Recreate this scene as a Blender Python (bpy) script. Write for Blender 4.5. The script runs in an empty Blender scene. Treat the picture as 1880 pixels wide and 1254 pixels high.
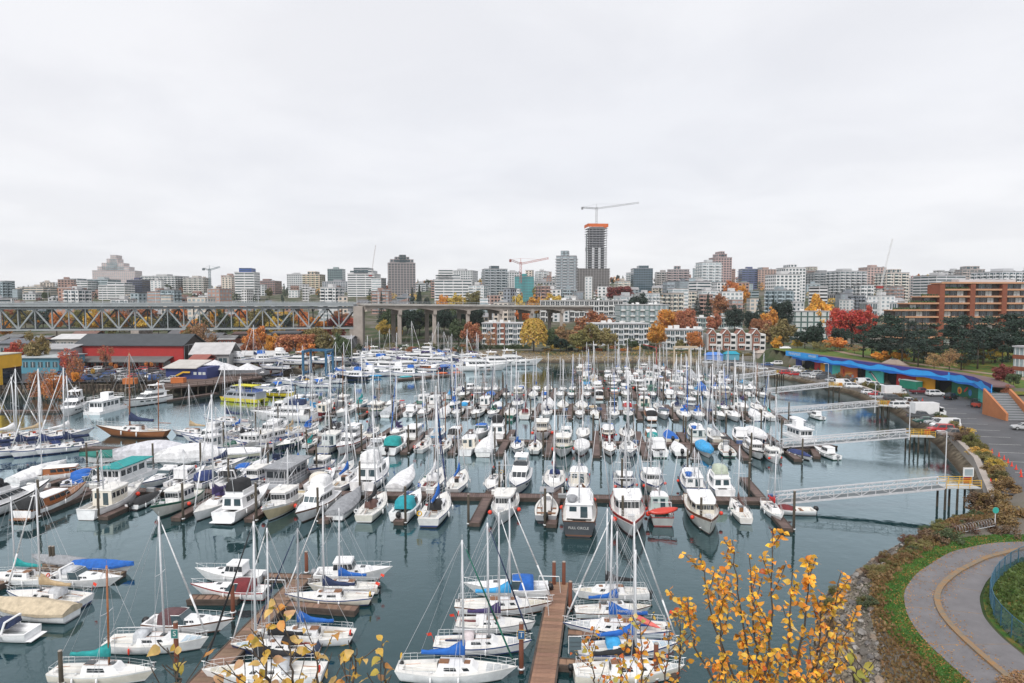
import bpy, math, random
import numpy as np
from mathutils import Vector, Matrix
RAD = math.radians
SC = bpy.context.scene
COL = SC.collection
rnd = random.Random(7)

# ------------------------------------------------------------------ camera
F, H, HY, CX, CY = 1253.0, 30.0, 548.0, 940.0, 627.0
PITCH = math.atan((CY - HY) / F)
camd = bpy.data.cameras.new('camera'); cam = bpy.data.objects.new('camera', camd); COL.objects.link(cam)
camd.sensor_width = 36.0; camd.lens = F * 36.0 / 1880.0; camd.clip_end = 9000; camd.clip_start = 0.2
cam.location = (0, 0, H); cam.rotation_euler = (math.pi / 2 - PITCH, 0, 0)
SC.camera = cam
SC.view_settings.view_transform = 'Standard'; SC.view_settings.look = 'None'
SC.view_settings.exposure = 0.74; SC.view_settings.gamma = 1.0
SC.view_settings.use_curve_mapping = False

# ------------------------------------------------------------------ sky and sun (overcast)
SUN_EL, SUN_AZ = RAD(48), RAD(200)
wd = bpy.data.worlds.new('World'); SC.world = wd; wd.use_nodes = True
nt = wd.node_tree; N = nt.nodes; LK = nt.links; N.clear()
def wn(t, **k):
    n = N.new(t)
    for a, b in k.items(): setattr(n, a, b)
    return n
out = wn('ShaderNodeOutputWorld'); bg = wn('ShaderNodeBackground'); LK.new(bg.outputs[0], out.inputs[0])
sky = wn('ShaderNodeTexSky', sky_type='NISHITA'); sky.sun_disc = False
sky.sun_elevation = SUN_EL; sky.sun_rotation = SUN_AZ
skys = wn('ShaderNodeVectorMath', operation='SCALE'); skys.inputs['Scale'].default_value = 0.10
LK.new(sky.outputs[0], skys.inputs[0])
tc = wn('ShaderNodeTexCoord'); sep = wn('ShaderNodeSeparateXYZ'); LK.new(tc.outputs['Generated'], sep.inputs[0])
zc = wn('ShaderNodeMath', operation='MAXIMUM'); LK.new(sep.outputs['Z'], zc.inputs[0]); zc.inputs[1].default_value = 0.0
za = wn('ShaderNodeMath', operation='ADD'); LK.new(zc.outputs[0], za.inputs[0]); za.inputs[1].default_value = 0.13
dv = wn('ShaderNodeVectorMath', operation='DIVIDE'); LK.new(tc.outputs['Generated'], dv.inputs[0])
cb = wn('ShaderNodeCombineXYZ'); LK.new(za.outputs[0], cb.inputs[0]); LK.new(za.outputs[0], cb.inputs[1]); cb.inputs[2].default_value = 50
LK.new(cb.outputs[0], dv.inputs[1])
n1 = wn('ShaderNodeTexNoise'); n1.inputs['Scale'].default_value = 0.55; n1.inputs['Detail'].default_value = 4; n1.inputs['Roughness'].default_value = 0.5
n2 = wn('ShaderNodeTexNoise'); n2.inputs['Scale'].default_value = 1.7; n2.inputs['Detail'].default_value = 6; n2.inputs['Roughness'].default_value = 0.55; n2.inputs['Distortion'].default_value = 0.4
mpv = wn('ShaderNodeMapping'); mpv.inputs['Scale'].default_value = (0.8, 0.75, 1.0); mpv.inputs['Location'].default_value = (1.7, 0.6, 0)
LK.new(dv.outputs[0], mpv.inputs[0])
for n in (n1, n2): LK.new(mpv.outputs[0], n.inputs['Vector'])
r1 = wn('ShaderNodeValToRGB'); LK.new(n1.outputs[0], r1.inputs[0])
r1.color_ramp.elements[0].position = 0.3; r1.color_ramp.elements[0].color = (0.52, 0.526, 0.552, 1)
r1.color_ramp.elements[1].position = 0.65; r1.color_ramp.elements[1].color = (0.578, 0.576, 0.59, 1)
r2 = wn('ShaderNodeValToRGB'); LK.new(n2.outputs[0], r2.inputs[0])
r2.color_ramp.elements[0].position = 0.38; r2.color_ramp.elements[0].color = (0.945, 0.946, 0.953, 1)
r2.color_ramp.elements[1].position = 0.6; r2.color_ramp.elements[1].color = (1.01, 1.01, 1.01, 1)
mu = wn('ShaderNodeMix', data_type='RGBA', blend_type='MULTIPLY'); mu.inputs[0].default_value = 1
LK.new(r1.outputs[0], mu.inputs[6]); LK.new(r2.outputs[0], mu.inputs[7])
mx = wn('ShaderNodeMix', data_type='RGBA'); mx.inputs[0].default_value = 0.95
LK.new(skys.outputs[0], mx.inputs[6]); LK.new(mu.outputs[2], mx.inputs[7])
LK.new(mx.outputs[2], bg.inputs[0]); bg.inputs[1].default_value = 1.0

sd = bpy.data.lights.new('sun', 'SUN'); sd.energy = 1.5; sd.angle = RAD(22); sd.color = (1.0, 0.965, 0.92)
sun = bpy.data.objects.new('sun', sd); COL.objects.link(sun)
# sun direction vector points from the sun towards the ground
sv = -Vector((math.sin(SUN_AZ) * math.cos(SUN_EL), math.cos(SUN_AZ) * math.cos(SUN_EL), math.sin(SUN_EL)))
sun.rotation_euler = sv.to_track_quat('-Z', 'Y').to_euler(); sun.location = (0, 0, 200)

# ------------------------------------------------------------------ measuring helpers
def ray(px, py):
    c, s = math.cos(PITCH), math.sin(PITCH); yc = (CY - py) / F
    return Vector(((px - CX) / F, c + yc * s, -s + yc * c))
def W(px, py, z=0.0):
    r = ray(px, py); t = (z - H) / r.z
    return Vector((r.x * t, r.y * t, z))
def XD(px, d):
    r = ray(px, HY); return r.x / r.y * d
def ZD(py, d):
    r = ray(CX, py); return H + r.z / r.y * d
def PX(x, y, z=0.0):
    c, s = math.cos(PITCH), math.sin(PITCH); v = Vector((x, y, z - H))
    f = v.y * c - v.z * s; u = v.y * s + v.z * c
    return CX + F * v.x / f, CY - F * u / f

# ------------------------------------------------------------------ mesh helpers
class MB:
    def __init__(s): s.v = []; s.f = []; s.m = []
    def add(s, vs, fs, m=0):
        o = len(s.v); s.v.extend([tuple(p) for p in vs])
        for f in fs: s.f.append(tuple(i + o for i in f)); s.m.append(m)
    def box(s, x0, y0, z0, x1, y1, z1, m=0):
        s.add([(x0,y0,z0),(x1,y0,z0),(x1,y1,z0),(x0,y1,z0),(x0,y0,z1),(x1,y0,z1),(x1,y1,z1),(x0,y1,z1)],
              [(0,3,2,1),(4,5,6,7),(0,1,5,4),(1,2,6,5),(2,3,7,6),(3,0,4,7)], m); return s
    def bar(s, p, q, w, h, m=0, up=(0,0,1)):
        p, q = Vector(p), Vector(q); d = (q - p)
        if d.length < 1e-6: return s
        d.normalize(); up = Vector(up)
        if abs(d.dot(up)) > 0.97: up = Vector((0,1,0))
        a = d.cross(up).normalized() * (w / 2); b = a.cross(d).normalized() * (h / 2)
        vs = [p-a-b, p+a-b, p+a+b, p-a+b, q-a-b, q+a-b, q+a+b, q-a+b]
        s.add(vs, [(0,1,2,3),(7,6,5,4),(0,4,5,1),(1,5,6,2),(2,6,7,3),(3,7,4,0)], m); return s
    def tube(s, p, q, r0, r1=None, n=6, m=0, caps=True):
        r1 = r0 if r1 is None else r1
        p, q = Vector(p), Vector(q); d = (q - p)
        if d.length < 1e-6: return s
        d.normalize(); up = Vector((0,0,1)) if abs(d.z) < 0.95 else Vector((1,0,0))
        a = d.cross(up).normalized(); b = d.cross(a)
        vs = []
        for c, r in ((p, r0), (q, r1)):
            for i in range(n):
                t = 2 * math.pi * i / n; vs.append(c + a * (r * math.cos(t)) + b * (r * math.sin(t)))
        fs = [(i, (i+1) % n, n + (i+1) % n, n + i) for i in range(n)]
        if caps: fs += [tuple(range(n-1, -1, -1)), tuple(range(n, 2*n))]
        s.add(vs, fs, m); return s
    def path(s, pts, r, n=5, m=0):
        for a, b in zip(pts[:-1], pts[1:]): s.tube(a, b, r, r, n, m)
        return s
    def rings(s, rs, m=0, caps=True, closed=True):
        n = len(rs[0]); vs = [p for r in rs for p in r]; fs = []
        for k in range(len(rs) - 1):
            for i in range(n if closed else n - 1):
                j = (i + 1) % n; fs.append((k*n+i, k*n+j, (k+1)*n+j, (k+1)*n+i))
        if caps: fs += [tuple(range(n-1, -1, -1)), tuple(range((len(rs)-1)*n, len(rs)*n))]
        s.add(vs, fs, m); return s
    def prism(s, poly, z0, z1, m=0, mtop=None):
        n = len(poly); a = sum(poly[i][0]*poly[(i+1)%n][1]-poly[(i+1)%n][0]*poly[i][1] for i in range(n))
        if a < 0: poly = poly[::-1]
        vs = [(p[0], p[1], z0) for p in poly] + [(p[0], p[1], z1) for p in poly]
        s.add(vs, [(i, (i+1)%n, n+(i+1)%n, n+i) for i in range(n)] + [tuple(range(n-1,-1,-1))], m)
        s.add(vs[n:], [tuple(range(n))], m if mtop is None else mtop); return s
    def house(s, base, z0, top, z1, m=0, mtop=None):
        n = len(base)
        vs = [(p[0], p[1], p[2] if len(p) > 2 else z0) for p in base] + [(p[0], p[1], p[2] if len(p) > 2 else z1) for p in top]
        s.add(vs, [(i, (i+1)%n, n+(i+1)%n, n+i) for i in range(n)], m)
        s.add(vs[n:], [tuple(range(n))], m if mtop is None else mtop); return s
    def panel(s, q, u0, u1, v0, v1, off=0.03, m=0):
        a, b, c, d = [Vector(p) for p in q]
        def P(u, v): return (a*(1-u)+b*u)*(1-v) + (d*(1-u)+c*u)*v
        nrm = (b-a).cross(d-a)
        if nrm.length < 1e-9: return s
        nrm = nrm.normalized() * off
        p = [P(u0,v0), P(u1,v0), P(u1,v1), P(u0,v1)]
        vs = p + [x + nrm for x in p]
        s.add(vs, [(4,5,6,7),(0,1,5,4),(1,2,6,5),(2,3,7,6),(3,0,4,7)], m); return s
    def sphere(s, c, r, nu=8, nv=5, m=0, sz=1.0):
        rs = []
        for j in range(nv + 1):
            ph = -math.pi/2 + math.pi * j / nv; ph = max(-1.5, min(1.5, ph))
            rs.append([(c[0]+r*math.cos(ph)*math.cos(2*math.pi*i/nu), c[1]+r*math.cos(ph)*math.sin(2*math.pi*i/nu), c[2]+r*sz*math.sin(ph)) for i in range(nu)])
        return s.rings(rs, m)
    def mesh(s, name, mats, smooth=False):
        me = bpy.data.meshes.new(name); me.from_pydata(s.v, [], s.f)
        for x in mats: me.materials.append(MAT[x] if isinstance(x, str) else x)
        if len(mats) > 1: me.polygons.foreach_set('material_index', s.m)
        if smooth: me.polygons.foreach_set('use_smooth', [True] * len(s.f))
        me.update(); return me
    def build(s, name, mats, parent=None, smooth=False, color=None):
        if isinstance(mats, str): mats = [mats]
        return obj(name, s.mesh(name, mats, smooth), parent, color)
def obj(name, me, parent=None, color=None, loc=None, rz=None):
    o = bpy.data.objects.new(name, me); COL.objects.link(o)
    if parent is not None: o.parent = parent
    if color is not None: o.color = (*color[:3], 1)
    if loc is not None: o.location = loc
    if rz is not None: o.rotation_euler = (0, 0, rz)
    return o
def tag(o, label, cat, group=None, kind=None):
    if label: o['label'] = label
    if cat: o['category'] = cat
    if group: o['group'] = group
    if kind: o['kind'] = kind
    return o
def thing(name, label, cat, loc=(0,0,0), rz=0.0, group=None, scale=1.0):
    o = bpy.data.objects.new(name, None); COL.objects.link(o); o.empty_display_size = 0.3
    o.location = loc; o.rotation_euler = (0, 0, rz)
    if scale != 1.0: o.scale = (scale,) * 3 if not isinstance(scale, tuple) else scale
    return tag(o, label, cat, group)
def struct(name, mb, mats, smooth=False):
    o = mb.build(name, mats, None, smooth); o['kind'] = 'structure'; return o
# labels of repeats are finished at the end: alike things are told apart by their order from the left
PENDING = []
def pend(o, desc, where, x, y, z=0): PENDING.append((o, desc, where, PX(x, y, z)[0])); return o
_ONES = ['', 'first','second','third','fourth','fifth','sixth','seventh','eighth','ninth','tenth','eleventh','twelfth','thirteenth','fourteenth','fifteenth','sixteenth','seventeenth','eighteenth','nineteenth']
_TENS = ['', '', 'twenty','thirty','forty','fifty','sixty','seventy','eighty','ninety']
_TENTH = ['', '', 'twentieth','thirtieth','fortieth','fiftieth','sixtieth','seventieth','eightieth','ninetieth']
def ordinal(n):
    if n >= 100: return 'hundredth' if n == 100 else 'hundred-' + ordinal(n - 100)
    if n < 20: return _ONES[n]
    return _TENTH[n // 10] if n % 10 == 0 else _TENS[n // 10] + '-' + _ONES[n % 10]
def finish_labels():
    g = {}
    for o, d, w, x in PENDING: g.setdefault((d, w), []).append((x, o))
    for (d, w), L in g.items():
        L.sort(key=lambda t: t[0])
        for i, (x, o) in enumerate(L):
            if len(L) == 1: o['label'] = f'{d} {w}'
            elif i == 0: o['label'] = f'{d} {w}, leftmost of these'
            elif i == len(L) - 1: o['label'] = f'{d} {w}, rightmost of these'
            else: o['label'] = f'{d} {w}, {ordinal(i+1)} from left'

# ------------------------------------------------------------------ materials
MAT = {}
def pm(name, col=None, rough=0.5, metal=0.0, var=0.12, scale=1.5, ocol=False, bump=0.0, bscale=8.0, island=0.0, spec=0.5, transl=0.0, coat=0.0, second=None):
    """procedural paint: one colour (or the object's own colour) broken up by noise and wear"""
    m = bpy.data.materials.new(name); m.use_nodes = True; t = m.node_tree; n = t.nodes; l = t.links
    b = n['Principled BSDF']; b.inputs['Roughness'].default_value = rough; b.inputs['Metallic'].default_value = metal
    b.inputs['Specular IOR Level'].default_value = spec; b.inputs['Coat Weight'].default_value = coat
    tcn = n.new('ShaderNodeTexCoord')
    if ocol:
        oi = n.new('ShaderNodeObjectInfo'); src = oi.outputs['Color']
    else:
        rg = n.new('ShaderNodeRGB'); rg.outputs[0].default_value = (*col, 1); src = rg.outputs[0]
    nz = n.new('ShaderNodeTexNoise'); nz.inputs['Scale'].default_value = scale; nz.inputs['Detail'].default_value = 5; nz.inputs['Roughness'].default_value = 0.65
    l.new(tcn.outputs['Object'], nz.inputs['Vector'])
    if second is not None:
        rr = n.new('ShaderNodeValToRGB'); rr.color_ramp.elements[0].position = 0.42; rr.color_ramp.elements[1].position = 0.62
        l.new(nz.outputs[0], rr.inputs[0]); mm = n.new('ShaderNodeMix'); mm.data_type = 'RGBA'
        l.new(rr.outputs[0], mm.inputs[0]); l.new(src, mm.inputs[6]); mm.inputs[7].default_value = (*second, 1); src = mm.outputs[2]
    mr = n.new('ShaderNodeMapRange'); mr.inputs[1].default_value = 0.3; mr.inputs[2].default_value = 0.7
    mr.inputs[3].default_value = 1 - var; mr.inputs[4].default_value = 1 + var * 0.5
    l.new(nz.outputs[0], mr.inputs[0])
    fac = mr.outputs[0]
    if island > 0:
        ge = n.new('ShaderNodeNewGeometry'); m2 = n.new('ShaderNodeMapRange'); m2.inputs[3].default_value = 1 - island; m2.inputs[4].default_value = 1 + island
        l.new(ge.outputs['Random Per Island'], m2.inputs[0]); mm = n.new('ShaderNodeMath'); mm.operation = 'MULTIPLY'
        l.new(fac, mm.inputs[0]); l.new(m2.outputs[0], mm.inputs[1]); fac = mm.outputs[0]
        hs = n.new('ShaderNodeHueSaturation'); m3 = n.new('ShaderNodeMapRange'); m3.inputs[3].default_value = 0.5 - island * 0.045; m3.inputs[4].default_value = 0.5 + island * 0.045
        wn_ = n.new('ShaderNodeMath'); wn_.operation = 'FRACT'; wm = n.new('ShaderNodeMath'); wm.operation = 'MULTIPLY'; wm.inputs[1].default_value = 37.7
        l.new(ge.outputs['Random Per Island'], wm.inputs[0]); l.new(wm.outputs[0], wn_.inputs[0]); l.new(wn_.outputs[0], m3.inputs[0])
        l.new(m3.outputs[0], hs.inputs['Hue']); l.new(src, hs.inputs['Color']); src = hs.outputs[0]
    vm = n.new('ShaderNodeVectorMath'); vm.operation = 'SCALE'; l.new(src, vm.inputs[0]); l.new(fac, vm.inputs['Scale'])
    l.new(vm.outputs[0], b.inputs['Base Color'])
    if bump > 0:
        bz = n.new('ShaderNodeTexNoise'); bz.inputs['Scale'].default_value = bscale; bz.inputs['Detail'].default_value = 4
        l.new(tcn.outputs['Object'], bz.inputs['Vector']); bp = n.new('ShaderNodeBump'); bp.inputs['Strength'].default_value = bump
        bp.inputs['Distance'].default_value = 0.1; l.new(bz.outputs[0], bp.inputs['Height']); l.new(bp.outputs[0], b.inputs['Normal'])
    if transl > 0:
        o = n['Material Output']; tr = n.new('ShaderNodeBsdfTranslucent'); l.new(vm.outputs[0], tr.inputs[0]); ms = n.new('ShaderNodeMixShader')
        ms.inputs[0].default_value = transl; l.new(b.outputs[0], ms.inputs[1]); l.new(tr.outputs[0], ms.inputs[2]); l.new(ms.outputs[0], o.inputs[0])
    MAT[name] = m; return m
pm('paint', rough=0.32, ocol=True, var=0.10, scale=0.9, coat=0.15)
pm('gelcoat', rough=0.3, ocol=True, var=0.2, scale=1.1, coat=0.15, bump=0.05, bscale=3)
pm('canvas', rough=0.85, ocol=True, var=0.3, scale=1.6, bump=1.0, bscale=2.6)
pm('flat', rough=0.75, ocol=True, var=0.14, scale=0.35)
pm('roofing', rough=0.85, ocol=True, var=0.2, scale=0.3)
pm('stripe_blue', (0.03, 0.07, 0.22), 0.4); pm('stripe_red', (0.32, 0.03, 0.025), 0.4); pm('stripe_black', (0.02, 0.022, 0.025), 0.4)
pm('stripe_green', (0.02, 0.12, 0.08), 0.4); pm('stripe_brown', (0.16, 0.07, 0.035), 0.45); pm('stripe_white', (0.75, 0.75, 0.74), 0.35); pm('stripe_grey', (0.3, 0.31, 0.33), 0.4)
pm('antifoul', (0.05, 0.035, 0.04), 0.8, var=0.3)
pm('deck_cream', (0.77, 0.755, 0.72), 0.6, var=0.12, scale=1.3); pm('deck_grey', (0.48, 0.50, 0.50), 0.65, var=0.16, scale=1.3)
pm('white_gel', (0.83, 0.83, 0.835), 0.35, var=0.1, scale=0.9, coat=0.1)
pm('alu', (0.66, 0.67, 0.69), 0.42, metal=0.15, var=0.1); pm('steel_rail', (0.72, 0.73, 0.74), 0.35, metal=0.25, var=0.08)
pm('wire', (0.50, 0.51, 0.53), 0.5, metal=0.15, var=0.1)
pm('teak', (0.25, 0.11, 0.045), 0.45, var=0.3, scale=3); pm('varnish', (0.36, 0.12, 0.035), 0.3, var=0.25, scale=3, coat=0.4)
pm('black', (0.018, 0.019, 0.021), 0.45, var=0.2); pm('rubber', (0.025, 0.025, 0.027), 0.8, var=0.2)
pm('glass_dark', (0.025, 0.032, 0.038), 0.08, var=0.2, spec=0.8); pm('glass_blue', (0.05, 0.085, 0.10), 0.08, var=0.3, scale=0.2, spec=0.8)
pm('glass_pale', (0.33, 0.40, 0.43), 0.12, var=0.35, scale=0.35, spec=0.7); pm('glass_teal', (0.08, 0.24, 0.26), 0.1, spec=0.7)
pm('curtain_pane', (0.56, 0.60, 0.60), 0.3, var=0.25, scale=0.4, spec=0.6)
pm('orange_buoy', (0.75, 0.06, 0.03), 0.5); pm('yellow', (0.72, 0.42, 0.03), 0.55, var=0.2)
pm('dock_wood', (0.135, 0.088, 0.072), 0.75, var=0.35, scale=1.2, bump=0.3)
pm('plank', rough=0.75, ocol=True, var=0.3, scale=1.4, bump=0.25)
pm('float_side', (0.085, 0.062, 0.05), 0.85, var=0.4); pm('pile_wood', (0.07, 0.058, 0.042), 0.9, var=0.45, scale=1.0, bump=0.4)
pm('pile_rust', (0.20, 0.062, 0.03), 0.85, var=0.4, scale=1.4, bump=0.3, second=(0.11, 0.04, 0.025))
pm('concrete', (0.40, 0.385, 0.36), 0.85, var=0.22, scale=0.25, bump=0.1); pm('concrete_warm', (0.37, 0.325, 0.29), 0.88, var=0.25, scale=0.2)
pm('bridge_steel', (0.31, 0.34, 0.355), 0.6, var=0.16, scale=0.3); pm('bridge_dark', (0.16, 0.18, 0.19), 0.7, var=0.2, scale=0.3)
pm('gang_steel', (0.60, 0.60, 0.62), 0.5, metal=0.1, var=0.15)
pm('asphalt', (0.075, 0.077, 0.084), 0.6, var=0.45, scale=0.11, bump=0.05); pm('path_asphalt', (0.165, 0.158, 0.165), 0.85, var=0.2, scale=0.5, bump=0.08, bscale=25)
pm('curb', (0.24, 0.19, 0.135), 0.85, var=0.3, scale=2.0, second=(0.27, 0.15, 0.06))
pm('line_white', (0.6, 0.6, 0.58), 0.7, var=0.25)
pm('leaf', rough=0.6, ocol=True, var=0.3, scale=0.25, island=0.34, transl=0.25); pm('needle', rough=0.7, ocol=True, var=0.35, scale=0.3, island=0.45, transl=0.08)
pm('bark', (0.085, 0.065, 0.05), 0.9, var=0.35, scale=2.0, bump=0.4)
pm('stone', rough=0.85, ocol=True, var=0.3, scale=2.0, bump=0.4); pm('brick', (0.235, 0.075, 0.042), 0.85, var=0.22, scale=0.6)
pm('brick_dull', (0.27, 0.12, 0.085), 0.85, var=0.2, scale=0.5); pm('white_wall', (0.70, 0.70, 0.69), 0.75, var=0.12, scale=0.3)
pm('tyre', (0.02, 0.02, 0.021), 0.85); pm('hub', (0.45, 0.46, 0.47), 0.4, metal=0.5)
pm('skin', (0.45, 0.27, 0.19), 0.6); pm('mud', (0.06, 0.052, 0.04), 0.5, var=0.4, scale=0.4, bump=0.5, bscale=1.2)
# ================================================================== ground, water, shore
BASIN = [(-420,30),(8,30),(19,44),(22.6,52),(25.8,59.5),(30,67),(40.6,77.5),(48.5,84),(55.5,88),(64,93.5),(75,114),(86,139),(100,181),(105,215),
         (102,246),(92,275),(80,304),(60,312),(15,313),(-16,332),(-45,366),(-85,366),(-84,336),(-82,275),(-88,245),(-91,228),(-100,219),
         (-112,217),(-135,215),(-150,213),(-300,206),(-420,200)]
def poly_dist(P, poly):
    """signed distance, positive outside"""
    x, y = P[:,0], P[:,1]; best = np.full(len(x), 1e9); inside = np.zeros(len(x), bool)
    n = len(poly)
    for i in range(n):
        ax, ay = poly[i]; bx, by = poly[(i+1) % n]
        dx, dy = bx-ax, by-ay; t = np.clip(((x-ax)*dx+(y-ay)*dy)/(dx*dx+dy*dy), 0, 1)
        best = np.minimum(best, np.hypot(x-ax-t*dx, y-ay-t*dy))
        c = ((ay > y) != (by > y)); xi = ax + (y-ay)*dx/(dy if abs(dy) > 1e-9 else 1e-9); inside ^= (c & (x < xi))
    return np.where(inside, -best, best)
MARKET = [(109.5,262),(113,242),(116.5,222),(120,206),(124,190),(123,178),(116.5,162)]   # front wall of the fish market
def market_x(y):
    ys = np.array([p[1] for p in MARKET])[::-1]; xs = np.array([p[0] for p in MARKET])[::-1]
    return np.interp(y, ys, xs)
def sstep(a, b, v):
    t = np.clip((v-a)/(b-a), 0, 1); return t*t*(3-2*t)
def ground_z(x, y):
    P = np.stack([np.atleast_1d(np.asarray(x, float)), np.atleast_1d(np.asarray(y, float))], 1)
    d = poly_dist(P, BASIN); X, Y = P[:,0], P[:,1]
    far = (Y > 300) & (X > -60)
    wid = np.where(far, 16.0, 6.0)
    z = -2.5 + 5.5 * sstep(-1.5, 1.0, d/wid*1.0) * 1.0
    z = np.where(d < -3, -2.5, -1.6 + 4.6*sstep(-2.0, wid, d))
    z += np.where((Y < 92) & (X > 20), 1.0*sstep(2, 8, d), 0)                # raised bank with the path
    z += 5.0*sstep(2.2, 3.6, X - market_x(Y)) * sstep(160, 166, Y) * sstep(330, 300, Y)   # lawn terrace behind the market
    px = 940 + 1253*X/np.maximum(Y, 1)
    slope = np.interp(px, [0, 500, 1000, 1880], [0.050, 0.056, 0.073, 0.077])
    dd = np.hypot(X*0.5, Y)
    z += np.where(Y > 340, slope*np.clip(dd-430, 0, 700) + slope*0.28*np.clip(dd-1130, 0, 900), 0)
    return z
def gz(x, y): return float(ground_z(x, y)[0])

def make_ground():
    us = np.linspace(-1.15, 1.15, 220); ds = np.concatenate([np.array([2.0, 12, 22, 30, 36]), np.geomspace(40, 2450, 180)])
    U, Dd = np.meshgrid(us, ds); X = U*np.maximum(Dd, 45); Y = Dd
    Z = ground_z(X.ravel(), Y.ravel())
    V = np.stack([X.ravel(), Y.ravel(), Z], 1); nc, nr = len(us), len(ds)
    fs = [(r*nc+c, r*nc+c+1, (r+1)*nc+c+1, (r+1)*nc+c) for r in range(nr-1) for c in range(nc-1)]
    me = bpy.data.meshes.new('ground'); me.from_pydata(V.tolist(), [], fs); me.polygons.foreach_set('use_smooth', [True]*len(fs))
    m = bpy.data.materials.new('ground_cover'); m.use_nodes = True; t = m.node_tree; n = t.nodes; l = t.links; b = n['Principled BSDF']
    b.inputs['Roughness'].default_value = 0.95; b.inputs['Specular IOR Level'].default_value = 0.2
    tcn = n.new('ShaderNodeTexCoord'); sp = n.new('ShaderNodeSeparateXYZ'); l.new(tcn.outputs['Object'], sp.inputs[0])
    a = n.new('ShaderNodeTexNoise'); a.inputs['Scale'].default_value = 0.06; a.inputs['Detail'].default_value = 6
    a2 = n.new('ShaderNodeTexNoise'); a2.inputs['Scale'].default_value = 0.9; a2.inputs['Detail'].default_value = 5
    l.new(tcn.outputs['Object'], a.inputs[0]); l.new(tcn.outputs['Object'], a2.inputs[0])
    g = n.new('ShaderNodeValToRGB'); e = g.color_ramp.elements; l.new(a.outputs[0], g.inputs[0])
    e[0].position = 0.38; e[0].color = (0.035, 0.06, 0.02, 1); e[1].position = 0.6; e[1].color = (0.15, 0.135, 0.115, 1)
    x = e.new(0.5); x.color = (0.085, 0.085, 0.05, 1)
    k = n.new('ShaderNodeValToRGB'); e = k.color_ramp.elements; l.new(a2.outputs[0], k.inputs[0])
    e[0].position = 0.35; e[0].color = (0.085, 0.07, 0.05, 1); e[1].position = 0.66; e[1].color = (0.31, 0.26, 0.19, 1)
    sh = n.new('ShaderNodeMapRange'); sh.inputs[1].default_value = 2.2; sh.inputs[2].default_value = 2.9; l.new(sp.outputs['Z'], sh.inputs[0])
    mx_ = n.new('ShaderNodeMix'); mx_.data_type = 'RGBA'; l.new(sh.outputs[0], mx_.inputs[0]); l.new(k.outputs[0], mx_.inputs[6]); l.new(g.outputs[0], mx_.inputs[7])
    # wet dark band of the tide line
    wt = n.new('ShaderNodeMapRange'); wt.inputs[1].default_value = 0.2; wt.inputs[2].default_value = 1.5; l.new(sp.outputs['Z'], wt.inputs[0])
    wb = n.new('ShaderNodeMix'); wb.data_type = 'RGBA'; l.new(wt.outputs[0], wb.inputs[0]); wb.inputs[6].default_value = (0.06, 0.045, 0.03, 1); l.new(mx_.outputs[2], wb.inputs[7])
    l.new(wb.outputs[2], b.inputs['Base Color'])
    bp = n.new('ShaderNodeBump'); bp.inputs['Strength'].default_value = 0.6; bp.inputs['Distance'].default_value = 0.3; l.new(a2.outputs[0], bp.inputs['Height']); l.new(bp.outputs[0], b.inputs['Normal'])
    me.materials.append(m); o = obj('ground', me); o['kind'] = 'structure'
make_ground()

def make_water():
    me = bpy.data.meshes.new('water'); me.from_pydata([(-900,-60,0),(900,-60,0),(900,900,0),(-900,900,0)], [], [(0,1,2,3)])
    m = bpy.data.materials.new('harbour_water'); m.use_nodes = True; t = m.node_tree; n = t.nodes; l = t.links; n.remove(n['Principled BSDF'])
    tcn = n.new('ShaderNodeTexCoord')
    def noise(sc, st, det=3):
        mp = n.new('ShaderNodeMapping'); mp.inputs['Scale'].default_value = st; l.new(tcn.outputs['Object'], mp.inputs[0])
        z = n.new('ShaderNodeTexNoise'); z.inputs['Scale'].default_value = sc; z.inputs['Detail'].default_value = det; z.inputs['Roughness'].default_value = 0.5
        l.new(mp.outputs[0], z.inputs[0]); return z.outputs[0]
    w1 = noise(0.42, (1.0, 1.0, 1), 3); w2 = noise(1.7, (0.8, 1.2, 1), 3); w3 = noise(0.02, (1, 1, 1), 3)
    mr = n.new('ShaderNodeMapRange'); mr.inputs[1].default_value = 0.4; mr.inputs[2].default_value = 0.62; mr.inputs[3].default_value = 0.12; mr.inputs[4].default_value = 1.5; l.new(w3, mr.inputs[0])
    def mth(op, a, b):
        q = n.new('ShaderNodeMath'); q.operation = op
        for i, v in enumerate((a, b)):
            if isinstance(v, (int, float)): q.inputs[i].default_value = v
            else: l.new(v, q.inputs[i])
        return q.outputs[0]
    h = mth('ADD', mth('MULTIPLY', w1, 0.35), mth('MULTIPLY', mth('MULTIPLY', w2, 0.2), mr.outputs[0]))
    bp = n.new('ShaderNodeBump'); bp.inputs['Strength'].default_value = 1.0; bp.inputs['Distance'].default_value = 0.1; l.new(h, bp.inputs['Height'])
    df = n.new('ShaderNodeBsdfDiffuse'); df.inputs[0].default_value = (0.008, 0.034, 0.038, 1)
    gl = n.new('ShaderNodeBsdfGlossy'); gl.inputs['Roughness'].default_value = 0.045; gl.inputs[0].default_value = (0.73, 0.865, 0.92, 1); l.new(bp.outputs[0], gl.inputs['Normal'])
    fr = n.new('ShaderNodeFresnel'); fr.inputs[0].default_value = 1.36; l.new(bp.outputs[0], fr.inputs['Normal'])
    fm = n.new('ShaderNodeMapRange'); fm.inputs[1].default_value = 0.035; fm.inputs[2].default_value = 0.33; fm.inputs[3].default_value = 0.03; fm.inputs[4].default_value = 0.74; l.new(fr.outputs[0], fm.inputs[0])
    ms = n.new('ShaderNodeMixShader'); l.new(fm.outputs[0], ms.inputs[0]); l.new(df.outputs[0], ms.inputs[1]); l.new(gl.outputs[0], ms.inputs[2])
    l.new(ms.outputs[0], n['Material Output'].inputs[0])
    me.materials.append(m); o = obj('water', me); o['kind'] = 'structure'
make_water()

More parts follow.
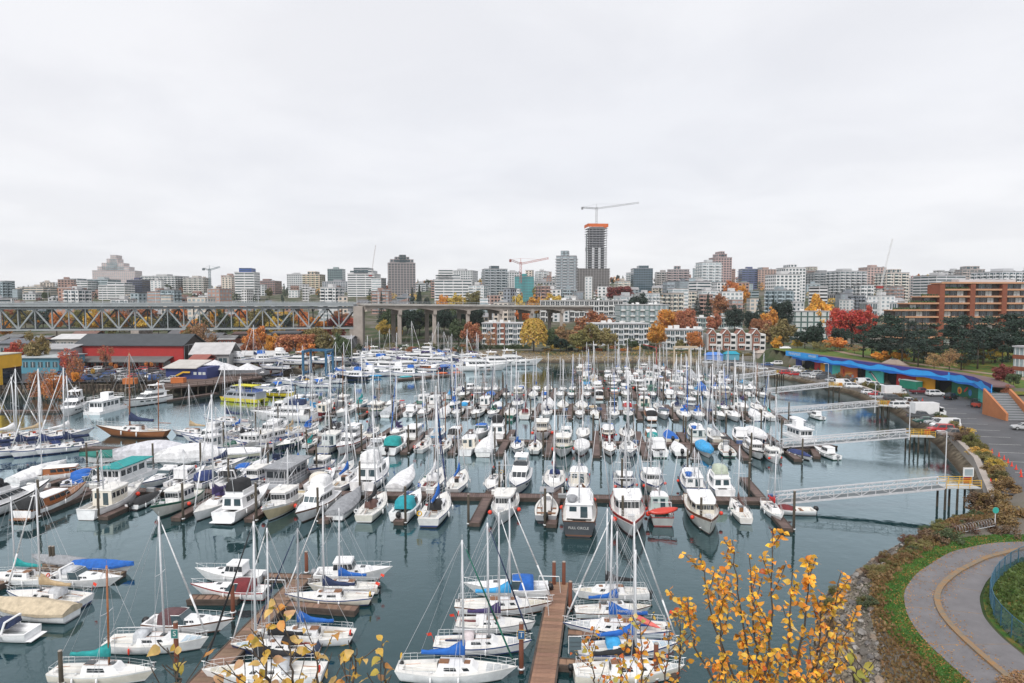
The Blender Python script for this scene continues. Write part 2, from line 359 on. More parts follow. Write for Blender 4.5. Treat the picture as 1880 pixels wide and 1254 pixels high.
def sheet(name, poly, mat, z=None, lift=0.05, step=6.0):
    """a thin sheet laid on the ground along a polygon"""
    mb = MB(); zz = z if z is not None else None
    vs = [(p[0], p[1], (zz if zz is not None else gz(p[0], p[1]) + lift)) for p in poly]
    mb.add(vs, [tuple(range(len(vs)))]); return struct(name, mb, [mat])
# parking lot of the wharf (right) and the island lot (left)
WALL = [(66.5,93),(78,113),(89,137.5),(103,180),(107.8,214),(105,246),(95,277),(84,300)]      # sea wall top
lot = WALL + [(98,300),(104,284)] + [(p[0]-0.3, p[1]) for p in MARKET] + [(128,158),(150,158),(190,120),(190,84),(100,84)]
sheet('parking_lot', lot, 'asphalt', 3.07)
sheet('island_lot', [(-85,249),(-88.5,232),(-98.5,223),(-112,221),(-135,219),(-150,217),(-300,210),(-300,262),(-85,272)], 'asphalt', 3.07)
mb = MB()
for i, (a, b) in enumerate(zip(WALL[:-1], WALL[1:])):
    mb.bar((a[0], a[1], 1.6), (b[0], b[1], 1.6), 0.5, 3.3); mb.bar((a[0]-.1, a[1], 3.3), (b[0]-.1, b[1], 3.3), 0.9, 0.22)
o = tag(mb.build('sea_wall', 'concrete_warm'), 'low weathered sea wall along the wharf parking lot', 'wall')
# faint bay lines of the lot
for i, t in enumerate(np.linspace(0.05, 0.95, 18)):
    Y = 98 + t*130; x = np.interp(Y, [p[1] for p in WALL], [p[0] for p in WALL]) + 5
    m_ = MB(); m_.bar((x, Y, 3.078), (x+5.2, Y-1.0, 3.078), 0.12, 0.004)
    q = m_.build('bay_line', 'line_white'); q.parent = bpy.data.objects['parking_lot']

# curving seaside path, its kerb, grass verge
def zoom5(c): return (1400 + c[0]/3.917, 934 + c[1]/3.917)
def smooth_path(pts, n=60):
    P = np.array(pts, float); t = np.r_[0, np.cumsum(np.hypot(*np.diff(P, axis=0).T))]; t /= t[-1]
    from_t = np.linspace(0, 1, n)
    out = []
    for s_ in from_t:                       # gaussian-smoothed resample
        w = np.exp(-((t[:,None]*0 + np.linspace(0,1,200) - s_)/0.035)**2)[0]
        q = np.stack([np.interp(np.linspace(0,1,200), t, P[:,k]) for k in range(2)], 1); out.append((q*w[:,None]).sum(0)/w.sum())
    out[0], out[-1] = P[0], P[-1]
    return [tuple(p) for p in out]
PZ = 4.02
def on_path(lst): return smooth_path([tuple(W(*zoom5(c), PZ)[:2]) for c in lst])
p_out = on_path([(2400,255),(1880,238),(1650,245),(1350,310),(1100,470),(1010,600),(1030,750),(1130,920),(1300,1080),(1480,1240),(1750,1480)])
p_cur = on_path([(2400,270),(1880,290),(1600,360),(1400,460),(1280,560),(1245,650),(1280,760),(1380,880),(1550,1040),(1740,1200),(2000,1430)])
p_in = on_path([(2400,320),(1890,345),(1720,420),(1610,520),(1555,640),(1585,780),(1710,925),(1880,1060),(2200,1330)])
def ribbon(a, b, z, name, mat):
    n = len(a); mb = MB(); mb.add([(p[0],p[1],z) for p in a]+[(p[0],p[1],z) for p in b], [(i, i+1, n+i+1, n+i) for i in range(n-1)]); return struct(name, mb, [mat])
ribbon(p_out, p_in, PZ+0.05, 'seaside_path', 'path_asphalt')
mb = MB()
for a, b in zip(p_cur[:-1], p_cur[1:]):
    mb.bar((a[0],a[1],PZ+0.1), (b[0],b[1],PZ+0.1), 0.46, 0.2)
o = struct('path_kerb', mb, ['curb'])

# ================================================================== docks
def plank_material():
    m = pm('dock_planks', (0.15, 0.10, 0.086), 0.72, var=0.32, scale=0.9, bump=0.2)
    t = m.node_tree; n = t.nodes; l = t.links; b = n['Principled BSDF']; src = b.inputs['Base Color'].links[0].from_socket
    tcn = n.new('ShaderNodeTexCoord'); sp = n.new('ShaderNodeSeparateXYZ'); l.new(tcn.outputs['Object'], sp.inputs[0])
    d = n.new('ShaderNodeMath'); d.operation = 'MULTIPLY'; d.inputs[1].default_value = 1/0.32; l.new(sp.outputs['X'], d.inputs[0])
    fl = n.new('ShaderNodeMath'); fl.operation = 'FLOOR'; l.new(d.outputs[0], fl.inputs[0]); fr = n.new('ShaderNodeMath'); fr.operation = 'FRACT'; l.new(d.outputs[0], fr.inputs[0])
    wn2 = n.new('ShaderNodeTexWhiteNoise'); wn2.noise_dimensions = '1D'; l.new(fl.outputs[0], wn2.inputs['W'])
    r = n.new('ShaderNodeMapRange'); r.inputs[3].default_value = 0.72; r.inputs[4].default_value = 1.2; l.new(wn2.outputs[0], r.inputs[0])
    g = n.new('ShaderNodeMath'); g.operation = 'GREATER_THAN'; g.inputs[1].default_value = 0.13; l.new(fr.outputs[0], g.inputs[0])
    g2 = n.new('ShaderNodeMapRange'); g2.inputs[3].default_value = 0.35; g2.inputs[4].default_value = 1.0; l.new(g.outputs[0], g2.inputs[0])
    mm = n.new('ShaderNodeMath'); mm.operation = 'MULTIPLY'; l.new(r.outputs[0], mm.inputs[0]); l.new(g2.outputs[0], mm.inputs[1])
    s = n.new('ShaderNodeVectorMath'); s.operation = 'SCALE'; l.new(src, s.inputs[0]); l.new(mm.outputs[0], s.inputs['Scale']); l.new(s.outputs[0], b.inputs['Base Color'])
plank_material()
DECKZ = 0.55
def float_seg(name, a, b, w, parent, planks=False, col=(0.22,0.125,0.07), z=DECKZ):
    """one float: deck surface plus timber sides; local x runs along it"""
    a, b = Vector((a[0], a[1], 0)), Vector((b[0], b[1], 0)); L = (b-a).length; ang = math.atan2(b.y-a.y, b.x-a.x)
    m_ = MB(); m_.box(0, -w/2, 0.02, L, w/2, z-0.06, 1); m_.box(-.02, -w/2-.06, z-.22, L+.02, -w/2+.1, z+.05, 1); m_.box(-.02, w/2-.1, z-.22, L+.02, w/2+.06, z+.05, 1)
    if not planks: m_.box(0.01, -w/2+.1, z-.05, L-.01, w/2-.1, z+.002, 0)
    o = m_.build(name, ['dock_planks', 'float_side'], parent)
    base = Vector(parent.location) if parent else Vector((0,0,0))
    o.location = a - base; o.rotation_euler = (0, 0, ang)
    if planks:
        pl = 0.62; n = int(L/pl); me = None
        for i in range(n):
            if me is None:
                k = MB(); k.box(0.012, -w/2+.1, z-.05, pl-.012, w/2-.1, z+.01); me = k.mesh('plank', ['plank'])
            c = rnd.uniform(0.75, 1.2); q = obj('plank', me, o, (col[0]*c, col[1]*c*rnd.uniform(.95,1.05), col[2]*c), (i*L/n, 0, rnd.uniform(-.006,.006)))
    return o
FDIR = Vector((math.sin(RAD(6.5)), math.cos(RAD(6.5)), 0))       # the fingers point away from the camera, a little to the right
PILES = []
DOCKS = {}
FSP = dict(A=10.1, B=9.2, C=8.7, D=8.3, E=8.0, F=8.0)
rowspec = [  # name, left px, right px, finger length, first finger px offset
    ('A', (40,903), (1412,924), 11.5, 'nearest long dock'), ('B', (385,805), (1440,822), 11.0, 'second dock'),
    ('C', (470,751), (1425,761), 10.5, 'third dock'), ('D', (790,724), (1408,723), 10.0, 'fourth dock'),
    ('E', (1046,700), (1345,698), 9.5, 'fifth dock'), ('F', (1052,684), (1270,682), 9.0, 'sixth dock')]
for nm, l_, r_, fl, words in rowspec:
    a, b = W(*l_), W(*r_); dk = thing('floating_dock', f'{words} with plank fingers and boats moored on both sides', 'dock', (a.x, a.y, 0))
    dk['label'] = f'{words} from the camera in the main marina, with plank fingers'
    w = 2.2
    float_seg('walkway', a, b, w, dk)
    u = (b-a).normalized(); L = (b-a).length; nf = int(L/FSP[nm]); fing = []
    for i in range(nf+1):
        s = L - 0.9 - i*FSP[nm]
        if s < 0: break
        c = a + u*s; fing.append(s)
        for sg in (1, -1):
            p = c + FDIR*(sg*w/2); q = c + FDIR*(sg*(w/2+fl)); float_seg('finger', p, q, 1.35, dk)
            if nm in 'ABCD' or rnd.random() < 0.7: PILES.append((q + FDIR*(sg*-0.3) + u*0.85*rnd.choice((-1,1)), rnd.uniform(4.2, 5.9), 'pile_wood', words))
        if nm in 'ABCD' and i % 2 == 0: PILES.append((c + FDIR*1.4 + u*rnd.uniform(-2,2), rnd.uniform(5, 6.2), 'pile_wood', words))
    DOCKS[nm] = (a, u, L, fing, w, fl)

# ================================================================== gangways
def gangway(lo, hi, plat, where):
    a, b = W(*lo, 0.9), W(*hi, 3.15); root = thing('gangway', f'grey steel truss gangway {where}', 'gangway', (a.x, a.y, 0), 0, 'gangways from the wharf to the docks')
    o = Vector((a.x, a.y, 0)); A, B = a-o, b-o; u = (B-A); n = u.cross(Vector((0,0,1))).normalized()*0.85; up = Vector((0,0,1.15))
    k = MB(); k.bar(A, B, 1.6, 0.1); k.build('deck', 'bridge_dark', root)
    for sg in (-1, 1):
        t = MB(); off = n*sg; ns = max(6, int(u.length/1.9))
        t.bar(A+off-Vector((0,0,.1)), B+off-Vector((0,0,.1)), .18, .24); t.bar(A+off+up, B+off+up, .15, .19)
        t.bar(A+off+up*.5, B+off+up*.5, .06, .07)
        for i in range(ns+1):
            p = A+u*(i/ns)+off; t.bar(p, p+up, .09, .09)
            if i < ns:
                q = A+u*((i+1)/ns)+off; t.bar(p, q+up, .07, .07) if i % 2 == 0 else t.bar(p+up, q, .07, .07)
        t.build('side_truss', 'gang_steel', root)
    P = W(*plat, 3.15)-o; v = (P-B); m_ = v.cross(Vector((0,0,1))).normalized()*1.1
    k = MB(); k.bar(B, P, 2.2, .14); k.build('platform', 'deck_grey', root)
    k = MB()
    for sg in (-1, 1):
        for zz in (.45, .8, 1.15): k.bar(B+m_*sg+Vector((0,0,zz)), P+m_*sg+Vector((0,0,zz)), .05, .06)
        for i in range(4): q = B+v*(i/3)+m_*sg; k.bar(q, q+Vector((0,0,1.2)), .06, .06)
    k.build('guard_rail', 'yellow', root)
    k = MB(); q = B+v*0.78-m_*1.05; k.bar(q+Vector((0,0,.6)), q+v*0.25+Vector((0,0,.6)), .05, .85); k.build('gate_panel', 'stripe_red', root)
    for i in (0.0, 0.35, .8):
        for sg in (-.8, .8):
            k = MB(); q = B+v*i+m_*sg; k.tube((q.x,q.y,-2), (q.x,q.y,3.05), .17, .15, 7); k.build('support_pile', 'pile_wood', root)
gangway((1424,921), (1729,893), (1792,893), 'nearest the camera, reaching the nearest long dock')
gangway((1434,819), (1667,800), (1712,801), 'reaching the second dock beside the pickup trucks')
gangway((1422,759), (1612,744), (1636,745), 'reaching the third dock')
gangway((1404,721), (1522,709), (1546,710), 'reaching the fourth dock')
gangway((1340,696), (1424,686), (1440,686), 'farthest from the camera, reaching the fifth dock')

# ================================================================== front docks S and T with planks
def front_dock(name, label, a, b, w, fingers, col):
    dk = thing('floating_dock', label, 'dock', (a[0], a[1], 0))
    float_seg('walkway', a, b, w, dk, True, col)
    for p, q, fw in fingers: float_seg('finger', p, q, fw, dk, True, col)
    return dk
Tn, Tf = W(990,1300), W(1027,1078)
u_ = (Tf-Tn).normalized(); n_ = Vector((u_.y, -u_.x, 0))
front_dock('T', 'brown plank dock in front centre between two ranks of sailboats', Tn, Tf, 2.05,
           [(Tn+u_*5.6+n_*1.02, Tn+u_*5.6+n_*10.5, 1.1), (W(1043,1172), W(1043,1172)+n_*2.5, 1.0)], (0.27,0.155,0.10))
Sn, Sf = W(338,1300), W(560,1064)
us_ = (Sf-Sn).normalized(); ns_ = Vector((us_.y, -us_.x, 0))
front_dock('S', 'brown plank dock at front left running diagonally between moored boats', Sn, Sf, 2.0,
           [(W(440,1107)+us_*0, W(348,1107), 1.2), (W(520,1118), W(655,1128), 1.2), (W(556,1068)-ns_*4, W(556,1068)+ns_*2, 1.2)], (0.235,0.145,0.10))
front_dock('V', 'grey brown plank dock at far left among tarped boats', W(-60,1098), W(108,1040), 1.9,
           [(W(70,1052), W(225,1062), 1.1)], (0.19,0.13,0.085))

pile_mesh = {}
def pile(p, h, mat, label=None, where='beside the docks', r=0.17, desc=None):
    k = (mat, round(h, 1), r)
    if k not in pile_mesh:
        m_ = MB(); m_.tube((0,0,-2), (0,0,h), r*1.05, r*.92, 9, 0); m_.tube((0,0,h), (0,0,h+.06), r*1.0, r*.8, 9, 1)
        m_.tube((0,0,.3), (0,0,.42), r*1.5, r*1.5, 9, 2); pile_mesh[k] = m_.mesh('piling', [mat, 'concrete_warm', 'steel_rail'], True)
    o = obj('piling', pile_mesh[k], None, None, (p[0], p[1], 0)); o['category'] = 'piling'; o['group'] = 'mooring piles'
    if label: o['label'] = label
    else: pend(o, desc or ('dark timber mooring pile' if mat == 'pile_wood' else 'rusty brown steel mooring pile'), where, p[0], p[1])
    return o
for p, h, mt, words in PILES: pile(p, h, mt, None, f'on the {words}')
for px, py, ht, nm in ((325,1228,3.9,'carrying the letter S sign'),(428,1130,3.0,'beside the red-striped cruiser'),(957,1235,4.1,'carrying the letter T sign'),
                       (1047,1122,2.9,'beside the centre plank dock'),(1017,1082,2.9,'left of the pair at the centre dock head'),(1035,1082,2.9,'right of the pair at the centre dock head'),
                       (563,1056,2.6,'at the head of the diagonal left dock'),(1204,1252,3.1,'behind the orange leaves')):
    pile(W(px, py), ht, 'pile_rust', 'rusty brown steel pile ' + nm, r=0.2)
pile(W(113,1262), 2.9, 'pile_wood', 'short dark pile with white cap beside the teal-covered sailboat')
for i, (px, py) in enumerate(((93,1040),(99,1040))): pile(W(px, py), 2.3, 'pile_wood', None, 'at the far left dock', desc='twin short timber pile')

def text_obj(name, s, size, mat, parent, loc, rot, extr=0.004, align='CENTER', shear=0.0):
    c = bpy.data.curves.new(name, 'FONT'); c.body = s; c.size = size; c.align_x = align; c.align_y = 'CENTER'; c.extrude = extr; c.shear = shear; c.resolution_u = 3
    tmp = bpy.data.objects.new(name, c); me = bpy.data.meshes.new_from_object(tmp); bpy.data.objects.remove(tmp); me.materials.clear(); me.materials.append(MAT[mat])
    o = obj(name, me, parent, None, loc); o.rotation_euler = rot; return o
pm('sign_blue', (0.02, 0.10, 0.24), 0.5); pm('sign_green', (0.03, 0.17, 0.16), 0.5)
for (px, py, ht, ch, mt) in ((325,1228,3.9,'S','sign_green'),(957,1235,4.1,'T','sign_blue')):
    p = W(px, py); r = thing('letter_sign', f'small square sign with white letter {ch} on a rusty pile', 'sign', (p.x, p.y-.22, ht-0.85))
    k = MB(); k.box(-.27, -.03, -.36, .27, 0, .36); k.build('board', mt, r)
    k = MB(); k.box(-.30, -.024, -.39, .30, .004, .39); k.build('border', 'yellow' if ch == 'T' else 'line_white', r)
    text_obj('letter', ch, 0.62, 'line_white', r, (0, -.034, 0), (math.pi/2, 0, 0))
# steel hoops standing on the plank docks
for (px, py, lb) in ((985,1140,'bent steel pipe hoop midway along the centre plank dock'),(1008,1098,'bent steel pipe hoop near the head of the centre plank dock'),(505,1105,'bent steel pipe hoop on the diagonal left dock')):
    p = W(px, py); m_ = MB(); h = 2.2
    m_.path([(-1.15,0,0.5),(-1.0,.1,h),(1.0,.1,h),(1.15,0,.5)], .035, 6); o = tag(m_.build('pipe_hoop', 'steel_rail'), lb, 'hoop'); o.location = (p.x, p.y, 0); o.rotation_euler = (0,0,RAD(-4))

# ================================================================== the high truss bridge
def bridge():
    root = thing('bridge', 'high grey steel truss bridge running into concrete viaduct piers', 'bridge', (-91, 393, 0))
    o = Vector((-91, 393, 0)); th = RAD(8.5); e = Vector((math.cos(th), math.sin(th), 0)); n = Vector((-e.y, e.x, 0)); pw = 8.4; NP = 44; wd_ = 18.0
    zt, zb = 24.6, 13.0
    L = NP*pw
    k = MB(); a = -e*L
    for (h0, h1, off0, off1) in ((25.6, 27.0, -2.6, wd_+2.6),):
        k.add([a+n*off0+Vector((0,0,h0)), n*off0+Vector((0,0,h0)), n*off1+Vector((0,0,h0)), a+n*off1+Vector((0,0,h0)),
               a+n*off0+Vector((0,0,h1)), n*off0+Vector((0,0,h1)), n*off1+Vector((0,0,h1)), a+n*off1+Vector((0,0,h1))], [(0,3,2,1),(4,5,6,7),(0,1,5,4),(1,2,6,5),(2,3,7,6),(3,0,4,7)])
    k.build('deck_slab', 'bridge_steel', root)
    k = MB()
    for off in (-2.65, wd_+2.65):
        k.bar(a+n*off+Vector((0,0,28.35)), n*off+Vector((0,0,28.35)), .14, .12)
        k.bar(a+n*off+Vector((0,0,27.35)), n*off+Vector((0,0,27.35)), .3, .7)
        for i in range(NP*4): p = a+e*(i*pw/4)+n*off; k.bar(p+Vector((0,0,27)), p+Vector((0,0,28.35)), .1, .1)
    k.build('parapet_rail', 'bridge_steel', root)
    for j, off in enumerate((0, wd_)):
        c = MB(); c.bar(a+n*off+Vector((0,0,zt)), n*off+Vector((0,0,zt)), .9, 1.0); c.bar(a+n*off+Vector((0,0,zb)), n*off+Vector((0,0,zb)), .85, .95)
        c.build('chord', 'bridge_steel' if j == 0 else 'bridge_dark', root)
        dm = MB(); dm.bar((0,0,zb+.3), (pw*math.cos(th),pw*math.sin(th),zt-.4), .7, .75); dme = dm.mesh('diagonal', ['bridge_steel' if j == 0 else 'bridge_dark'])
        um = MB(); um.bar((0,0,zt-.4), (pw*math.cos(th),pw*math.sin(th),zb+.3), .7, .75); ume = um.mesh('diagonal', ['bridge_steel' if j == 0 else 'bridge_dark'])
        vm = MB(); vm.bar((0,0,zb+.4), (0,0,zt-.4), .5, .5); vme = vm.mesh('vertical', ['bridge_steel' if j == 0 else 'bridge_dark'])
        for i in range(NP):
            p = a+e*(i*pw)+n*off; obj('diagonal', dme if i % 2 else ume, root, None, p); obj('vertical', vme, root, None, p)
    k = MB()
    for i in range(NP+1):
        p = a+e*(i*pw); k.bar(p+Vector((0,0,zt+.55)), p+n*wd_+Vector((0,0,zt+.55)), .4, .9); k.bar(p+Vector((0,0,zb)), p+n*wd_+Vector((0,0,zb)), .3, .4)
        if i < NP: k.bar(p+Vector((0,0,zb)), p+e*pw+n*wd_+Vector((0,0,zb)), .25, .25)
    q = k.build('cross_beams', 'bridge_dark', root); q['kind'] = 'stuff'
    def pier(c, w1, w2, z1, nm='pier'):
        g = MB(); g.add([c+e*s*w1/2+n*t*w2/2+Vector((0,0,z)) for z in (-1, z1) for s, t in ((-1,-1),(1,-1),(1,1),(-1,1))], [(0,3,2,1),(4,5,6,7),(0,1,5,4),(1,2,6,5),(2,3,7,6),(3,0,4,7)]); return g.build(nm, 'concrete_warm', root)
    pier(e*3.0, 5.0, wd_+3, 25.5); pier(-e*0.5-n*1.0, 3.6, 4.2, 12.4)
    for i in (14, 28): pier(-e*(i*pw*1.0)+n*1, 4, 5, 12.4); pier(-e*(i*pw*1.0)+n*(wd_-1), 4, 5, 12.4)
    # viaduct
    ph = RAD(21); e2 = Vector((math.cos(ph), math.sin(ph), 0)); n2 = Vector((-e2.y, e2.x, 0)); st = e*5.5; SP = 21.0; W2 = 20
    def zdeck(s): return 27.0 - s*0.012
    for i in range(7):
        s0, s1 = i*SP, (i+1)*SP; g = MB(); m_ = 8
        for off in (-.5, W2*.33, W2*.66, W2+.5):
            rs = []
            for q in range(m_+1):
                s = s0+(s1-s0)*q/m_; dp = 1.5+1.5*abs(2*q/m_-1)**1.6; c = st+e2*s+n2*off
                rs.append([c-n2*.6+Vector((0,0,zdeck(s)-1-dp)), c+n2*.6+Vector((0,0,zdeck(s)-1-dp)), c+n2*.6+Vector((0,0,zdeck(s)-.95)), c-n2*.6+Vector((0,0,zdeck(s)-.95))])
            g.rings(rs)
        g.build('haunched_girder', 'concrete_warm', root)
        g = MB(); A, B = st+e2*s0, st+e2*s1
        g.rings([[c+n2*-2.6+Vector((0,0,z-1)), c+n2*(W2+2.6)+Vector((0,0,z-1)), c+n2*(W2+2.6)+Vector((0,0,z)), c+n2*-2.6+Vector((0,0,z))] for c, z in ((A, zdeck(s0)), (B, zdeck(s1)))]); g.build('deck_slab', 'concrete', root)
        g = MB()
        for off in (-2.6, W2+2.6):
            g.bar(A+n2*off+Vector((0,0,zdeck(s0)+1.3)), B+n2*off+Vector((0,0,zdeck(s1)+1.3)), .14, .12)
            for q in range(12): c = A+(B-A)*(q/12)+n2*off; z = zdeck(s0); g.bar(c+Vector((0,0,z)), c+Vector((0,0,z+1.3)), .1, .1)
        g.build('parapet_rail', 'bridge_steel', root)
        if i < 6:
            c = st+e2*s1
            for off in (0.6, W2-.6):
                g = MB(); k = c+n2*off; g.bar(k+Vector((0,0,-1)), k+Vector((0,0,20.5)), 2.2, 2.2); g.build('pier_leg', 'concrete_warm', root)
            g = MB(); g.bar(c-n2*1.8+Vector((0,0,21.9)), c+n2*(W2+1.8)+Vector((0,0,21.9)), 2.0, 2.8); g.build('pier_cap', 'concrete_warm', root)
    # lamp posts along the deck
    lm = MB(); lm.tube((0,0,0), (0,0,7.5), .13, .08, 6); lm.path([(0,0,7.5),(.6,0,8.1),(1.7,0,8.2)], .07, 5); lm.box(1.3,-.15,8.05,2.2,.15,8.22); lme = lm.mesh('lamp_post', ['alu'])
    for i in range(13): 
        s = -i*27+2; p = o+(e*s if s < 5 else e*s); q = obj('lamp_post', lme, None, None, (p-n*2.4)+Vector((0,0,27)), th+math.pi/2); q['category'] = 'lamp post'; q['group'] = 'lamp posts on the bridge'; pend(q, 'tall grey lamp post', 'on the truss bridge deck', q.location.x, q.location.y, 30)
    for i in range(8):
        s = 8+i*17; p = o+st+e2*s-n2*2.4; q = obj('lamp_post', lme, None, None, p+Vector((0,0,zdeck(s))), ph+math.pi/2); q['category'] = 'lamp post'; q['group'] = 'lamp posts on the bridge'; pend(q, 'tall grey lamp post', 'on the concrete viaduct', p.x, p.y, 30)
bridge()
# ================================================================== boats
# every boat is modelled bow towards +x, waterline at z = 0, at a nominal length; each placed boat scales its own copy
class Hull:
    def __init__(s, L, B, Fb, sw=0.7, tm=0.42, bow=0.35, rake=0.9, p=2.0, stern_up=0.06, flare=0.82, tr_rake=0.0):
        s.L, s.B, s.F, s.sw, s.tm, s.bow, s.rake, s.p, s.su, s.fl, s.tr = L, B, Fb, sw, tm, bow, rake, p, stern_up, flare, tr_rake
    def b(s, t):
        if t < s.tm: return s.B/2*(s.sw + (1-s.sw)*math.sin(math.pi/2*t/s.tm))
        return s.B/2*max(0.0, 1-((t-s.tm)/(1-s.tm))**s.p)
    def z(s, t): return s.F*(1 + s.bow*max(0, (t-.3)/.7)**1.8 + s.su*max(0, (.3-t)/.3)**2)
    def x(s, t): return s.L*(t-.5)
    def pt(s, t, side, inset=0.0, dz=0.0):
        b = max(0.02, s.b(t)-inset); return Vector((s.x(t)+s.rk(t, s.z(t)), side*b, s.z(t)+dz))
    def rk(s, t, z): return (s.rake*t**4 - s.tr*(1-t)**6)*(z/s.F) - s.rake*.5*t**4
    def mesh(s, n=13):
        m = MB(); ts = [0,.06,.16,.28,.4,.52,.63,.73,.82,.89,.945,.98,1.0]
        levels = [(1.0,1.0),(.86,.99),(.5,.95),(None,.90),(None,.86),(None,.5),(None,0.0)]
        rows = []
        for t in ts:
            zs, b = s.z(t), max(.03, s.b(t)); fl = s.fl + (0.93-s.fl)*(1-t)**1.0
            zz = [zs, zs*.86, zs*.45, .22, .08, -.3, -.42]; k = [1, .995, .93-.18*t**3, .88*fl+.05, .85*fl, .5, 0.02]
            rows.append([(s.x(t)+s.rk(t, z), b*kk, z) for z, kk in zip(zz, k)])
        NL = 7; mats = [1, 0, 0, 2, 3, 3]
        for side in (1, -1):
            vs = [(p[0], side*p[1], p[2]) for r in rows for p in r]; o = len(m.v); m.v.extend(vs)
            for i in range(len(ts)-1):
                for j in range(NL-1):
                    q = (i*NL+j, (i+1)*NL+j, (i+1)*NL+j+1, i*NL+j+1); q = q[::-1] if side == 1 else q
                    m.f.append(tuple(o+a for a in q)); m.m.append(mats[j])
        r = rows[0]                               # transom
        for j in range(NL-1):
            m.add([(r[j][0], r[j][1], r[j][2]), (r[j][0], -r[j][1], r[j][2]), (r[j+1][0], -r[j+1][1], r[j+1][2]), (r[j+1][0], r[j+1][1], r[j+1][2])], [(0,1,2,3)], [0,0,0,2,3,3][j])
        return m
    def deck(s, c0, c1, cw=0.6, depth=0.45, drop=0.03, inset=0.03):
        """deck with a recessed cockpit between stations c0 and c1"""
        m = MB(); ts = sorted(set([0,.03,.1,.2,.3,.4,.5,.6,.7,.8,.88,.94,.98,1.0, c0, c1]))
        for a, b in zip(ts[:-1], ts[1:]):
            P = lambda t, sd, k=1.0: (s.x(t)+s.rk(t, s.z(t)), sd*max(.015, (s.b(t)-inset))*k, s.z(t)-drop)
            cock = a >= c0-1e-6 and b <= c1+1e-6 and c1 > c0
            if not cock: m.add([P(a,-1), P(b,-1), P(b,1), P(a,1)], [(0,1,2,3)], 0)
            else:
                for sd in (-1, 1):
                    o1, o2, i1, i2 = P(a,sd), P(b,sd), P(a,sd,cw), P(b,sd,cw); l1, l2 = (*i1[:2], i1[2]-depth), (*i2[:2], i2[2]-depth)
                    h1, h2 = (i1[0], i1[1]*.55, i1[2]-depth*.45), (i2[0], i2[1]*.55, i2[2]-depth*.45); k1, k2 = (i1[0], i1[1]*.5, i1[2]-depth), (i2[0], i2[1]*.5, i2[2]-depth)
                    b1, b2 = (i1[0], i1[1], i1[2]-depth*.45), (i2[0], i2[1], i2[2]-depth*.45)
                    for q, mt in (((o1,o2,i2,i1),0), ((i1,i2,b2,b1),0), ((b1,b2,h2,h1),0), ((h1,h2,k2,k1),0)): m.add(q, [(0,1,2,3) if sd < 0 else (3,2,1,0)], mt)
                k = [P(a,-1,cw*.5), P(b,-1,cw*.5), P(b,1,cw*.5), P(a,1,cw*.5)]; m.add([(p[0],p[1],p[2]-depth) for p in k], [(0,1,2,3)], 1)
        if c1 > c0:
            for t in (c0, c1):
                p = s.pt(t, 1); w = (s.b(t)-inset)*cw; z = s.z(t)-drop
                m.add([(p.x,-w,z),(p.x,w,z),(p.x,w,z-depth),(p.x,-w,z-depth)], [(0,1,2,3)], 0)
        return m
    def outline(s, t0, t1, k, n=7, wmax=9.0, front=0.0):
        """closed outline (counter-clockwise from above) following the hull between t0 and t1 at k of its half-beam"""
        ts = [t0+(t1-t0)*i/(n-1) for i in range(n)]
        R_ = [(s.x(t), -min(wmax, s.b(t)*k)) for t in ts]; L_ = [(s.x(t), min(wmax, s.b(t)*k)) for t in ts[::-1]]
        return R_ + L_
    def zmin(s, t0, t1): return min(s.z(t0), s.z(t1), s.z((t0+t1)/2))
def lift(o, dx=0.0, k=1.0, kx=1.0, cx=0.0): return [((p[0]-cx)*kx+cx+dx, p[1]*k) for p in o]
def rails(h, t0, t1, ht=0.6, n=6, r=.018, close=True, mid=True, sides=(-1, 1)):
    m = MB()
    for sd in sides:
        pts = [h.pt(t0+(t1-t0)*i/(n-1), sd, .08) for i in range(n)]; top = [p+Vector((0,0,ht)) for p in pts]
        m.path(top, r, 4)
        if mid: m.path([p+Vector((0,0,ht*.5)) for p in pts], r*.7, 4)
        for p, q in zip(pts, top): m.tube(p, q, r, r, 4)
    if close:
        a, b = h.pt(t1, 1, .08)+Vector((0,0,ht)), h.pt(t1, -1, .08)+Vector((0,0,ht)); c = (a+b)/2+Vector((.22,0,.03)); m.path([a, c, b], r, 4)
    return m
def outboard(x, y, z, s=1.0):
    m = MB(); m.rings([[(x-.05*s,y-.16*s,z+.15*s),(x+.34*s,y-.15*s,z+.15*s),(x+.34*s,y+.15*s,z+.15*s),(x-.05*s,y+.16*s,z+.15*s)],
                       [(x-.12*s,y-.19*s,z+.4*s),(x+.36*s,y-.17*s,z+.4*s),(x+.36*s,y+.17*s,z+.4*s),(x-.12*s,y+.19*s,z+.4*s)],
                       [(x-.02*s,y-.13*s,z+.62*s),(x+.28*s,y-.12*s,z+.62*s),(x+.28*s,y+.12*s,z+.62*s),(x-.02*s,y+.13*s,z+.62*s)]])
    m.box(x,y-.07*s,z-.75*s,x+.17*s,y+.07*s,z+.2*s); m.box(x-.25*s,y-.05*s,z-.8*s,x+.25*s,y+.05*s,z-.72*s); return m
def side_windows(m, base, z0, top, z1, idx, spans, v0, v1, off=.025):
    n = len(base)
    for i in idx:
        j = (i+1) % n; q = [(base[i][0],base[i][1],z0),(base[j][0],base[j][1],z0),(top[j][0],top[j][1],z1),(top[i][0],top[i][1],z1)]
        for u0, u1 in spans: m.panel(q, u0, u1, v0, v1, off)
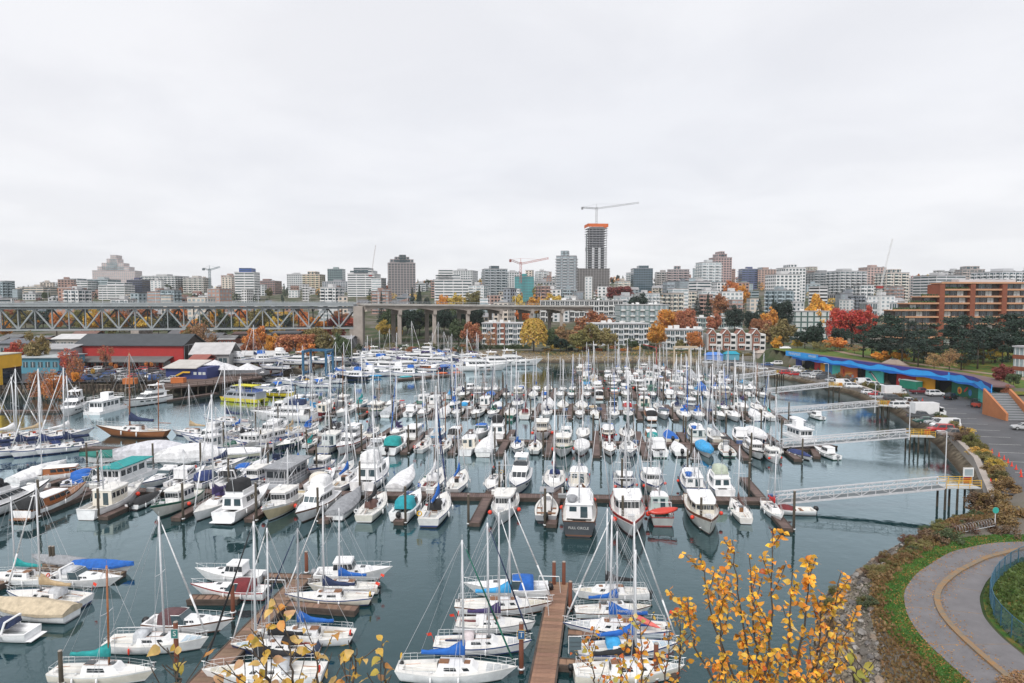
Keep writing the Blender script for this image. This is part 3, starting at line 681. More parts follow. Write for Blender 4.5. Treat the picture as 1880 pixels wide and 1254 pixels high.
def barrel(h, t0, t1, k, z0, ht, wmax=9, n=7, sag=0.0, steep=2.6):
    """arched canvas between two stations"""
    rs = []
    for t in np.linspace(t0, t1, 5):
        w = min(wmax, h.b(t)*k); x = h.x(t); f = 1 - sag*(2*(t-t0)/(t1-t0)-1)**2
        rs.append([(x, -w*math.cos(math.pi*i/(n-1)) , z0+ht*f*(math.sin(math.pi*i/(n-1)))**(1/steep)) for i in range(n)])
    m = MB(); m.rings(rs, 0, True, False)
    m.add([rs[0][0], rs[-1][0], rs[-1][-1], rs[0][-1]], [(0,1,2,3)]); return m

def fenders(P, h, spots):
    for i, (sd, t) in enumerate(spots):
        fd = MB(); p = h.pt(t, sd, -.12, -.35); fd.rings([[p+Vector((rr*math.cos(a), rr*math.sin(a), zz)) for a in np.linspace(0, 2*math.pi, 7)[:-1]] for rr, zz in ((.04,-.32),(.1,-.24),(.1,.2),(.04,.28),(.012,.3),(.012,.5))]); P['fender' + (f'#{i}' if i else '')] = (fd, ['FENDER'], None, None, True)
def islands(m):
    par = list(range(len(m.v)))
    def fd(a):
        while par[a] != a: par[a] = par[par[a]]; a = par[a]
        return a
    for f in m.f:
        for b in f[1:]:
            x, y = fd(f[0]), fd(b)
            if x != y: par[y] = x
    g = {}
    for f, mm in zip(m.f, m.m): g.setdefault(fd(f[0]), []).append((f, mm))
    out = []
    for fs in g.values():
        k = MB(); ix = {}
        for f, mm in fs:
            for a in f:
                if a not in ix: ix[a] = len(k.v); k.v.append(m.v[a])
            k.f.append(tuple(ix[a] for a in f)); k.m.append(mm)
        out.append(k)
    return out
SPLIT = ('window','hull_window','hatch','thwart','door')
def k_sail(v):
    P = {}
    small = v in (2, 5)
    L = 9.0; h = Hull(L, 3.0 if not small else 2.8, .95, sw=[.62,.74,.66,.4,.78,.7][v], tm=.42, bow=[.32,.28,.25,.5,.22,.3][v], rake=[1.1,.7,.8,1.6,.5,.9][v], p=[2.1,2.0,2.2,1.9,1.9,2.2][v], tr_rake=[.5,.2,.0,.6,-.35,.1][v], flare=.78)
    P['hull'] = (h.mesh(), ['gelcoat','STRIPE','STRIPE','antifoul'], 'hull', None, True)
    P['deck'] = (h.deck(.05, .33, .58, .5), ['deck_cream','deck_grey'], None, None, False)
    t0, t1 = [(.34,.74),(.33,.70),(.34,.78),(.36,.72),(.33,.66),(.34,.74)][v]
    zb = h.zmin(t0, t1)-.05; hh = [.46,.42,.52,.5,.36,.62][v]
    ba = h.outline(t0, t1, .62); tp = lift(h.outline(t0+.012, t1-.07, .52), 0, 1)
    c = MB(); zt = zb+hh+.12; c.house(ba, zb, tp, zt); zf = zt+.004
    P['cabin'] = (c, ['white_gel'], None, None, False)
    wn_ = MB(); side_windows(wn_, ba, zb, tp, zt, [1, 2, 4] if v != 5 else [1, 2, 3], [(.03,.97)], .34, .8); P['window'] = (wn_, ['glass_dark'], None, 'cabin', False)
    wn_ = MB(); side_windows(wn_, ba, zb, tp, zt, [8, 10, 11] if v != 5 else [9, 10, 11], [(.03,.97)], .34, .8); P['window#2'] = (wn_, ['glass_dark'], None, 'cabin', False)
    ht = MB(); xm = h.x(t1)-L*.12; ht.box(xm-.25,-.27,zt-.02,xm+.25,.27,zt+.06); ht.box(h.x(t0)+.1,-.33,zt-.02,h.x(t0)+.95,.33,zt+.09); P['hatch'] = (ht, ['glass_dark' if v % 2 else 'teak'], None, 'cabin', False)
    q_ = MB(); q_.box(h.x(t0)-.03,-.3,zb-.25,h.x(t0)+.02,.3,zt-.02); P['companionway'] = (q_, ['teak' if v % 2 else 'black'], None, None, False)
    for i_, sd in enumerate((-1, 1)):
        q_ = MB(); q_.path([(h.x(t0)+.2,sd*.55,zt+.07),(h.x(t1)-L*.1,sd*.42,zt+.07)], .025, 4)
        for tt in (.1,.5,.9): x_ = (h.x(t0)+.2)*(1-tt)+(h.x(t1)-L*.1)*tt; y_ = sd*(.55*(1-tt)+.42*tt); q_.tube((x_,y_,zt-.02),(x_,y_,zt+.07),.02,.02,4)
        P['handrail' + ('#2' if i_ else '')] = (q_, ['teak'], None, None, False)
        q_ = MB(); xa, xb = h.x(.09), h.x(.31); yw = (h.b(.2)-.03)*.58; zc = h.z(.2)-.03-.5*.45; q_.rings([[(x_,sd*yw*.97,zc+.01),(x_,sd*yw*.58,zc+.01),(x_,sd*yw*.6,zc+.09),(x_,sd*yw*.95,zc+.09)] for x_ in (xa,xb)]); P['cushion' + ('#2' if i_ else '')] = (q_, ['canvas'], 'cushion', None, False)
        q_ = MB(); pw = h.pt(.3, sd, .45, 0); q_.tube(pw, pw+Vector((0,0,.16)), .09, .07, 8); P['winch' + ('#2' if i_ else '')] = (q_, ['steel_rail'], None, None, True)
    q_ = MB(); ts_ = (.77,.83,.89,.94)
    for a_, b_ in zip(ts_[:-1], ts_[1:]):
        z_ = lambda t: h.z(t)-.03+.006; w_ = lambda t: h.b(t)*.72; xo = lambda t: h.x(t)+h.rk(t,h.z(t)); q_.add([(xo(a_)+.03,-w_(a_),z_(a_)),(xo(b_)-.03,-w_(b_),z_(b_)),(xo(b_)-.03,w_(b_),z_(b_)),(xo(a_)+.03,w_(a_),z_(a_))], [(0,1,2,3)])
    P['nonskid_panel'] = (q_, ['canvas'], 'pad', None, False)
    q_ = MB(); q_.path([(h.x(.03),0,h.z(0)+.1),(h.x(.17),.05,h.z(0)+.25)], .03, 5); P['tiller'] = (q_, ['varnish'], None, None, False)
    q_ = MB(); c_ = h.pt(.02, 1, .2, .45); rr_ = [c_+Vector((0,.24*math.cos(a),.24*math.sin(a))) for a in np.linspace(0, 2*math.pi, 11)]; q_.path(rr_, .06, 6); P['lifebuoy'] = (q_, ['LIFE'], None, None, True)
    q_ = MB(); c_ = h.pt(.01, -1, .3, .3); q_.tube(c_, c_+Vector((-.3,0,1.0)), .015, .015, 4); q_.add([c_+Vector((-.3,0,1.0)), c_+Vector((-.21,0,.7)), c_+Vector((-.65,.15,.55)), c_+Vector((-.8,.1,.85))], [(0,1,2,3)]); P['ensign'] = (q_, ['orange_buoy'], None, None, False)
    q_ = MB(); c_ = Vector((h.x(.5), h.b(.5)*.8, h.z(.5)+.02))
    for k_ in range(4): q_.path([c_+Vector(((.2-.02*k_)*math.cos(a),(.2-.02*k_)*math.sin(a),.03*k_)) for a in np.linspace(0,2*math.pi,9)], .018, 4)
    P['rope_coil'] = (q_, ['ROPE'], None, None, False)
    mxx = h.x(.585); mh = [10.6,11.6,9.8,10.2,12.2,9.2][v]; top = Vector((mxx-.1, 0, zt+mh))
    ms = MB(); ms.tube((mxx,0,zt-.05), top, .105, .085, 7); ms.tube(top+Vector((0,0,0)), top+Vector((0,0,.5)), .012, .012, 4); P['mast'] = (ms, ['MAST'], None, None, True)
    sp = MB(); zs = zt+mh*.52
    for sd in (-1, 1): sp.tube((mxx-.05,0,zs), (mxx-.15,sd*.95,zs+.06), .03, .022, 5)
    P['spreader'] = (sp, ['alu'], None, 'mast', False)
    bz = zt+.75; bx = mxx-3.7; bo = MB(); bo.tube((mxx-.05,0,bz), (bx,0,bz-.02), .06, .05, 6); P['boom'] = (bo, ['MAST'], None, None, True)
    sc = MB(); rs = []
    for q in range(7):
        t = q/6; x = mxx-.1-t*3.55; hg = .95*(1-t)**3+.26+.05*math.sin(q*2.1); w = .15-.03*t
        rs.append([(x,-w,bz-.08),(x,-w*.9,bz+hg*.45),(x,0,bz+hg),(x,w*.9,bz+hg*.45),(x,w,bz-.08),(x,0,bz-.16)])
    rs.insert(0, [(mxx+.12,p[1]*.8,p[2]) for p in rs[0]]); sc.rings(rs); P['sail_cover'] = (sc, ['canvas'], 'canvas', None, True)
    bowp = h.pt(.985, 0, dz=.05); bowp.y = 0; st = h.pt(.01, 0); st.y = 0
    rg = MB(); r = .019; rg.tube(top, bowp, r, r, 4); rg.tube(top, st, r, r, 4)
    for sd in (-1, 1):
        ch = h.pt(.56, sd, .1); rg.tube(ch, (mxx-.15,sd*.95,zs+.06), r, r, 4); rg.tube((mxx-.15,sd*.95,zs+.06), top, r, r, 4); rg.tube(h.pt(.5,sd,.1), (mxx-.05,0,zs), r, r, 4)
    rg.tube((bx,0,bz), top, r*.7, r*.7, 3); P['rigging'] = (rg, ['wire'], None, None, False)
    if v in (0, 1, 4):
        fj = MB(); a = bowp+(top-bowp)*.04; b = bowp+(top-bowp)*.93; fj.tube(a, a+(b-a)*.35, .075, .09, 6); fj.tube(a+(b-a)*.35, b, .09, .04, 6); P['furled_jib'] = (fj, ['canvas'], 'jib', None, True)
    P['bow_rail'] = (rails(h, .86, .985, .62, 3), ['steel_rail'], None, None, False)
    q = rails(h, .03, .14, .62, 3, close=False); q.path([h.pt(.03,-1,.08)+Vector((0,0,.62)), h.pt(.03,1,.08)+Vector((0,0,.62))], .018, 4); P['stern_rail'] = (q, ['steel_rail'], None, None, False)
    P['lifeline'] = (rails(h, .14, .86, .6, 6, r=.011, close=False, sides=(1,)), ['steel_rail'], None, None, False); P['lifeline#2'] = (rails(h, .14, .86, .6, 6, r=.011, close=False, sides=(-1,)), ['steel_rail'], None, None, False)
    if v in (1, 4): P['dodger'] = (barrel(h, .29, .42, .52, zt-.42, .98, sag=.1), ['canvas'], 'dodger', None, True)
    if v in (3,):
        mz = MB(); x = h.x(.1); mz.tube((x,0,.9), (x-.1,0,8.0), .07, .05, 7); mz.tube((x,0,2.0), (x-1.9,0,2.0), .05, .05, 5); P['mizzen_mast'] = (mz, ['MAST'], None, None, True)
    if small or v == 0: P['outboard_motor'] = (outboard(h.x(0)-.35, .45, .55), ['black'], None, None, True)
    fenders(P, h, ((-1,.3),(-1,.55),(1,.35),(1,.6)))
    return L, P

def k_power(v):
    """cabin cruisers: 0 canvas top, 1 hard-top pilot house, 2 flybridge, 3 open runabout with cover, 4 express arch, 5 classic wooden"""
    P = {}; L = [8.5, 8.0, 10.5, 6.5, 9.5, 10.5][v]; B = [2.95,2.8,3.6,2.35,3.1,3.1][v]
    h = Hull(L, B, [1.1,1.05,1.35,.8,1.15,1.2][v], sw=.88 if v != 5 else .78, tm=.35, bow=[.42,.5,.5,.3,.35,.6][v], rake=[1.3,1.1,1.4,1.0,1.6,.8][v], p=2.3, flare=.74)
    P['hull'] = (h.mesh(), ['gelcoat','STRIPE','STRIPE','antifoul'], 'hull', None, True)
    P['deck'] = (h.deck(.03, .42 if v != 3 else .6, .78, .55), ['white_gel' if v != 5 else 'teak','deck_grey'], None, None, False)
    if v in (0, 4, 1):
        zb = h.zmin(.5,.86)-.08; ba = h.outline(.46, .88, .72, 7); tp = h.outline(.47, .80, .5, 7); c = MB(); zt = zb+.55; c.house(ba, zb, tp, zt); P['fore_cabin'] = (c, ['white_gel'], None, None, False)
        w = MB(); side_windows(w, ba, zb, tp, zt, [0,1,2,9,10,11][0:3], [(.1,.9)], .35, .7); P['window'] = (w, ['glass_dark'], None, 'fore_cabin', False)
        w = MB(); side_windows(w, ba, zb, tp, zt, [10,11,12], [(.1,.9)], .35, .7); P['window#2'] = (w, ['glass_dark'], None, 'fore_cabin', False)
        k = MB(); x = h.x(.7); k.box(x-.28,-.28,zt-.02,x+.28,.28,zt+.05); P['hatch'] = (k, ['glass_dark'], None, 'fore_cabin', False)
    if v in (0, 4):
        z0 = h.z(.45)-.02; b2 = h.outline(.40,.57,.80,4); b3 = lift(h.outline(.38,.49,.7,4), -.1); m = MB(); m.house(b2, z0, b3, z0+.95); P['windshield'] = (m, ['glass_blue'], None, None, False)
        k = MB(); pts = [Vector((p[0],p[1],z0+.97)) for p in b3]; k.path(pts[:4]+pts[4:], .03, 5); k.path([Vector((p[0],p[1],z0)) for p in b2], .035, 5); P['windshield_frame'] = (k, ['steel_rail'], None, 'windshield', False)
        if v == 0: P['canopy'] = (barrel(h, .2, .48, .8, h.z(.3)-.02, 1.2, sag=.1, steep=4.5), ['canvas'], 'canvas', None, True)
        else:
            k = MB()
            for dx in (0, .12): k.path([(h.x(.3)+dx,-h.b(.3)*.9,h.z(.3)), (h.x(.26)+dx,-h.b(.3)*.75,h.z(.3)+1.35), (h.x(.26)+dx,h.b(.3)*.75,h.z(.3)+1.35), (h.x(.3)+dx,h.b(.3)*.9,h.z(.3))], .09, 6)
            P['radar_arch'] = (k, ['white_gel'], None, None, False)
            P['canopy'] = (barrel(h, .24, .44, .72, h.z(.3)+.55, .75, sag=.05, steep=3), ['canvas'], 'canvas', None, True)
    if v == 1:
        z0 = h.z(.45)-.02; b2 = h.outline(.28,.60,.78,5); b3 = lift(h.outline(.29,.55,.68,5), 0); c = MB(); c.house(b2, z0, b3, z0+1.35); P['pilot_house'] = (c, ['white_gel'], None, None, False)
        w = MB(); side_windows(w, b2, z0, b3, z0+1.35, [0,1,2,3,5,6,7,8], [(.06,.94)], .4, .88); side_windows(w, b2, z0, b3, z0+1.35, [4], [(.05,.47),(.53,.95)], .4, .88); P['window#4'] = (w, ['glass_dark'], None, 'pilot_house', False)
        r = MB(); r.house(lift(b3,0,1.06,1.06), z0+1.35, lift(b3,0,1.0,1.0), z0+1.47); P['roof'] = (r, ['white_gel'], None, 'pilot_house', False)
        k = MB(); x = h.x(.4); k.tube((x,0,z0+1.4), (x,0,z0+2.6), .02, .015, 5); k.sphere((x+.3,.3,z0+1.58), .2, 7, 4, 0, .6); P['aerial'] = (k, ['white_gel'], None, 'pilot_house', False)
    if v in (2, 5):
        z0 = h.z(.4)-.25; b2 = h.outline(.2,.72,.80,6); b3 = h.outline(.21,.62,.72,6); hh = 1.55 if v == 2 else 1.2; c = MB(); c.house(b2, z0, b3, z0+hh); P['cabin'] = (c, ['white_gel' if v == 2 else 'varnish'], None, None, False)
        w = MB(); side_windows(w, b2, z0, b3, z0+hh, [1,2,3,4], [(.08,.92)], .45, .86); P['window'] = (w, ['glass_dark'], None, 'cabin', False)
        w = MB(); side_windows(w, b2, z0, b3, z0+hh, [6,7,8,9], [(.08,.92)], .45, .86); P['window#2'] = (w, ['glass_dark'], None, 'cabin', False)
        w = MB(); side_windows(w, b2, z0, b3, z0+hh, [5], [(.04,.32),(.36,.64),(.68,.96)], .45, .86); side_windows(w, b2, z0, b3, z0+hh, [11], [(.1,.42),(.58,.9)], .3, .85); P['window#3'] = (w, ['glass_blue'], None, 'cabin', False)
        r = MB(); r.house(lift(b3,0,1.08,1.05), z0+hh, lift(b3,0,1.02,1.0), z0+hh+.1); P['roof'] = (r, ['white_gel'], None, 'cabin', False)
        if v == 2:
            z1 = z0+hh+.1; f2 = h.outline(.25,.52,.66,5); f3 = lift(h.outline(.25,.52,.7,5), .08); f = MB(); f.house(f2, z1, f3, z1+.62); P['flybridge'] = (f, ['white_gel'], None, None, False)
            P['canopy'] = (barrel(h, .24, .48, .62, z1+.5, 1.35, sag=.08, steep=3.4), ['canvas'], 'canvas', None, True)
            k = MB(); k.tube((h.x(.25),0,z1), (h.x(.2),0,z1+3.4), .045, .03, 6); k.tube((h.x(.25)-.2,-.5,z1+2.2), (h.x(.25)-.2,.5,z1+2.2), .03, .03, 4); P['mast'] = (k, ['alu'], None, None, False)
        else:
            P['canopy'] = (barrel(h, .03, .2, .9, h.z(.1)+.1, 1.2, sag=.05, steep=3), ['canvas'], 'canvas', None, True)
    if v == 3:
        m = MB(); rs = []
        for t in (.02,.2,.42,.6,.72,.93): 
            b = h.b(t); z = h.z(t); k = .18+.45*math.sin(math.pi*min(1,(t+.05)/.9))**1.2; rs.append([(h.x(t)+h.rk(t,z),-b*1.02,z-.1),(h.x(t),-b*.6,z+k*.65),(h.x(t),0,z+k),(h.x(t),b*.6,z+k*.65),(h.x(t)+h.rk(t,z),b*1.02,z-.1)])
        m.rings(rs, 0, True, False); P['cover'] = (m, ['canvas'], 'canvas', None, True)
    if v != 3: P['bow_rail'] = (rails(h, .55, .975, .58, 6, mid=False), ['steel_rail'], None, None, False)
    if v in (0, 1, 3): P['outboard_motor'] = (outboard(h.x(0)-.4, 0, .5, 1.35), ['black' if v != 1 else 'stripe_grey'], None, None, True)
    else:
        k = MB(); k.box(h.x(0)-.75,-h.b(0)*.9,.28,h.x(0)-.01,h.b(0)*.9,.36); P['swim_platform'] = (k, ['teak' if v == 5 else 'white_gel'], None, None, False)
    fenders(P, h, ((-1,.2),(-1,.5),(1,.3),(1,.55)))
    return L, P

def k_trawl(v):
    """work boats and trawlers: 0 troller with poles, 1 trawler yacht, 2 gillnetter with aft drum, 3 small tug-like"""
    P = {}; L = [12.0, 13.0, 10.5, 9.5][v]; B = [3.9,4.3,3.6,3.3][v]
    h = Hull(L, B, [1.35,1.6,1.2,1.15][v], sw=[.72,.84,.85,.7][v], tm=.4, bow=[.75,.6,.7,.8][v], rake=[1.5,1.3,1.3,1.1][v], p=2.4, flare=.70, stern_up=.12)
    P['hull'] = (h.mesh(), ['gelcoat','STRIPE','STRIPE','antifoul'], 'hull', None, True)
    P['deck'] = (h.deck(.06, .32, .75, .6, drop=.3), ['deck_cream' if v != 2 else 'deck_grey','deck_grey'], None, None, False)
    bw = MB()
    for sd in (-1, 1): bw.path([h.pt(t, sd, 0, .03) for t in (0,.15,.3,.45,.6,.75,.87,.95,1.0)], .06, 5)
    bw.path([h.pt(0,-1,0,.03), h.pt(0,1,0,.03)], .06, 5); P['gunwale'] = (bw, ['STRIPE'], None, None, True)
    t0, t1 = [(.34,.66),(.2,.68),(.5,.74),(.3,.64)][v]; hh = [2.0,1.75,1.9,1.9][v]
    z0 = h.zmin(t0,t1)-.3; wm = B*.38; ba = h.outline(t0,t1,.78,5,wm); tp = lift(h.outline(t0,t1,.74,5,wm*.95), .0); zt = z0+hh
    ba[4] = (ba[4][0], ba[4][1]*.86); ba[5] = (ba[5][0], ba[5][1]*.86); tp[4] = (tp[4][0]+.22, tp[4][1]*.86); tp[5] = (tp[5][0]+.22, tp[5][1]*.86)
    c = MB(); c.house(ba, z0, tp, zt); P['wheelhouse'] = (c, ['HOUSE'], 'house', None, False)
    w = MB(); side_windows(w, ba, z0, tp, zt, [4], [(.03,.21),(.23,.41),(.43,.57),(.59,.77),(.79,.97)], .52, .86); P['window'] = (w, ['glass_dark'], None, 'wheelhouse', False)
    for nm_, ix in (('window#2', [0,1,2,3]), ('window#3', [5,6,7,8])):
        w = MB(); side_windows(w, ba, z0, tp, zt, ix, [(.14,.86)], .5, .84); P[nm_] = (w, ['glass_dark'], None, 'wheelhouse', False)
    w = MB(); side_windows(w, ba, z0, tp, zt, [9], [(.12,.4)], .5, .84); side_windows(w, ba, z0, tp, zt, [9], [(.55,.82)], .08, .86); P['door'] = (w, ['glass_blue'], None, 'wheelhouse', False)
    r = MB(); r.house(lift(tp,.05,1.1,1.06), zt, lift(tp,.05,1.05,1.03), zt+.12); P['roof'] = (r, ['white_gel' if v != 3 else 'deck_cream'], None, 'wheelhouse', False)
    xm = h.x(t0)+.3; mh = [7.5,5.5,5.5,5.0][v]
    m = MB(); m.tube((xm,0,zt), (xm-.15,0,zt+mh), .1, .06, 7); m.tube((xm-.05,-1.1,zt+mh*.62), (xm-.05,1.1,zt+mh*.62), .04, .04, 5); m.tube((xm,0,zt+.9), (xm-h.L*.3,0,zt+1.8), .06, .045, 6); P['mast'] = (m, ['MAST'], None, None, True)
    g = MB(); top = Vector((xm-.15,0,zt+mh)); bowp = h.pt(.97,0); bowp.y = 0; st = h.pt(.03,0); st.y = 0; q = .018
    g.tube(top, bowp, q, q, 4); g.tube(top, (xm-h.L*.3,0,zt+1.8), q, q, 4)
    for sd in (-1, 1):
        g.tube(top, h.pt(t0, sd), q, q, 4); g.tube(top, h.pt(t0+.2, sd), q, q, 4); g.tube(top, h.pt(.06, sd), q, q, 4)
    P['rigging'] = (g, ['wire'], None, None, False)
    if v in (0, 2):
        for i, sd in enumerate((-1, 1)):
            k = MB(); a = h.pt(t0+.06, sd, .1); k.tube(a, (a.x-.5, a.y+sd*1.1, a.z+mh+2.4), .07, .035, 6); P['trolling_pole' + ('' if i == 0 else '#2')] = (k, ['MAST'], None, None, True)
        k = MB(); k.path([h.pt(.1,-1)+Vector((0,.3,0)), h.pt(.1,-1)+Vector((0,.3,2.1)), h.pt(.1,1)+Vector((0,-.3,2.1)), h.pt(.1,1)+Vector((0,-.3,0))], .05, 6); P['gantry'] = (k, ['alu'], None, None, False)
    if v == 2:
        k = MB(); x = h.x(.22); k.tube((x,-.9,h.z(.2)+.2), (x,.9,h.z(.2)+.2), .5, .5, 10); 
        for sd in (-.95,.95): k.tube((x,sd-.04,h.z(.2)+.2), (x,sd+.04,h.z(.2)+.2), .72, .72, 12)
        P['net_drum'] = (k, ['stripe_green'], None, None, False)
    if v in (1,):
        f2 = h.outline(.3,.56,.6,5,wm*.9); f = MB(); f.house(f2, zt+.12, lift(f2,.12,1.04), zt+.75); P['flybridge'] = (f, ['white_gel'], None, None, False)
        k = MB(); k.rings([[(h.x(.27)+.9*math.cos(a), .9+ .55*math.sin(a), zt+.14+dz) for a in np.linspace(0, 2*math.pi, 9)[:-1]] for dz in (0, .5)]); k.sphere((h.x(.27), .9, zt+.64), .75, 8, 4, 0, .35); P['covered_dinghy'] = (k, ['canvas'], 'canvas', None, True)
    k = MB(); x = h.x(t1)-.6; k.tube((x,0,zt+.1), (x,0,zt+.6), .06, .06, 6); k.sphere((x,0,zt+.72), .28, 8, 4, 0, .55); k.tube((x-.6,.7,zt+.1), (x-.6,.7,zt+2.6), .018, .012, 4); P['radar'] = (k, ['white_gel'], None, 'wheelhouse', True)
    P['bow_rail'] = (rails(h, .7, .975, .75, 5), ['steel_rail'], None, None, False)
    for i, (t, sd) in enumerate(((.55,1),(.75,-1))):
        k = MB(); p = h.pt(t, sd, -.25, -.5); k.sphere(p, .28, 9, 6); P['buoy' + ('' if i == 0 else '#2')] = (k, ['orange_buoy'], None, None, True)
    an = MB(); p = h.pt(.96, 0); an.bar((p.x-.4,0,p.z+.05), (p.x+.3,0,p.z+.12), .16, .1); an.tube((h.x(.88),-.35,h.z(.88)), (h.x(.88),.35,h.z(.88)), .2, .2, 8); P['anchor_winch'] = (an, ['wire'], None, None, False)
    return L, P

def k_yacht(v):
    P = {}; L = 15.0; h = Hull(L, 4.6, [1.75,1.9][v % 2], sw=.9, tm=.38, bow=.38, rake=2.0, p=2.5, flare=.74)
    P['hull'] = (h.mesh(), ['gelcoat','STRIPE','STRIPE','antifoul'], 'hull', None, True)
    P['deck'] = (h.deck(.02, .14, .8, .6), ['white_gel','teak'], None, None, False)
    k = MB()
    for sd in (-1, 1):
        for t0, t1 in ((.42,.52),(.56,.66),(.7,.76)):
            a, b = h.pt(t0,sd), h.pt(t1,sd); za, zb = h.z(t0), h.z(t1); f = .985; q = [(h.x(t0)+h.rk(t0,za*.6),sd*h.b(t0)*f,za*.56),(h.x(t1)+h.rk(t1,zb*.6),sd*h.b(t1)*(f-.02),zb*.56),(h.x(t1)+h.rk(t1,zb*.75),sd*h.b(t1)*f,zb*.74),(h.x(t0)+h.rk(t0,za*.75),sd*h.b(t0)*f,za*.74)]
            k.panel(q if sd < 0 else [q[1],q[0],q[3],q[2]], 0, 1, 0, 1, .05)
    P['hull_window'] = (k, ['glass_dark'], None, None, False)
    z0 = h.zmin(.14,.6)-.05; b2 = h.outline(.14,.74,.78,8); b3 = lift(h.outline(.12,.58,.66,8), 0); hh = 1.5; c = MB(); c.house(b2, z0, b3, z0+hh); P['saloon'] = (c, ['white_gel'], None, None, False)
    for nm_, ix in (('window', [1,2,3,4,5,6]), ('window#2', [8,9,10,11,12,13])):
        w = MB(); side_windows(w, b2, z0, b3, z0+hh, ix, [(.0,1.0) if v % 2 else (.05,.95)], .38, .85); P[nm_] = (w, ['glass_dark'], None, 'saloon', False)
    w = MB(); side_windows(w, b2, z0, b3, z0+hh, [7], [(.03,.32),(.35,.65),(.68,.97)], .4, .9); side_windows(w, b2, z0, b3, z0+hh, [15], [(.1,.9)], .1, .9); P['window#3'] = (w, ['glass_dark'], None, 'saloon', False)
    z1 = z0+hh; r = MB(); rb = h.outline(.05,.58,.72,6); r.house(rb, z1, rb, z1+.12); P['saloon_roof'] = (r, ['white_gel'], None, 'saloon', False)
    z1 += .12; f2 = h.outline(.16,.5,.62,6); f3 = lift(h.outline(.16,.47,.62,6), .0, 1.06); f = MB(); f.house(f2, z1, f3, z1+.7, 0, 1); P['flybridge'] = (f, ['white_gel','deck_grey'], None, None, False)
    ws = MB(); g2 = h.outline(.4,.49,.62,3); g3 = lift(h.outline(.38,.45,.6,3), -.1); ws.house(g2, z1+.7, g3, z1+1.2); P['fly_windscreen'] = (ws, ['glass_dark'], None, 'flybridge', False)
    if v in (0, 1):
        ro = MB(); ro.house(h.outline(.14,.42,.6,5), z1+2.1, lift(h.outline(.15,.41,.57,5), 0), z1+2.25)
        for sd in (-1, 1):
            ro.bar((h.x(.15),sd*1.2,z1), (h.x(.2),sd*1.2,z1+2.15), .5, .14); ro.bar((h.x(.4),sd*1.15,z1+.6), (h.x(.38),sd*1.15,z1+2.1), .08, .08)
        P['hard_top'] = (ro, ['white_gel'], None, None, False); zr = z1+2.25
    else: P['bimini'] = (barrel(h, .16, .42, .6, z1+.7, 1.4, sag=.04, steep=3.6), ['canvas'], 'canvas', None, True); zr = z1+2.1
    k = MB(); x = h.x(.2); k.tube((x,0,zr-.1), (x-.3,0,zr+1.2), .06, .04, 6); k.sphere((x+.8,0,zr+.25), .33, 8, 5, 0, .8); k.tube((x,-.6,zr+.6), (x,.6,zr+.6), .05, .05, 5); k.tube((x,.8,zr-.2), (x,.8,zr+2.2), .015, .01, 4); P['radar_mast'] = (k, ['white_gel'], None, None, True)
    P['bow_rail'] = (rails(h, .42, .975, .75, 8), ['steel_rail'], None, None, False)
    k = MB(); k.box(h.x(0)-1.0,-h.b(0)*.9,.3,h.x(0)-.01,h.b(0)*.9,.4); P['swim_platform'] = (k, ['teak'], None, None, False)
    return L, P

def k_cover(v):
    """boats under a winter tarpaulin: 0 steep shrink wrap, 1 low tarp, 2 tent over sailboat with mast"""
    P = {}; L = 10.0; h = Hull(L, 3.3, 1.15, sw=.8, tm=.4, bow=.35, rake=1.1, p=2.2, flare=.76)
    P['hull'] = (h.mesh(), ['gelcoat','STRIPE','STRIPE','antifoul'], 'hull', None, True)
    P['deck'] = (h.deck(0, 0), ['deck_cream','deck_grey'], None, None, False)
    rs = []; r_ = random.Random(v+3)
    for t in (-.01,.05,.15,.28,.42,.56,.7,.82,.92,1.01):
        tt = min(1, max(0, t)); b = h.b(tt)+.05; z = h.z(tt); hg = [3.0,1.1,1.5][v]*(math.sin(math.pi*(.17+.66*tt)))*(1-.25*tt)+r_.uniform(-.05,.05); low = z-[.65,.25,.3][v]+r_.uniform(-.06,.06)
        x = h.x(t)+h.rk(tt, z); rs.append([(x,-b*1.02,low),(x,-b*1.03,z+.05),(x,-b*.72,z+hg*.55+r_.uniform(-.05,.05)),(x,-.1,z+hg),(x,.1,z+hg),(x,b*.72,z+hg*.55+r_.uniform(-.05,.05)),(x,b*1.03,z+.05),(x,b*1.02,low)])
    m = MB(); m.rings(rs, 0, True, False); P['tarpaulin'] = (m, ['canvas'], 'canvas', None, False)
    k = MB()
    for t in (.15,.35,.55,.75): 
        p = h.pt(t, 1); q = h.pt(t, -1); k.path([(p.x,p.y*1.03,.3),(p.x,p.y*1.05,p.z+.1)], .012, 3); k.path([(q.x,q.y*1.03,.3),(q.x,q.y*1.05,q.z+.1)], .012, 3)
    P['lashing'] = (k, ['wire'], None, None, False)
    if v == 2:
        ms = MB(); x = h.x(.58); ms.tube((x,0,1.2), (x-.1,0,13), .09, .06, 7); P['mast'] = (ms, ['MAST'], None, None, True)
        rg = MB(); top = Vector((x-.1,0,13)); 
        for p in (h.pt(.98,0), h.pt(.02,0), h.pt(.55,1), h.pt(.55,-1)): rg.tube(top, p, .013, .013, 4)
        P['rigging'] = (rg, ['wire'], None, None, False)
    return L, P

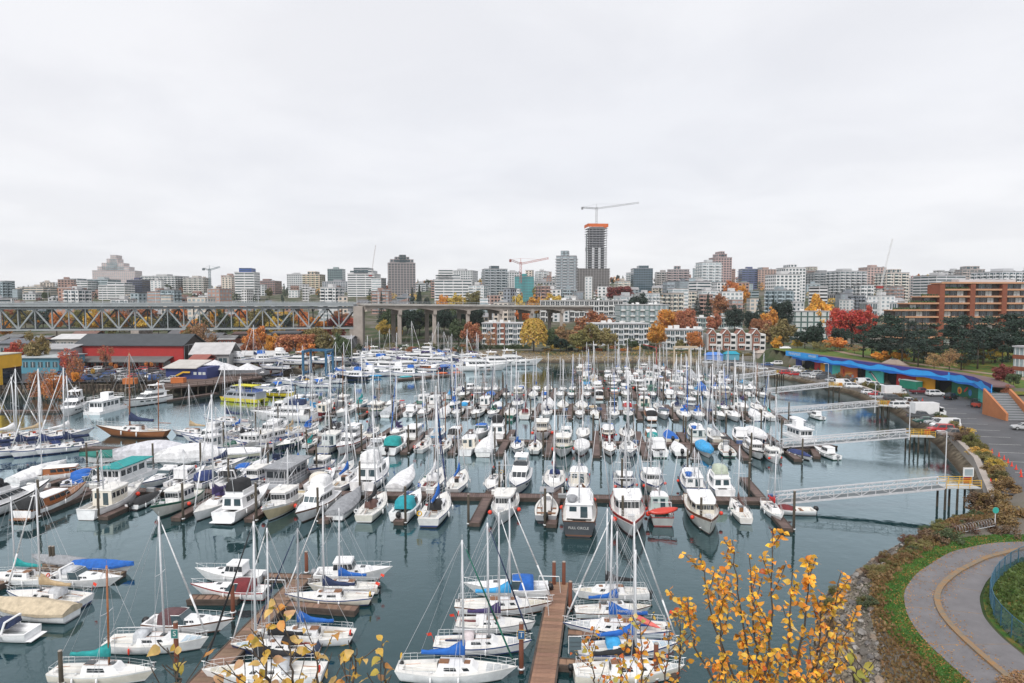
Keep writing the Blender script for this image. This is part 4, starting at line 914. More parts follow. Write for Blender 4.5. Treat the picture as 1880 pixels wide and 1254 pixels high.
def k_skiff(v):
    P = {}; L = 5.6; h = Hull(L, 2.1, .62, sw=.86, tm=.38, bow=.4, rake=.8, p=2.3, flare=.74)
    P['hull'] = (h.mesh(), ['gelcoat','STRIPE','STRIPE','antifoul'], 'hull', None, True)
    P['deck'] = (h.deck(.04, .78, .84, .42), ['deck_cream','deck_grey'], None, None, False)
    k = MB()
    for t in (.25,.5): k.box(h.x(t)-.16,-h.b(t)*.85,.42,h.x(t)+.16,h.b(t)*.85,.47)
    P['thwart'] = (k, ['teak'], None, None, False)
    if v == 0: P['cover'] = (barrel(h, .42, .8, .9, .55, .55, sag=.5, steep=1.6), ['canvas'], 'canvas', None, True)
    if v == 1:
        k = MB(); k.box(h.x(.42),-.35,.2,h.x(.55),.35,1.15); k.add([(h.x(.55),-.35,1.15),(h.x(.55),.35,1.15),(h.x(.5),.32,1.5),(h.x(.5),-.32,1.5)], [(0,1,2,3)]); P['console'] = (k, ['white_gel'], None, None, False)
        k = MB(); 
        for x in (.36,.6):
            for sd in (-.5,.5): k.tube((h.x(x),sd,.5), (h.x(x),sd,2.1), .03, .03, 5)
        k.box(h.x(.33),-.62,2.1,h.x(.63),.62,2.16); P['t_top'] = (k, ['canvas'], 'canvas', None, False)
    P['outboard_motor'] = (outboard(h.x(0)-.38, 0, .3, 1.1), ['black'], None, None, True)
    return L, P

def k_house(v):
    """box-shaped floating cabins"""
    P = {}; L = 12.0; B = 4.4; k = MB(); k.box(-6,-2.2,-.3,6,2.2,.75); P['hull'] = (k, ['gelcoat'], 'hull', None, False)
    k = MB(); x0, x1 = -4.2, 3.2; k.box(x0,-1.85,.75,x1,1.85,3.2); P['cabin'] = (k, ['paint'], 'house', None, False)
    for i, (q, sp) in enumerate((([(x0,-1.85,.75),(x1,-1.85,.75),(x1,-1.85,3.2),(x0,-1.85,3.2)], [(.05,.2),(.26,.42),(.48,.62),(.7,.9)]), ([(x1,1.85,.75),(x0,1.85,.75),(x0,1.85,3.2),(x1,1.85,3.2)], [(.05,.2),(.26,.42),(.48,.62),(.7,.9)]),
                   ([(x1,-1.85,.75),(x1,1.85,.75),(x1,1.85,3.2),(x1,-1.85,3.2)], [(.08,.36),(.42,.58),(.64,.92)]), ([(x0,1.85,.75),(x0,-1.85,.75),(x0,-1.85,3.2),(x0,1.85,3.2)], [(.08,.36),(.42,.58),(.64,.92)]))):
        w = MB()
        for a, b in sp: w.panel(q, a, b, .42, .82, .04)
        P['window' + (f'#{i}' if i else '')] = (w, ['glass_dark'], None, 'cabin', False)
    k = MB(); k.box(x0-.5,-2.15,3.2,x1+1.6,2.15,3.36); P['roof'] = (k, ['canvas'], 'canvas', None, False)
    k = MB()
    for z in (1.2,1.7) + ((3.9,4.3) if v == 1 else ()):
        xa, xb = (-5.9,5.9) if z < 3 else (x0-.4,x1+1.5); k.path([(xa,-2.1,z),(xb,-2.1,z),(xb,2.1,z),(xa,2.1,z),(xa,-2.1,z)], .03, 4)
    for x in np.linspace(-5.9,5.9,9):
        for y in (-2.1,2.1): k.tube((x,y,.7), (x,y,1.7), .03, .03, 4)
        if v == 1 and x0-.4 <= x <= x1+1.5:
            for y in (-2.1,2.1): k.tube((x,y,3.3), (x,y,4.3), .03, .03, 4)
    for x in (-5.7,4.7):
        for y in (-2.05,2.05): k.tube((x,y,.7), (x,y,3.25), .04, .04, 4)
    P['guard_rail'] = (k, ['white_gel'], None, None, False)
    if v == 1:
        k = MB(); k.box(-.5,-1.1,3.36,1.8,1.1,5.1); P['upper_cabin'] = (k, ['white_gel'], None, None, False)
        w = MB(); w.panel([(-.5,-1.1,3.36),(1.8,-1.1,3.36),(1.8,-1.1,5.1),(-.5,-1.1,5.1)], .1, .9, .5, .85, .03); w.panel([(1.8,-1.1,3.36),(1.8,1.1,3.36),(1.8,1.1,5.1),(1.8,-1.1,5.1)], .1, .9, .5, .85, .03); P['window#9'] = (w, ['glass_dark'], None, 'upper_cabin', False)
    return L, P

KINDS = {'sail': (k_sail, 6), 'power': (k_power, 6), 'trawl': (k_trawl, 4), 'yacht': (k_yacht, 3), 'cover': (k_cover, 3), 'skiff': (k_skiff, 3), 'house': (k_house, 2)}
NAMES = {'sail': 'sailboat', 'power': 'motor_boat', 'trawl': 'trawler', 'yacht': 'motor_yacht', 'cover': 'covered_boat', 'skiff': 'skiff', 'house': 'houseboat'}
CATS = {'sail': 'sailboat', 'power': 'motorboat', 'trawl': 'fishing boat', 'yacht': 'yacht', 'cover': 'boat', 'skiff': 'skiff', 'house': 'houseboat'}
GROUPS = {'sail': 'sailboats moored in the marina', 'power': 'motorboats moored in the marina', 'trawl': 'fishing boats moored in the marina', 'yacht': 'motor yachts moored in the marina', 'cover': 'tarp-covered boats in the marina', 'skiff': 'small open boats in the marina', 'house': 'houseboats in the marina'}
BMESH = {}
def boat_meshes(kind, v):
    if (kind, v) in BMESH: return BMESH[(kind, v)]
    L, P = KINDS[kind][0](v); out = []
    for nm_, (mb_, mats, ck, par, sm) in P.items():
        mm = [x if x in MAT else 'white_gel' for x in mats]; b = nm_.split('#')[0]; subs = None
        if b in SPLIT:
            isl = islands(mb_)
            if len(isl) > 1: subs = [k.mesh(b, mm, sm) for k in isl]
        out.append((nm_, mb_.mesh(b, mm, sm), list(mats), ck, par, subs))
    BMESH[(kind, v)] = (L, out); return BMESH[(kind, v)]
def slot_mat(o, i, mat):
    o.material_slots[i].link = 'OBJECT'; o.material_slots[i].material = MAT[mat]
WHITE = (.82,.82,.825); CREAM = (.74,.69,.60); NAVY = (.025,.04,.10); BLUE = (.02,.13,.48); SKYBLUE = (.05,.35,.68); TEAL = (.02,.30,.30); GREEN = (.015,.13,.09); MAROON = (.17,.025,.03); RED = (.50,.02,.02)
BLACK = (.022,.023,.026); GREY = (.30,.31,.33); LGREY = (.52,.54,.57); TAN = (.48,.36,.22); PURPLE = (.055,.04,.13); BROWN = (.13,.07,.06); WHITEC = (.80,.80,.81); ORANGE = (.62,.16,.03); DKBLUE = (.03,.05,.16)
CN = {NAVY:'navy', BLUE:'bright blue', SKYBLUE:'light blue', TEAL:'teal', GREEN:'dark green', MAROON:'maroon', RED:'red', BLACK:'black', GREY:'grey', LGREY:'pale grey', TAN:'tan', PURPLE:'purple', BROWN:'brown', WHITEC:'white', WHITE:'white', CREAM:'cream', ORANGE:'orange', DKBLUE:'dark blue'}
def boat(kind, v, x, y, ang, L, hull=WHITE, canvas=BLUE, stripe='stripe_blue', jib=WHITEC, dodger=None, mast='alu', house=WHITE, fender='white_gel', label=None, where='in the marina', skip=(), lod=0, desc=None):
    L0, parts = boat_meshes(kind, v); s = L/L0
    root = thing(NAMES[kind], None, CATS[kind], (x, y, 0), RAD(ang), GROUPS[kind], s)
    root.rotation_euler = (RAD(rnd.uniform(-1.6,1.6)), RAD(rnd.uniform(-.6,.6)), RAD(ang))
    lk = {}
    sk_ = ('companionway','handrail','cushion','winch','nonskid_panel','tiller','lifebuoy','ensign','rope_coil')
    drop = {1: sk_ + ('fender','hatch','anchor_winch'), 2: sk_ + ('lifeline','fender','hatch','anchor_winch','lashing','aerial','gunwale','thwart','windshield_frame')}.get(lod, ())
    pick = rnd.random(); extra_skip = tuple(n for n, pr in (('cushion',.45),('lifebuoy',.5),('ensign',.18),('nonskid_panel',.6),('rope_coil',.6),('handrail',.7)) if rnd.random() > pr)
    cols = {'cushion': rnd.choice([NAVY,BLUE,TAN,MAROON,LGREY]), 'pad': rnd.choice([(.5,.52,.53),(.45,.55,.62),(.62,.58,.48),(.56,.6,.6)]), 'hull': hull, 'canvas': canvas, 'jib': jib, 'dodger': dodger or canvas, 'house': house}
    for nm_, me, mats, ck, par, subs in parts:
        b = nm_.split('#')[0]
        if b in skip or b in drop or b in extra_skip or (par and par in skip): continue
        if subs and lod == 0:
            for sm_ in subs: obj(b, sm_, lk[par] if par else root, cols[ck] if ck else None)
            continue
        o = obj(b, me, lk[par] if par else root, cols[ck] if ck else None); lk[nm_] = o
        if subs: o['kind'] = 'stuff'
        for i, mt in enumerate(mats):
            if mt == 'STRIPE': slot_mat(o, i, stripe)
            elif mt == 'MAST': slot_mat(o, i, mast)
            elif mt == 'FENDER': slot_mat(o, i, fender)
            elif mt == 'LIFE': slot_mat(o, i, rnd.choice(['orange_buoy','orange_buoy','yellow','white_gel']))
            elif mt == 'ROPE': slot_mat(o, i, rnd.choice(['stripe_blue','white_gel','stripe_red','stripe_green']))
            elif mt == 'HOUSE': slot_mat(o, i, 'paint')
    if label: root['label'] = label
    else: pend(root, desc or describe(kind, v, hull, canvas, house, skip), where, x, y)
    return root
def describe(kind, v, hull, canvas, house, skip):
    hc, cc = CN.get(hull, 'white'), CN.get(canvas, 'blue')
    if kind == 'sail': return f'{hc} ' + ('two-masted ' if v == 3 else '') + f'sailboat, {cc} sail cover,'
    if kind == 'power': return [f'{hc} cruiser with {cc} canvas top', f'{hc} pilothouse motorboat', f'{hc} flybridge cruiser with {cc} canopy', f'{hc} runabout under {cc} cover', f'{hc} express cruiser with radar arch', f'{hc} classic wooden cruiser'][v]
    if kind == 'trawl': return [f'{hc} troller with tall poles', f'{hc} trawler yacht with flybridge', f'{hc} gillnetter with net drum', f'{hc} small workboat'][v]
    if kind == 'yacht': return f'large {hc} motor yacht' + (f' with {cc} bimini' if v == 2 else '')
    if kind == 'cover': return f'boat wrapped in {cc} tarpaulin' + (' with bare mast' if v == 2 else '')
    if kind == 'skiff': return [f'{hc} skiff with {cc} cover', f'{hc} console skiff', f'{hc} open skiff'][v]
    return f'{hc} boxy houseboat'
def bp(kind, v, px, py, L, ang, **k):
    p = W(px, py); return boat(kind, v, p.x, p.y, ang, L, **k)
# ================================================================== named boats: front ranks (pixel of the hull's middle at the waterline, length, heading)
FB = 'in front rank left of centre dock'
bp('sail', 0, 835, 1246, 8.3, -3, canvas=BLUE, jib=GREEN, label='cream-white sailboat with bright blue boom cover, nearest left of centre dock', stripe='stripe_white')
bp('sail', 1, 884, 1195, 7.7, -1, canvas=WHITEC, dodger=(.62,.55,.56), jib=NAVY, label='white sailboat with clear spray hood and orange lifebuoy left of centre dock', stripe='stripe_blue', skip=('sail_cover',))
bp('sail', 4, 905, 1157, 7.2, -1, canvas=PURPLE, jib=WHITEC, dodger=WHITEC, label='white sailboat with purple boom cover and red rag left of centre dock', stripe='stripe_grey')
bp('sail', 0, 923, 1124, 8.2, 0, canvas=SKYBLUE, jib=WHITEC, label='cream sailboat with brown stripe and light blue tarp left of centre dock', stripe='stripe_brown')
bp('power', 0, 938, 1093, 7.6, 180, canvas=BLUE, label='white cruiser with bright blue canopy at head of centre dock', stripe='stripe_white')
bp('sail', 2, 1124, 1098, 7.2, 180, canvas=BLACK, label='white sailboat with charcoal boom cover right of centre dock, farthest back', stripe='stripe_white')
bp('sail', 5, 1122, 1130, 6.8, 3, canvas=BLUE, label='pale sailboat with powder blue deck and wedge-shaped blue cover right of centre dock', stripe='stripe_brown', hull=(.66,.71,.72))
r_ = bp('sail', 0, 1134, 1166, 8.2, 178, canvas=BLUE, hull=(.66,.74,.8), label='pale blue sailboat with lettered blue sail cover right of centre dock', stripe='stripe_blue')
text_obj('lettering', 'Nancy Tallow!', 0.42, 'line_white', r_, (-1.1, .175, 2.55), (math.pi/2, 0, math.pi))
bp('sail', 1, 1150, 1205, 8.0, 4, canvas=BLUE, dodger=SKYBLUE, label='white sailboat with pink kayak and blue hood right of centre dock', stripe='stripe_blue')
bp('sail', 2, 1150, 1247, 8.3, 2, canvas=BLACK, hull=CREAM, label='cream sailboat with black outboard, nearest right of centre dock', stripe='stripe_white')
kk = MB(); rs = []
for i in range(9):
    t = i/8*2-1; w = .34*(1-abs(t)**2.2)+.02; rs.append([(t*1.9, w*math.cos(a), .16+.2*(1-abs(t)**2.2)*math.sin(a)+.1*abs(t)**3) for a in np.linspace(0, 2*math.pi, 9)[:-1]])
kk.rings(rs); p = W(1190,1170); o = tag(kk.build('kayak', 'canvas', None, True, (.70,.16,.14)), 'pink kayak lashed on sailboat deck right of centre dock', 'kayak'); o.location = (p.x-.6, p.y-.2, 1.55); o.rotation_euler = (0,RAD(8),RAD(-42))
# solar panel on the nearest right sailboat
p = W(1053,1240); r = thing('solar_panel', 'pair of dark solar panels on a stern frame right of centre dock', 'solar panel', (p.x+.2, p.y+.9, 0))
for i in range(3):
    k = MB(); k.add([(-.5,-.02,2.3-.34*i),(.5,-.02,2.3-.34*i),(.5,.14,2.6-.34*i),(-.5,.14,2.6-.34*i),(-.5,.0,2.29-.34*i),(.5,.0,2.29-.34*i),(.5,.17,2.6-.34*i),(-.5,.17,2.6-.34*i)], [(0,1,2,3),(7,6,5,4),(0,4,5,1),(2,6,7,3),(0,3,7,4),(1,5,6,2)]); k.build('panel', 'glass_blue', r)
k = MB(); k.path([(-.52,.02,1.3),(-.52,.2,2.65),(.52,.2,2.65),(.52,.02,1.3)], .03, 5); k.build('frame', 'steel_rail', r)
# diagonal dock (left front)
bp('sail', 5, 186, 1249, 7.6, -2, canvas=TEAL, hull=CREAM, mast='varnish', label='cream sailboat with wooden mast and teal boom cover at lower left', stripe='stripe_white', skip=('outboard_motor',))
bp('sail', 1, 288, 1192, 8.0, 0, canvas=WHITEC, dodger=LGREY, fender='orange_buoy', label='white sailboat under pale tent with red fenders left of diagonal dock', stripe='stripe_white', skip=('sail_cover',))
bp('power', 0, 342, 1158, 7.2, -4, canvas=(.12,.06,.065), label='white cruiser under brown canvas left of diagonal dock', stripe='stripe_brown')
bp('power', 0, 428, 1096, 7.0, 176, canvas=MAROON, label='white cruiser with red stripe and dark red canopy left of diagonal dock', stripe='stripe_red')
bp('power', 1, 428, 1066, 6.6, 176, label='white pilothouse motorboat left of diagonal dock head', stripe='stripe_white')
bp('sail', 1, 488, 1252, 8.8, 182, canvas=BLACK, dodger=LGREY, label='white sailboat with pale grey tent right of diagonal dock, nearest', stripe='stripe_white', jib=BLACK)
bp('sail', 4, 508, 1200, 7.2, 180, hull=NAVY, canvas=BLACK, dodger=BLACK, label='navy hulled sailboat with black covers right of diagonal dock', stripe='stripe_white')
bp('sail', 0, 562, 1178, 7.6, 180, canvas=BLUE, mast='stripe_grey', label='white sailboat with dark mast and blue boom cover right of diagonal dock', stripe='stripe_white', jib=NAVY)
bp('sail', 0, 607, 1108, 7.6, 180, canvas=NAVY, hull=CREAM, label='cream sailboat with navy cove line and navy boom cover right of diagonal dock', stripe='stripe_blue')
bp('sail', 2, 634, 1087, 6.9, 178, canvas=BLUE, hull=CREAM, label='cream sailboat with orange lifebuoy and blue boom cover right of diagonal dock', stripe='stripe_white')
bp('power', 1, 642, 1064, 7.2, 2, label='white motorboat with rounded cabin off the diagonal dock head', stripe='stripe_white')
# far left cluster
bp('cover', 1, 186, 1049, 6.4, -6, canvas=BLUE, label='white motorboat under bright blue tarp at far left', stripe='stripe_white')
bp('power', 4, 150, 1074, 7.4, -7, canvas=LGREY, label='white express cruiser with arched windscreen at far left', stripe='stripe_white')
bp('sail', 1, 88, 1108, 8.2, 172, canvas=TAN, dodger=LGREY, label='white sailboat with grey spray hood at far left', stripe='stripe_blue')
bp('cover', 1, 58, 1133, 8.5, 172, canvas=(.55,.46,.33), hull=WHITE, label='white boat under crumpled tan tarp at far left edge', stripe='stripe_grey')
bp('power', 4, -6, 1170, 7.0, 175, canvas=NAVY, label='white boat with navy canvas cut by left edge, near bottom', stripe='stripe_white')
bp('sail', 2, 40, 1070, 7.4, 175, canvas=TEAL, label='white sailboat with teal cover behind the far left dock', stripe='stripe_white')
bp('cover', 1, 110, 1040, 6.0, 170, canvas=GREY, label='small boat under grey cover behind the far left dock', stripe='stripe_white')

# ---- nearest long row, near side (bow away 84, bow to camera -96)
AW, TO = 84, -96
NA = 'on near side of nearest long dock'
def rowpos(dock, px, side, L):
    """centre of a boat berthed on a dock at the pixel column of its middle"""
    a, u, LL, fing, w, fl = DOCKS[dock]
    best = None
    for s in np.linspace(-8, LL+8, 700):
        c = a+u*s+FDIR*side*(w/2+.7+L/2); d = abs(PX(c.x, c.y)[0]-px)
        if best is None or d < best[0]: best = (d, c)
    return best[1]
def rb(dock, side, kind, v, px, L, dirn, **k):
    c = rowpos(dock, px, side, L); return boat(kind, v, c.x, c.y, (AW if dirn > 0 else TO)+rnd.uniform(-1.5,1.5), L, **k)
rb('A', -1, 'yacht', 2, 8, 14, 1, canvas=BLACK, label='large white motor yacht cut by left edge on nearest long dock', stripe='stripe_black')
rb('A', -1, 'power', 5, 100, 11.5, 1, canvas=BLACK, label='classic white cruiser with varnished cabin and brown transom on nearest long dock', stripe='stripe_brown')
rb('A', -1, 'trawl', 3, 208, 11, 1, canvas=BLUE, label='white double-ended cabin boat with blue cover and white dinghy on nearest long dock', stripe='stripe_white', house=CREAM)
rb('A', -1, 'power', 3, 268, 6.5, 1, canvas=BLACK, label='runabout under black cover on nearest long dock', stripe='stripe_black')
rb('A', -1, 'trawl', 3, 328, 10, -1, hull=(.70,.69,.64), label='white cabin boat with green trim on nearest long dock', stripe='stripe_green', house=WHITE)
rb('A', -1, 'sail', 4, 398, 11, -1, canvas=PURPLE, dodger=PURPLE, label='white pilot sailboat with purple hood on nearest long dock', stripe='stripe_white')
rb('A', -1, 'power', 2, 452, 11.5, 1, canvas=BLACK, label='white sport cruiser with rolled blue awning on nearest long dock', stripe='stripe_white')
rb('A', -1, 'trawl', 3, 520, 10.5, -1, hull=(.66,.55,.36), house=WHITE, label='buff hulled boat with teal window panes on nearest long dock', stripe='stripe_white')
rb('A', -1, 'power', 2, 580, 11, -1, canvas=WHITEC, label='white flybridge cruiser with square windows on nearest long dock', stripe='stripe_brown')
rb('A', -1, 'cover', 1, 638, 9.5, 1, canvas=GREY, label='boat under crumpled grey tarp on nearest long dock', stripe='stripe_black')
rb('A', -1, 'sail', 1, 688, 10, 1, canvas=BLACK, dodger=BROWN, label='cream sailboat with black wedge of sail on nearest long dock', hull=(.73,.70,.62), stripe='stripe_white')
rb('A', -1, 'power', 0, 752, 9.6, 1, canvas=(.02,.30,.36), label='white cruiser with turquoise canopy on nearest long dock', stripe='stripe_white')
rb('A', -1, 'sail', 1, 805, 11.5, 1, canvas=BLUE, dodger=BLACK, hull=(.72,.72,.70), label='sailboat with black spray hood and blue sail cover beside open berth', stripe='stripe_blue', jib=DKBLUE)
rb('A', -1, 'trawl', 3, 928, 10.5, -1, label='small white trawler with bow to camera right of open berth', stripe='stripe_white', hull=(.74,.75,.76))
rb('A', -1, 'skiff', 1, 1003, 9.0, 1, canvas=GREY, hull=(.30,.31,.33), label='bare aluminium workboat with twin outboards on nearest long dock', stripe='stripe_black')
fc = rb('A', -1, 'trawl', 1, 1064, 14, 1, hull=(.055,.06,.068), canvas=GREY, label='white trawler yacht with charcoal transom lettered FULL CIRCLE', stripe='stripe_brown', house=WHITE)
text_obj('lettering', 'FULL CIRCLE', .42, 'line_white', fc, (-6.56, 0, 1.05), (math.pi/2, 0, -math.pi/2))
rt = rb('A', -1, 'trawl', 0, 1152, 14.5, -1, label='white fishing boat with dark roof and name board, bow to camera', stripe='stripe_red', house=WHITE, hull=(.76,.76,.76), mast='wire')
k = MB(); k.box(2.12,-1.15,2.85,2.2,1.15,3.3); k.build('name_board', 'white_gel', rt)
text_obj('lettering', 'Sun Surge', .36, 'stripe_grey', rt, (2.21, 0, 3.07), (math.pi/2, 0, math.pi/2), shear=.3)
rb('A', -1, 'trawl', 2, 1210, 9.5, 1, hull=(.33,.34,.33), label='grey gillnetter with red skiff across stern and orange lifebuoy', stripe='stripe_red', house=(.5,.6,.58))
c = rowpos('A', 1210, -1, 9.5); kk = MB(); kk.bar((-1.5,0,0),(1.6,0,.15),.9,.35); rs = []
kk = MB()
for i in range(9):
    t = i/8*2-1; w = .62*(1-abs(t)**2.4)+.03; rs.append([(t*2.0, w*math.cos(a), .25*math.sin(a)) for a in np.linspace(0, 2*math.pi, 9)[:-1]])
kk.rings(rs); o = tag(kk.build('upturned_dinghy', 'paint', None, True, (.55,.05,.03)), 'upturned red dinghy across the stern of a grey gillnetter', 'dinghy'); o.location = (c.x-.5, c.y-4.2, 2.0); o.rotation_euler = (RAD(25),RAD(-6),RAD(4))
rb('A', -1, 'trawl', 1, 1290, 13, -1, hull=(.72,.71,.66), house=(.72,.68,.58), label='cream-roofed trawler with raked bow and red buoys, bow to camera', stripe='stripe_brown', mast='wire', skip=('covered_dinghy','flybridge'))
rb('A', -1, 'sail', 5, 1357, 8, 1, canvas=BROWN, label='small white sailboat with brown folded sails at right end of nearest long dock', hull=(.76,.72,.68), stripe='stripe_white', skip=('outboard_motor',))
rb('A', -1, 'sail', 5, 1418, 7.5, -1, canvas=RED, label='small white sailboat with bright red sail cover at right end of nearest long dock', stripe='stripe_white', skip=('outboard_motor',))
bp('skiff', 0, 1450, 943, 6.5, 176, canvas=MAROON, label='white skiff with maroon cover and black outboard below nearest gangway', stripe='stripe_white')
# ---- nearest long row, far side
NB = 'on far side of nearest long dock'
for px, kind, v, L, dr, kw in ((70,'cover',2,10,1,dict(canvas=WHITEC)),(165,'power',0,9,1,dict(canvas=BLUE)),(232,'house',0,11,1,dict(canvas=TEAL)),(300,'power',4,9,-1,dict(canvas=WHITEC)),(345,'power',1,9,1,dict()),(385,'power',0,9,1,dict(canvas=DKBLUE)),
    (430,'power',4,10,1,dict(canvas=BLACK)),(472,'trawl',3,9.5,-1,dict(stripe='stripe_blue')),(530,'house',0,12,1,dict(canvas=GREY,hull=LGREY,house=GREY)),(592,'power',0,9,1,dict(canvas=CREAM)),(636,'sail',0,10,1,dict(canvas=BLUE)),
    (688,'power',2,13,1,dict(canvas=WHITEC)),(742,'cover',1,10,1,dict(canvas=WHITEC)),(798,'sail',1,11,1,dict(canvas=WHITEC,jib=DKBLUE)),(842,'sail',0,10,1,dict(canvas=BLUE)),(905,'sail',5,9,-1,dict(canvas=BLACK)),(955,'yacht',0,12,-1,dict()),
    (1017,'sail',1,11,-1,dict(canvas=NAVY,dodger=DKBLUE)),(1062,'trawl',0,11,1,dict(house=CREAM)),(1145,'trawl',2,10,-1,dict()),(1197,'trawl',0,11,-1,dict(hull=(.68,.66,.6))),(1270,'trawl',1,11,1,dict(stripe='stripe_blue')),(1318,'power',2,10,1,dict(canvas=(.5,.56,.45)))):
    rb('A', 1, kind, v, px, L, dr, where=NB, **kw)

# ---- the rows behind: filled berth by berth, with the eye-catching ones named
def fill(dock, side, words, seed, wts, px0=None, px1=None, special={}, lod=0, empt=.03):
    r = random.Random(seed); a, u, L, fing, w, fl = DOCKS[dock]; fs = sorted(fing)
    slots = []
    for s0, s1 in zip(fs[:-1], fs[1:]): g_ = s1-s0; slots += [s0+.7+(g_-1.4)*.26, s0+.7+(g_-1.4)*.74]
    for s in slots:
        c0 = a+u*s; px = PX(c0.x, c0.y)[0]
        if (px0 and px < px0) or (px1 and px > px1): continue
        sp = next((v for kx, v in special.items() if abs(kx-px) < 17), None)
        if sp is None and r.random() < empt: continue
        kind = r.choices(list(wts), list(wts.values()))[0]; Lb = r.uniform(8.0, fl+.3)
        if kind == 'skiff': Lb = r.uniform(5, 6.5)
        if kind == 'trawl': Lb = r.uniform(9.5, fl+1.2)
        v = r.randrange(KINDS[kind][1]); dr = r.choice((1, -1, -1)) if kind in ('sail','trawl') else r.choice((1,1,-1))
        kw = dict(hull=r.choices([WHITE,(.78,.78,.77),CREAM,NAVY,GREEN,SKYBLUE,(.45,.47,.48)], [10,6,2,1,.7,.7,1.2])[0], canvas=r.choices([BLUE,NAVY,GREEN,WHITEC,BLACK,MAROON,TAN,LGREY,SKYBLUE,PURPLE,RED,TEAL], [5,4,1,4,3,1,1.5,3,1.5,1.5,.5,.8])[0],
                  stripe=r.choice(['stripe_blue','stripe_white','stripe_black','stripe_red','stripe_white','stripe_green','stripe_brown']), jib=r.choice([WHITEC,WHITEC,NAVY,BLUE,LGREY]), house=r.choice([WHITE,WHITE,CREAM,(.6,.65,.65)]), mast=r.choice(['alu','alu','alu','white_gel','wire','teak' if r.random() < .25 else 'alu']))
        if kind == 'cover' : kw['canvas'] = r.choice([WHITEC, BLUE, GREY, WHITEC, LGREY])
        if sp: kind, v, extra = sp; kw.update(extra); Lb = extra.get('L', Lb); kw.pop('L', None); dr = extra.get('dr', dr); kw.pop('dr', None)
        c = c0+FDIR*side*(w/2+.7+Lb/2)+u*r.uniform(-.25,.25)
        boat(kind, v, c.x, c.y, (AW if dr > 0 else TO)+r.uniform(-2,2), Lb, where=words, lod=lod, **kw)
MIX = {'sail': 8, 'power': 2.8, 'trawl': 1.8, 'cover': .7, 'skiff': .3}
FISH = {'sail': 6.5, 'power': 2.2, 'trawl': 3, 'cover': .4, 'skiff': .2}
fill('B', -1, 'on near side of second dock', 11, MIX, special={855:('sail',1,dict(canvas=BLUE,dodger=(.09,.16,.5),L=11,dr=1)), 893:('cover',1,dict(canvas=WHITEC)), 948:('sail',1,dict(canvas=BLUE,dodger=BLUE,dr=-1)), 990:('sail',0,dict(canvas=PURPLE,dr=1)), 590:('sail',1,dict(canvas=TEAL,dodger=TEAL)),
     640:('trawl',3,dict(hull=(.5,.5,.48))), 1080:('cover',1,dict(canvas=WHITEC)), 1270:('cover',2,dict(canvas=SKYBLUE,L=9)), 1042:('trawl',3,dict(dr=-1)), 1180:('sail',0,dict(canvas=BLUE,dr=-1)), 680:('yacht',1,dict(L=12,dr=-1)), 1325:('skiff',1,dict(L=8)), 1230:('power',3,dict(canvas=WHITEC))})
fill('B', 1, 'on far side of second dock', 12, MIX, special={760:('house',0,dict(canvas=WHITEC,L=8)), 1105:('trawl',1,dict(hull=RED,dr=-1)), 700:('sail',1,dict(canvas=PURPLE,dodger=PURPLE))}, lod=1)
fill('C', -1, 'on near side of third dock', 13, MIX, special={1130:('sail',1,dict(canvas=GREY,dodger=GREY,dr=-1)), 1165:('sail',0,dict(hull=GREEN,canvas=WHITEC,dr=-1)), 1235:('sail',1,dict(canvas=BLUE,dodger=BLUE,dr=-1)), 690:('sail',2,dict(hull=(.1,.3,.55))), 1355:('sail',0,dict(hull=(.45,.68,.72),dr=1)), 620:('trawl',3,dict(hull=MAROON))}, lod=1)
fill('C', 1, 'on far side of third dock', 14, MIX, lod=1)
fill('D', -1, 'on near side of fourth dock', 15, MIX, lod=1)
fill('D', 1, 'on far side of fourth dock', 16, FISH, special={1180:('trawl',2,dict(hull=GREEN,L=13))}, lod=2)
fill('E', -1, 'on near side of fifth dock', 17, FISH, lod=2)
fill('E', 1, 'on far side of fifth dock', 18, FISH, lod=2)
fill('F', -1, 'on near side of sixth dock', 19, FISH, lod=2)
fill('F', 1, 'on far side of sixth dock', 20, FISH, lod=2, empt=.3)
# boats by the gangways on the right
bp('house', 1, 1466, 805, 9, 95, canvas=WHITEC, label='white two-deck houseboat beside the second gangway')
bp('power', 3, 1470, 840, 6.2, -80, canvas=DKBLUE, label='bowrider under dark blue cover below the second gangway', stripe='stripe_black')
bp('power', 1, 1517, 838, 6.5, 100, label='white centre-cabin boat with green trim below the second gangway', stripe='stripe_green')
bp('trawl', 3, 1418, 845, 7.5, -96, label='small white cabin boat at right end of second dock', stripe='stripe_white')
bp('power', 1, 1497, 768, 6, 100, label='small white boat below the third gangway, nearer', stripe='stripe_green')
bp('power', 3, 1465, 775, 6, -80, canvas=WHITEC, label='boat under white cover below the third gangway')
ss = W(1445,832); float_seg_dock = thing('floating_dock', 'short side dock below the second gangway', 'dock', (ss.x, ss.y, 0)); float_seg('walkway', W(1436,832), W(1530,822), 2.0, float_seg_dock); float_seg('finger', W(1492,826), W(1500,843), 1.2, float_seg_dock)

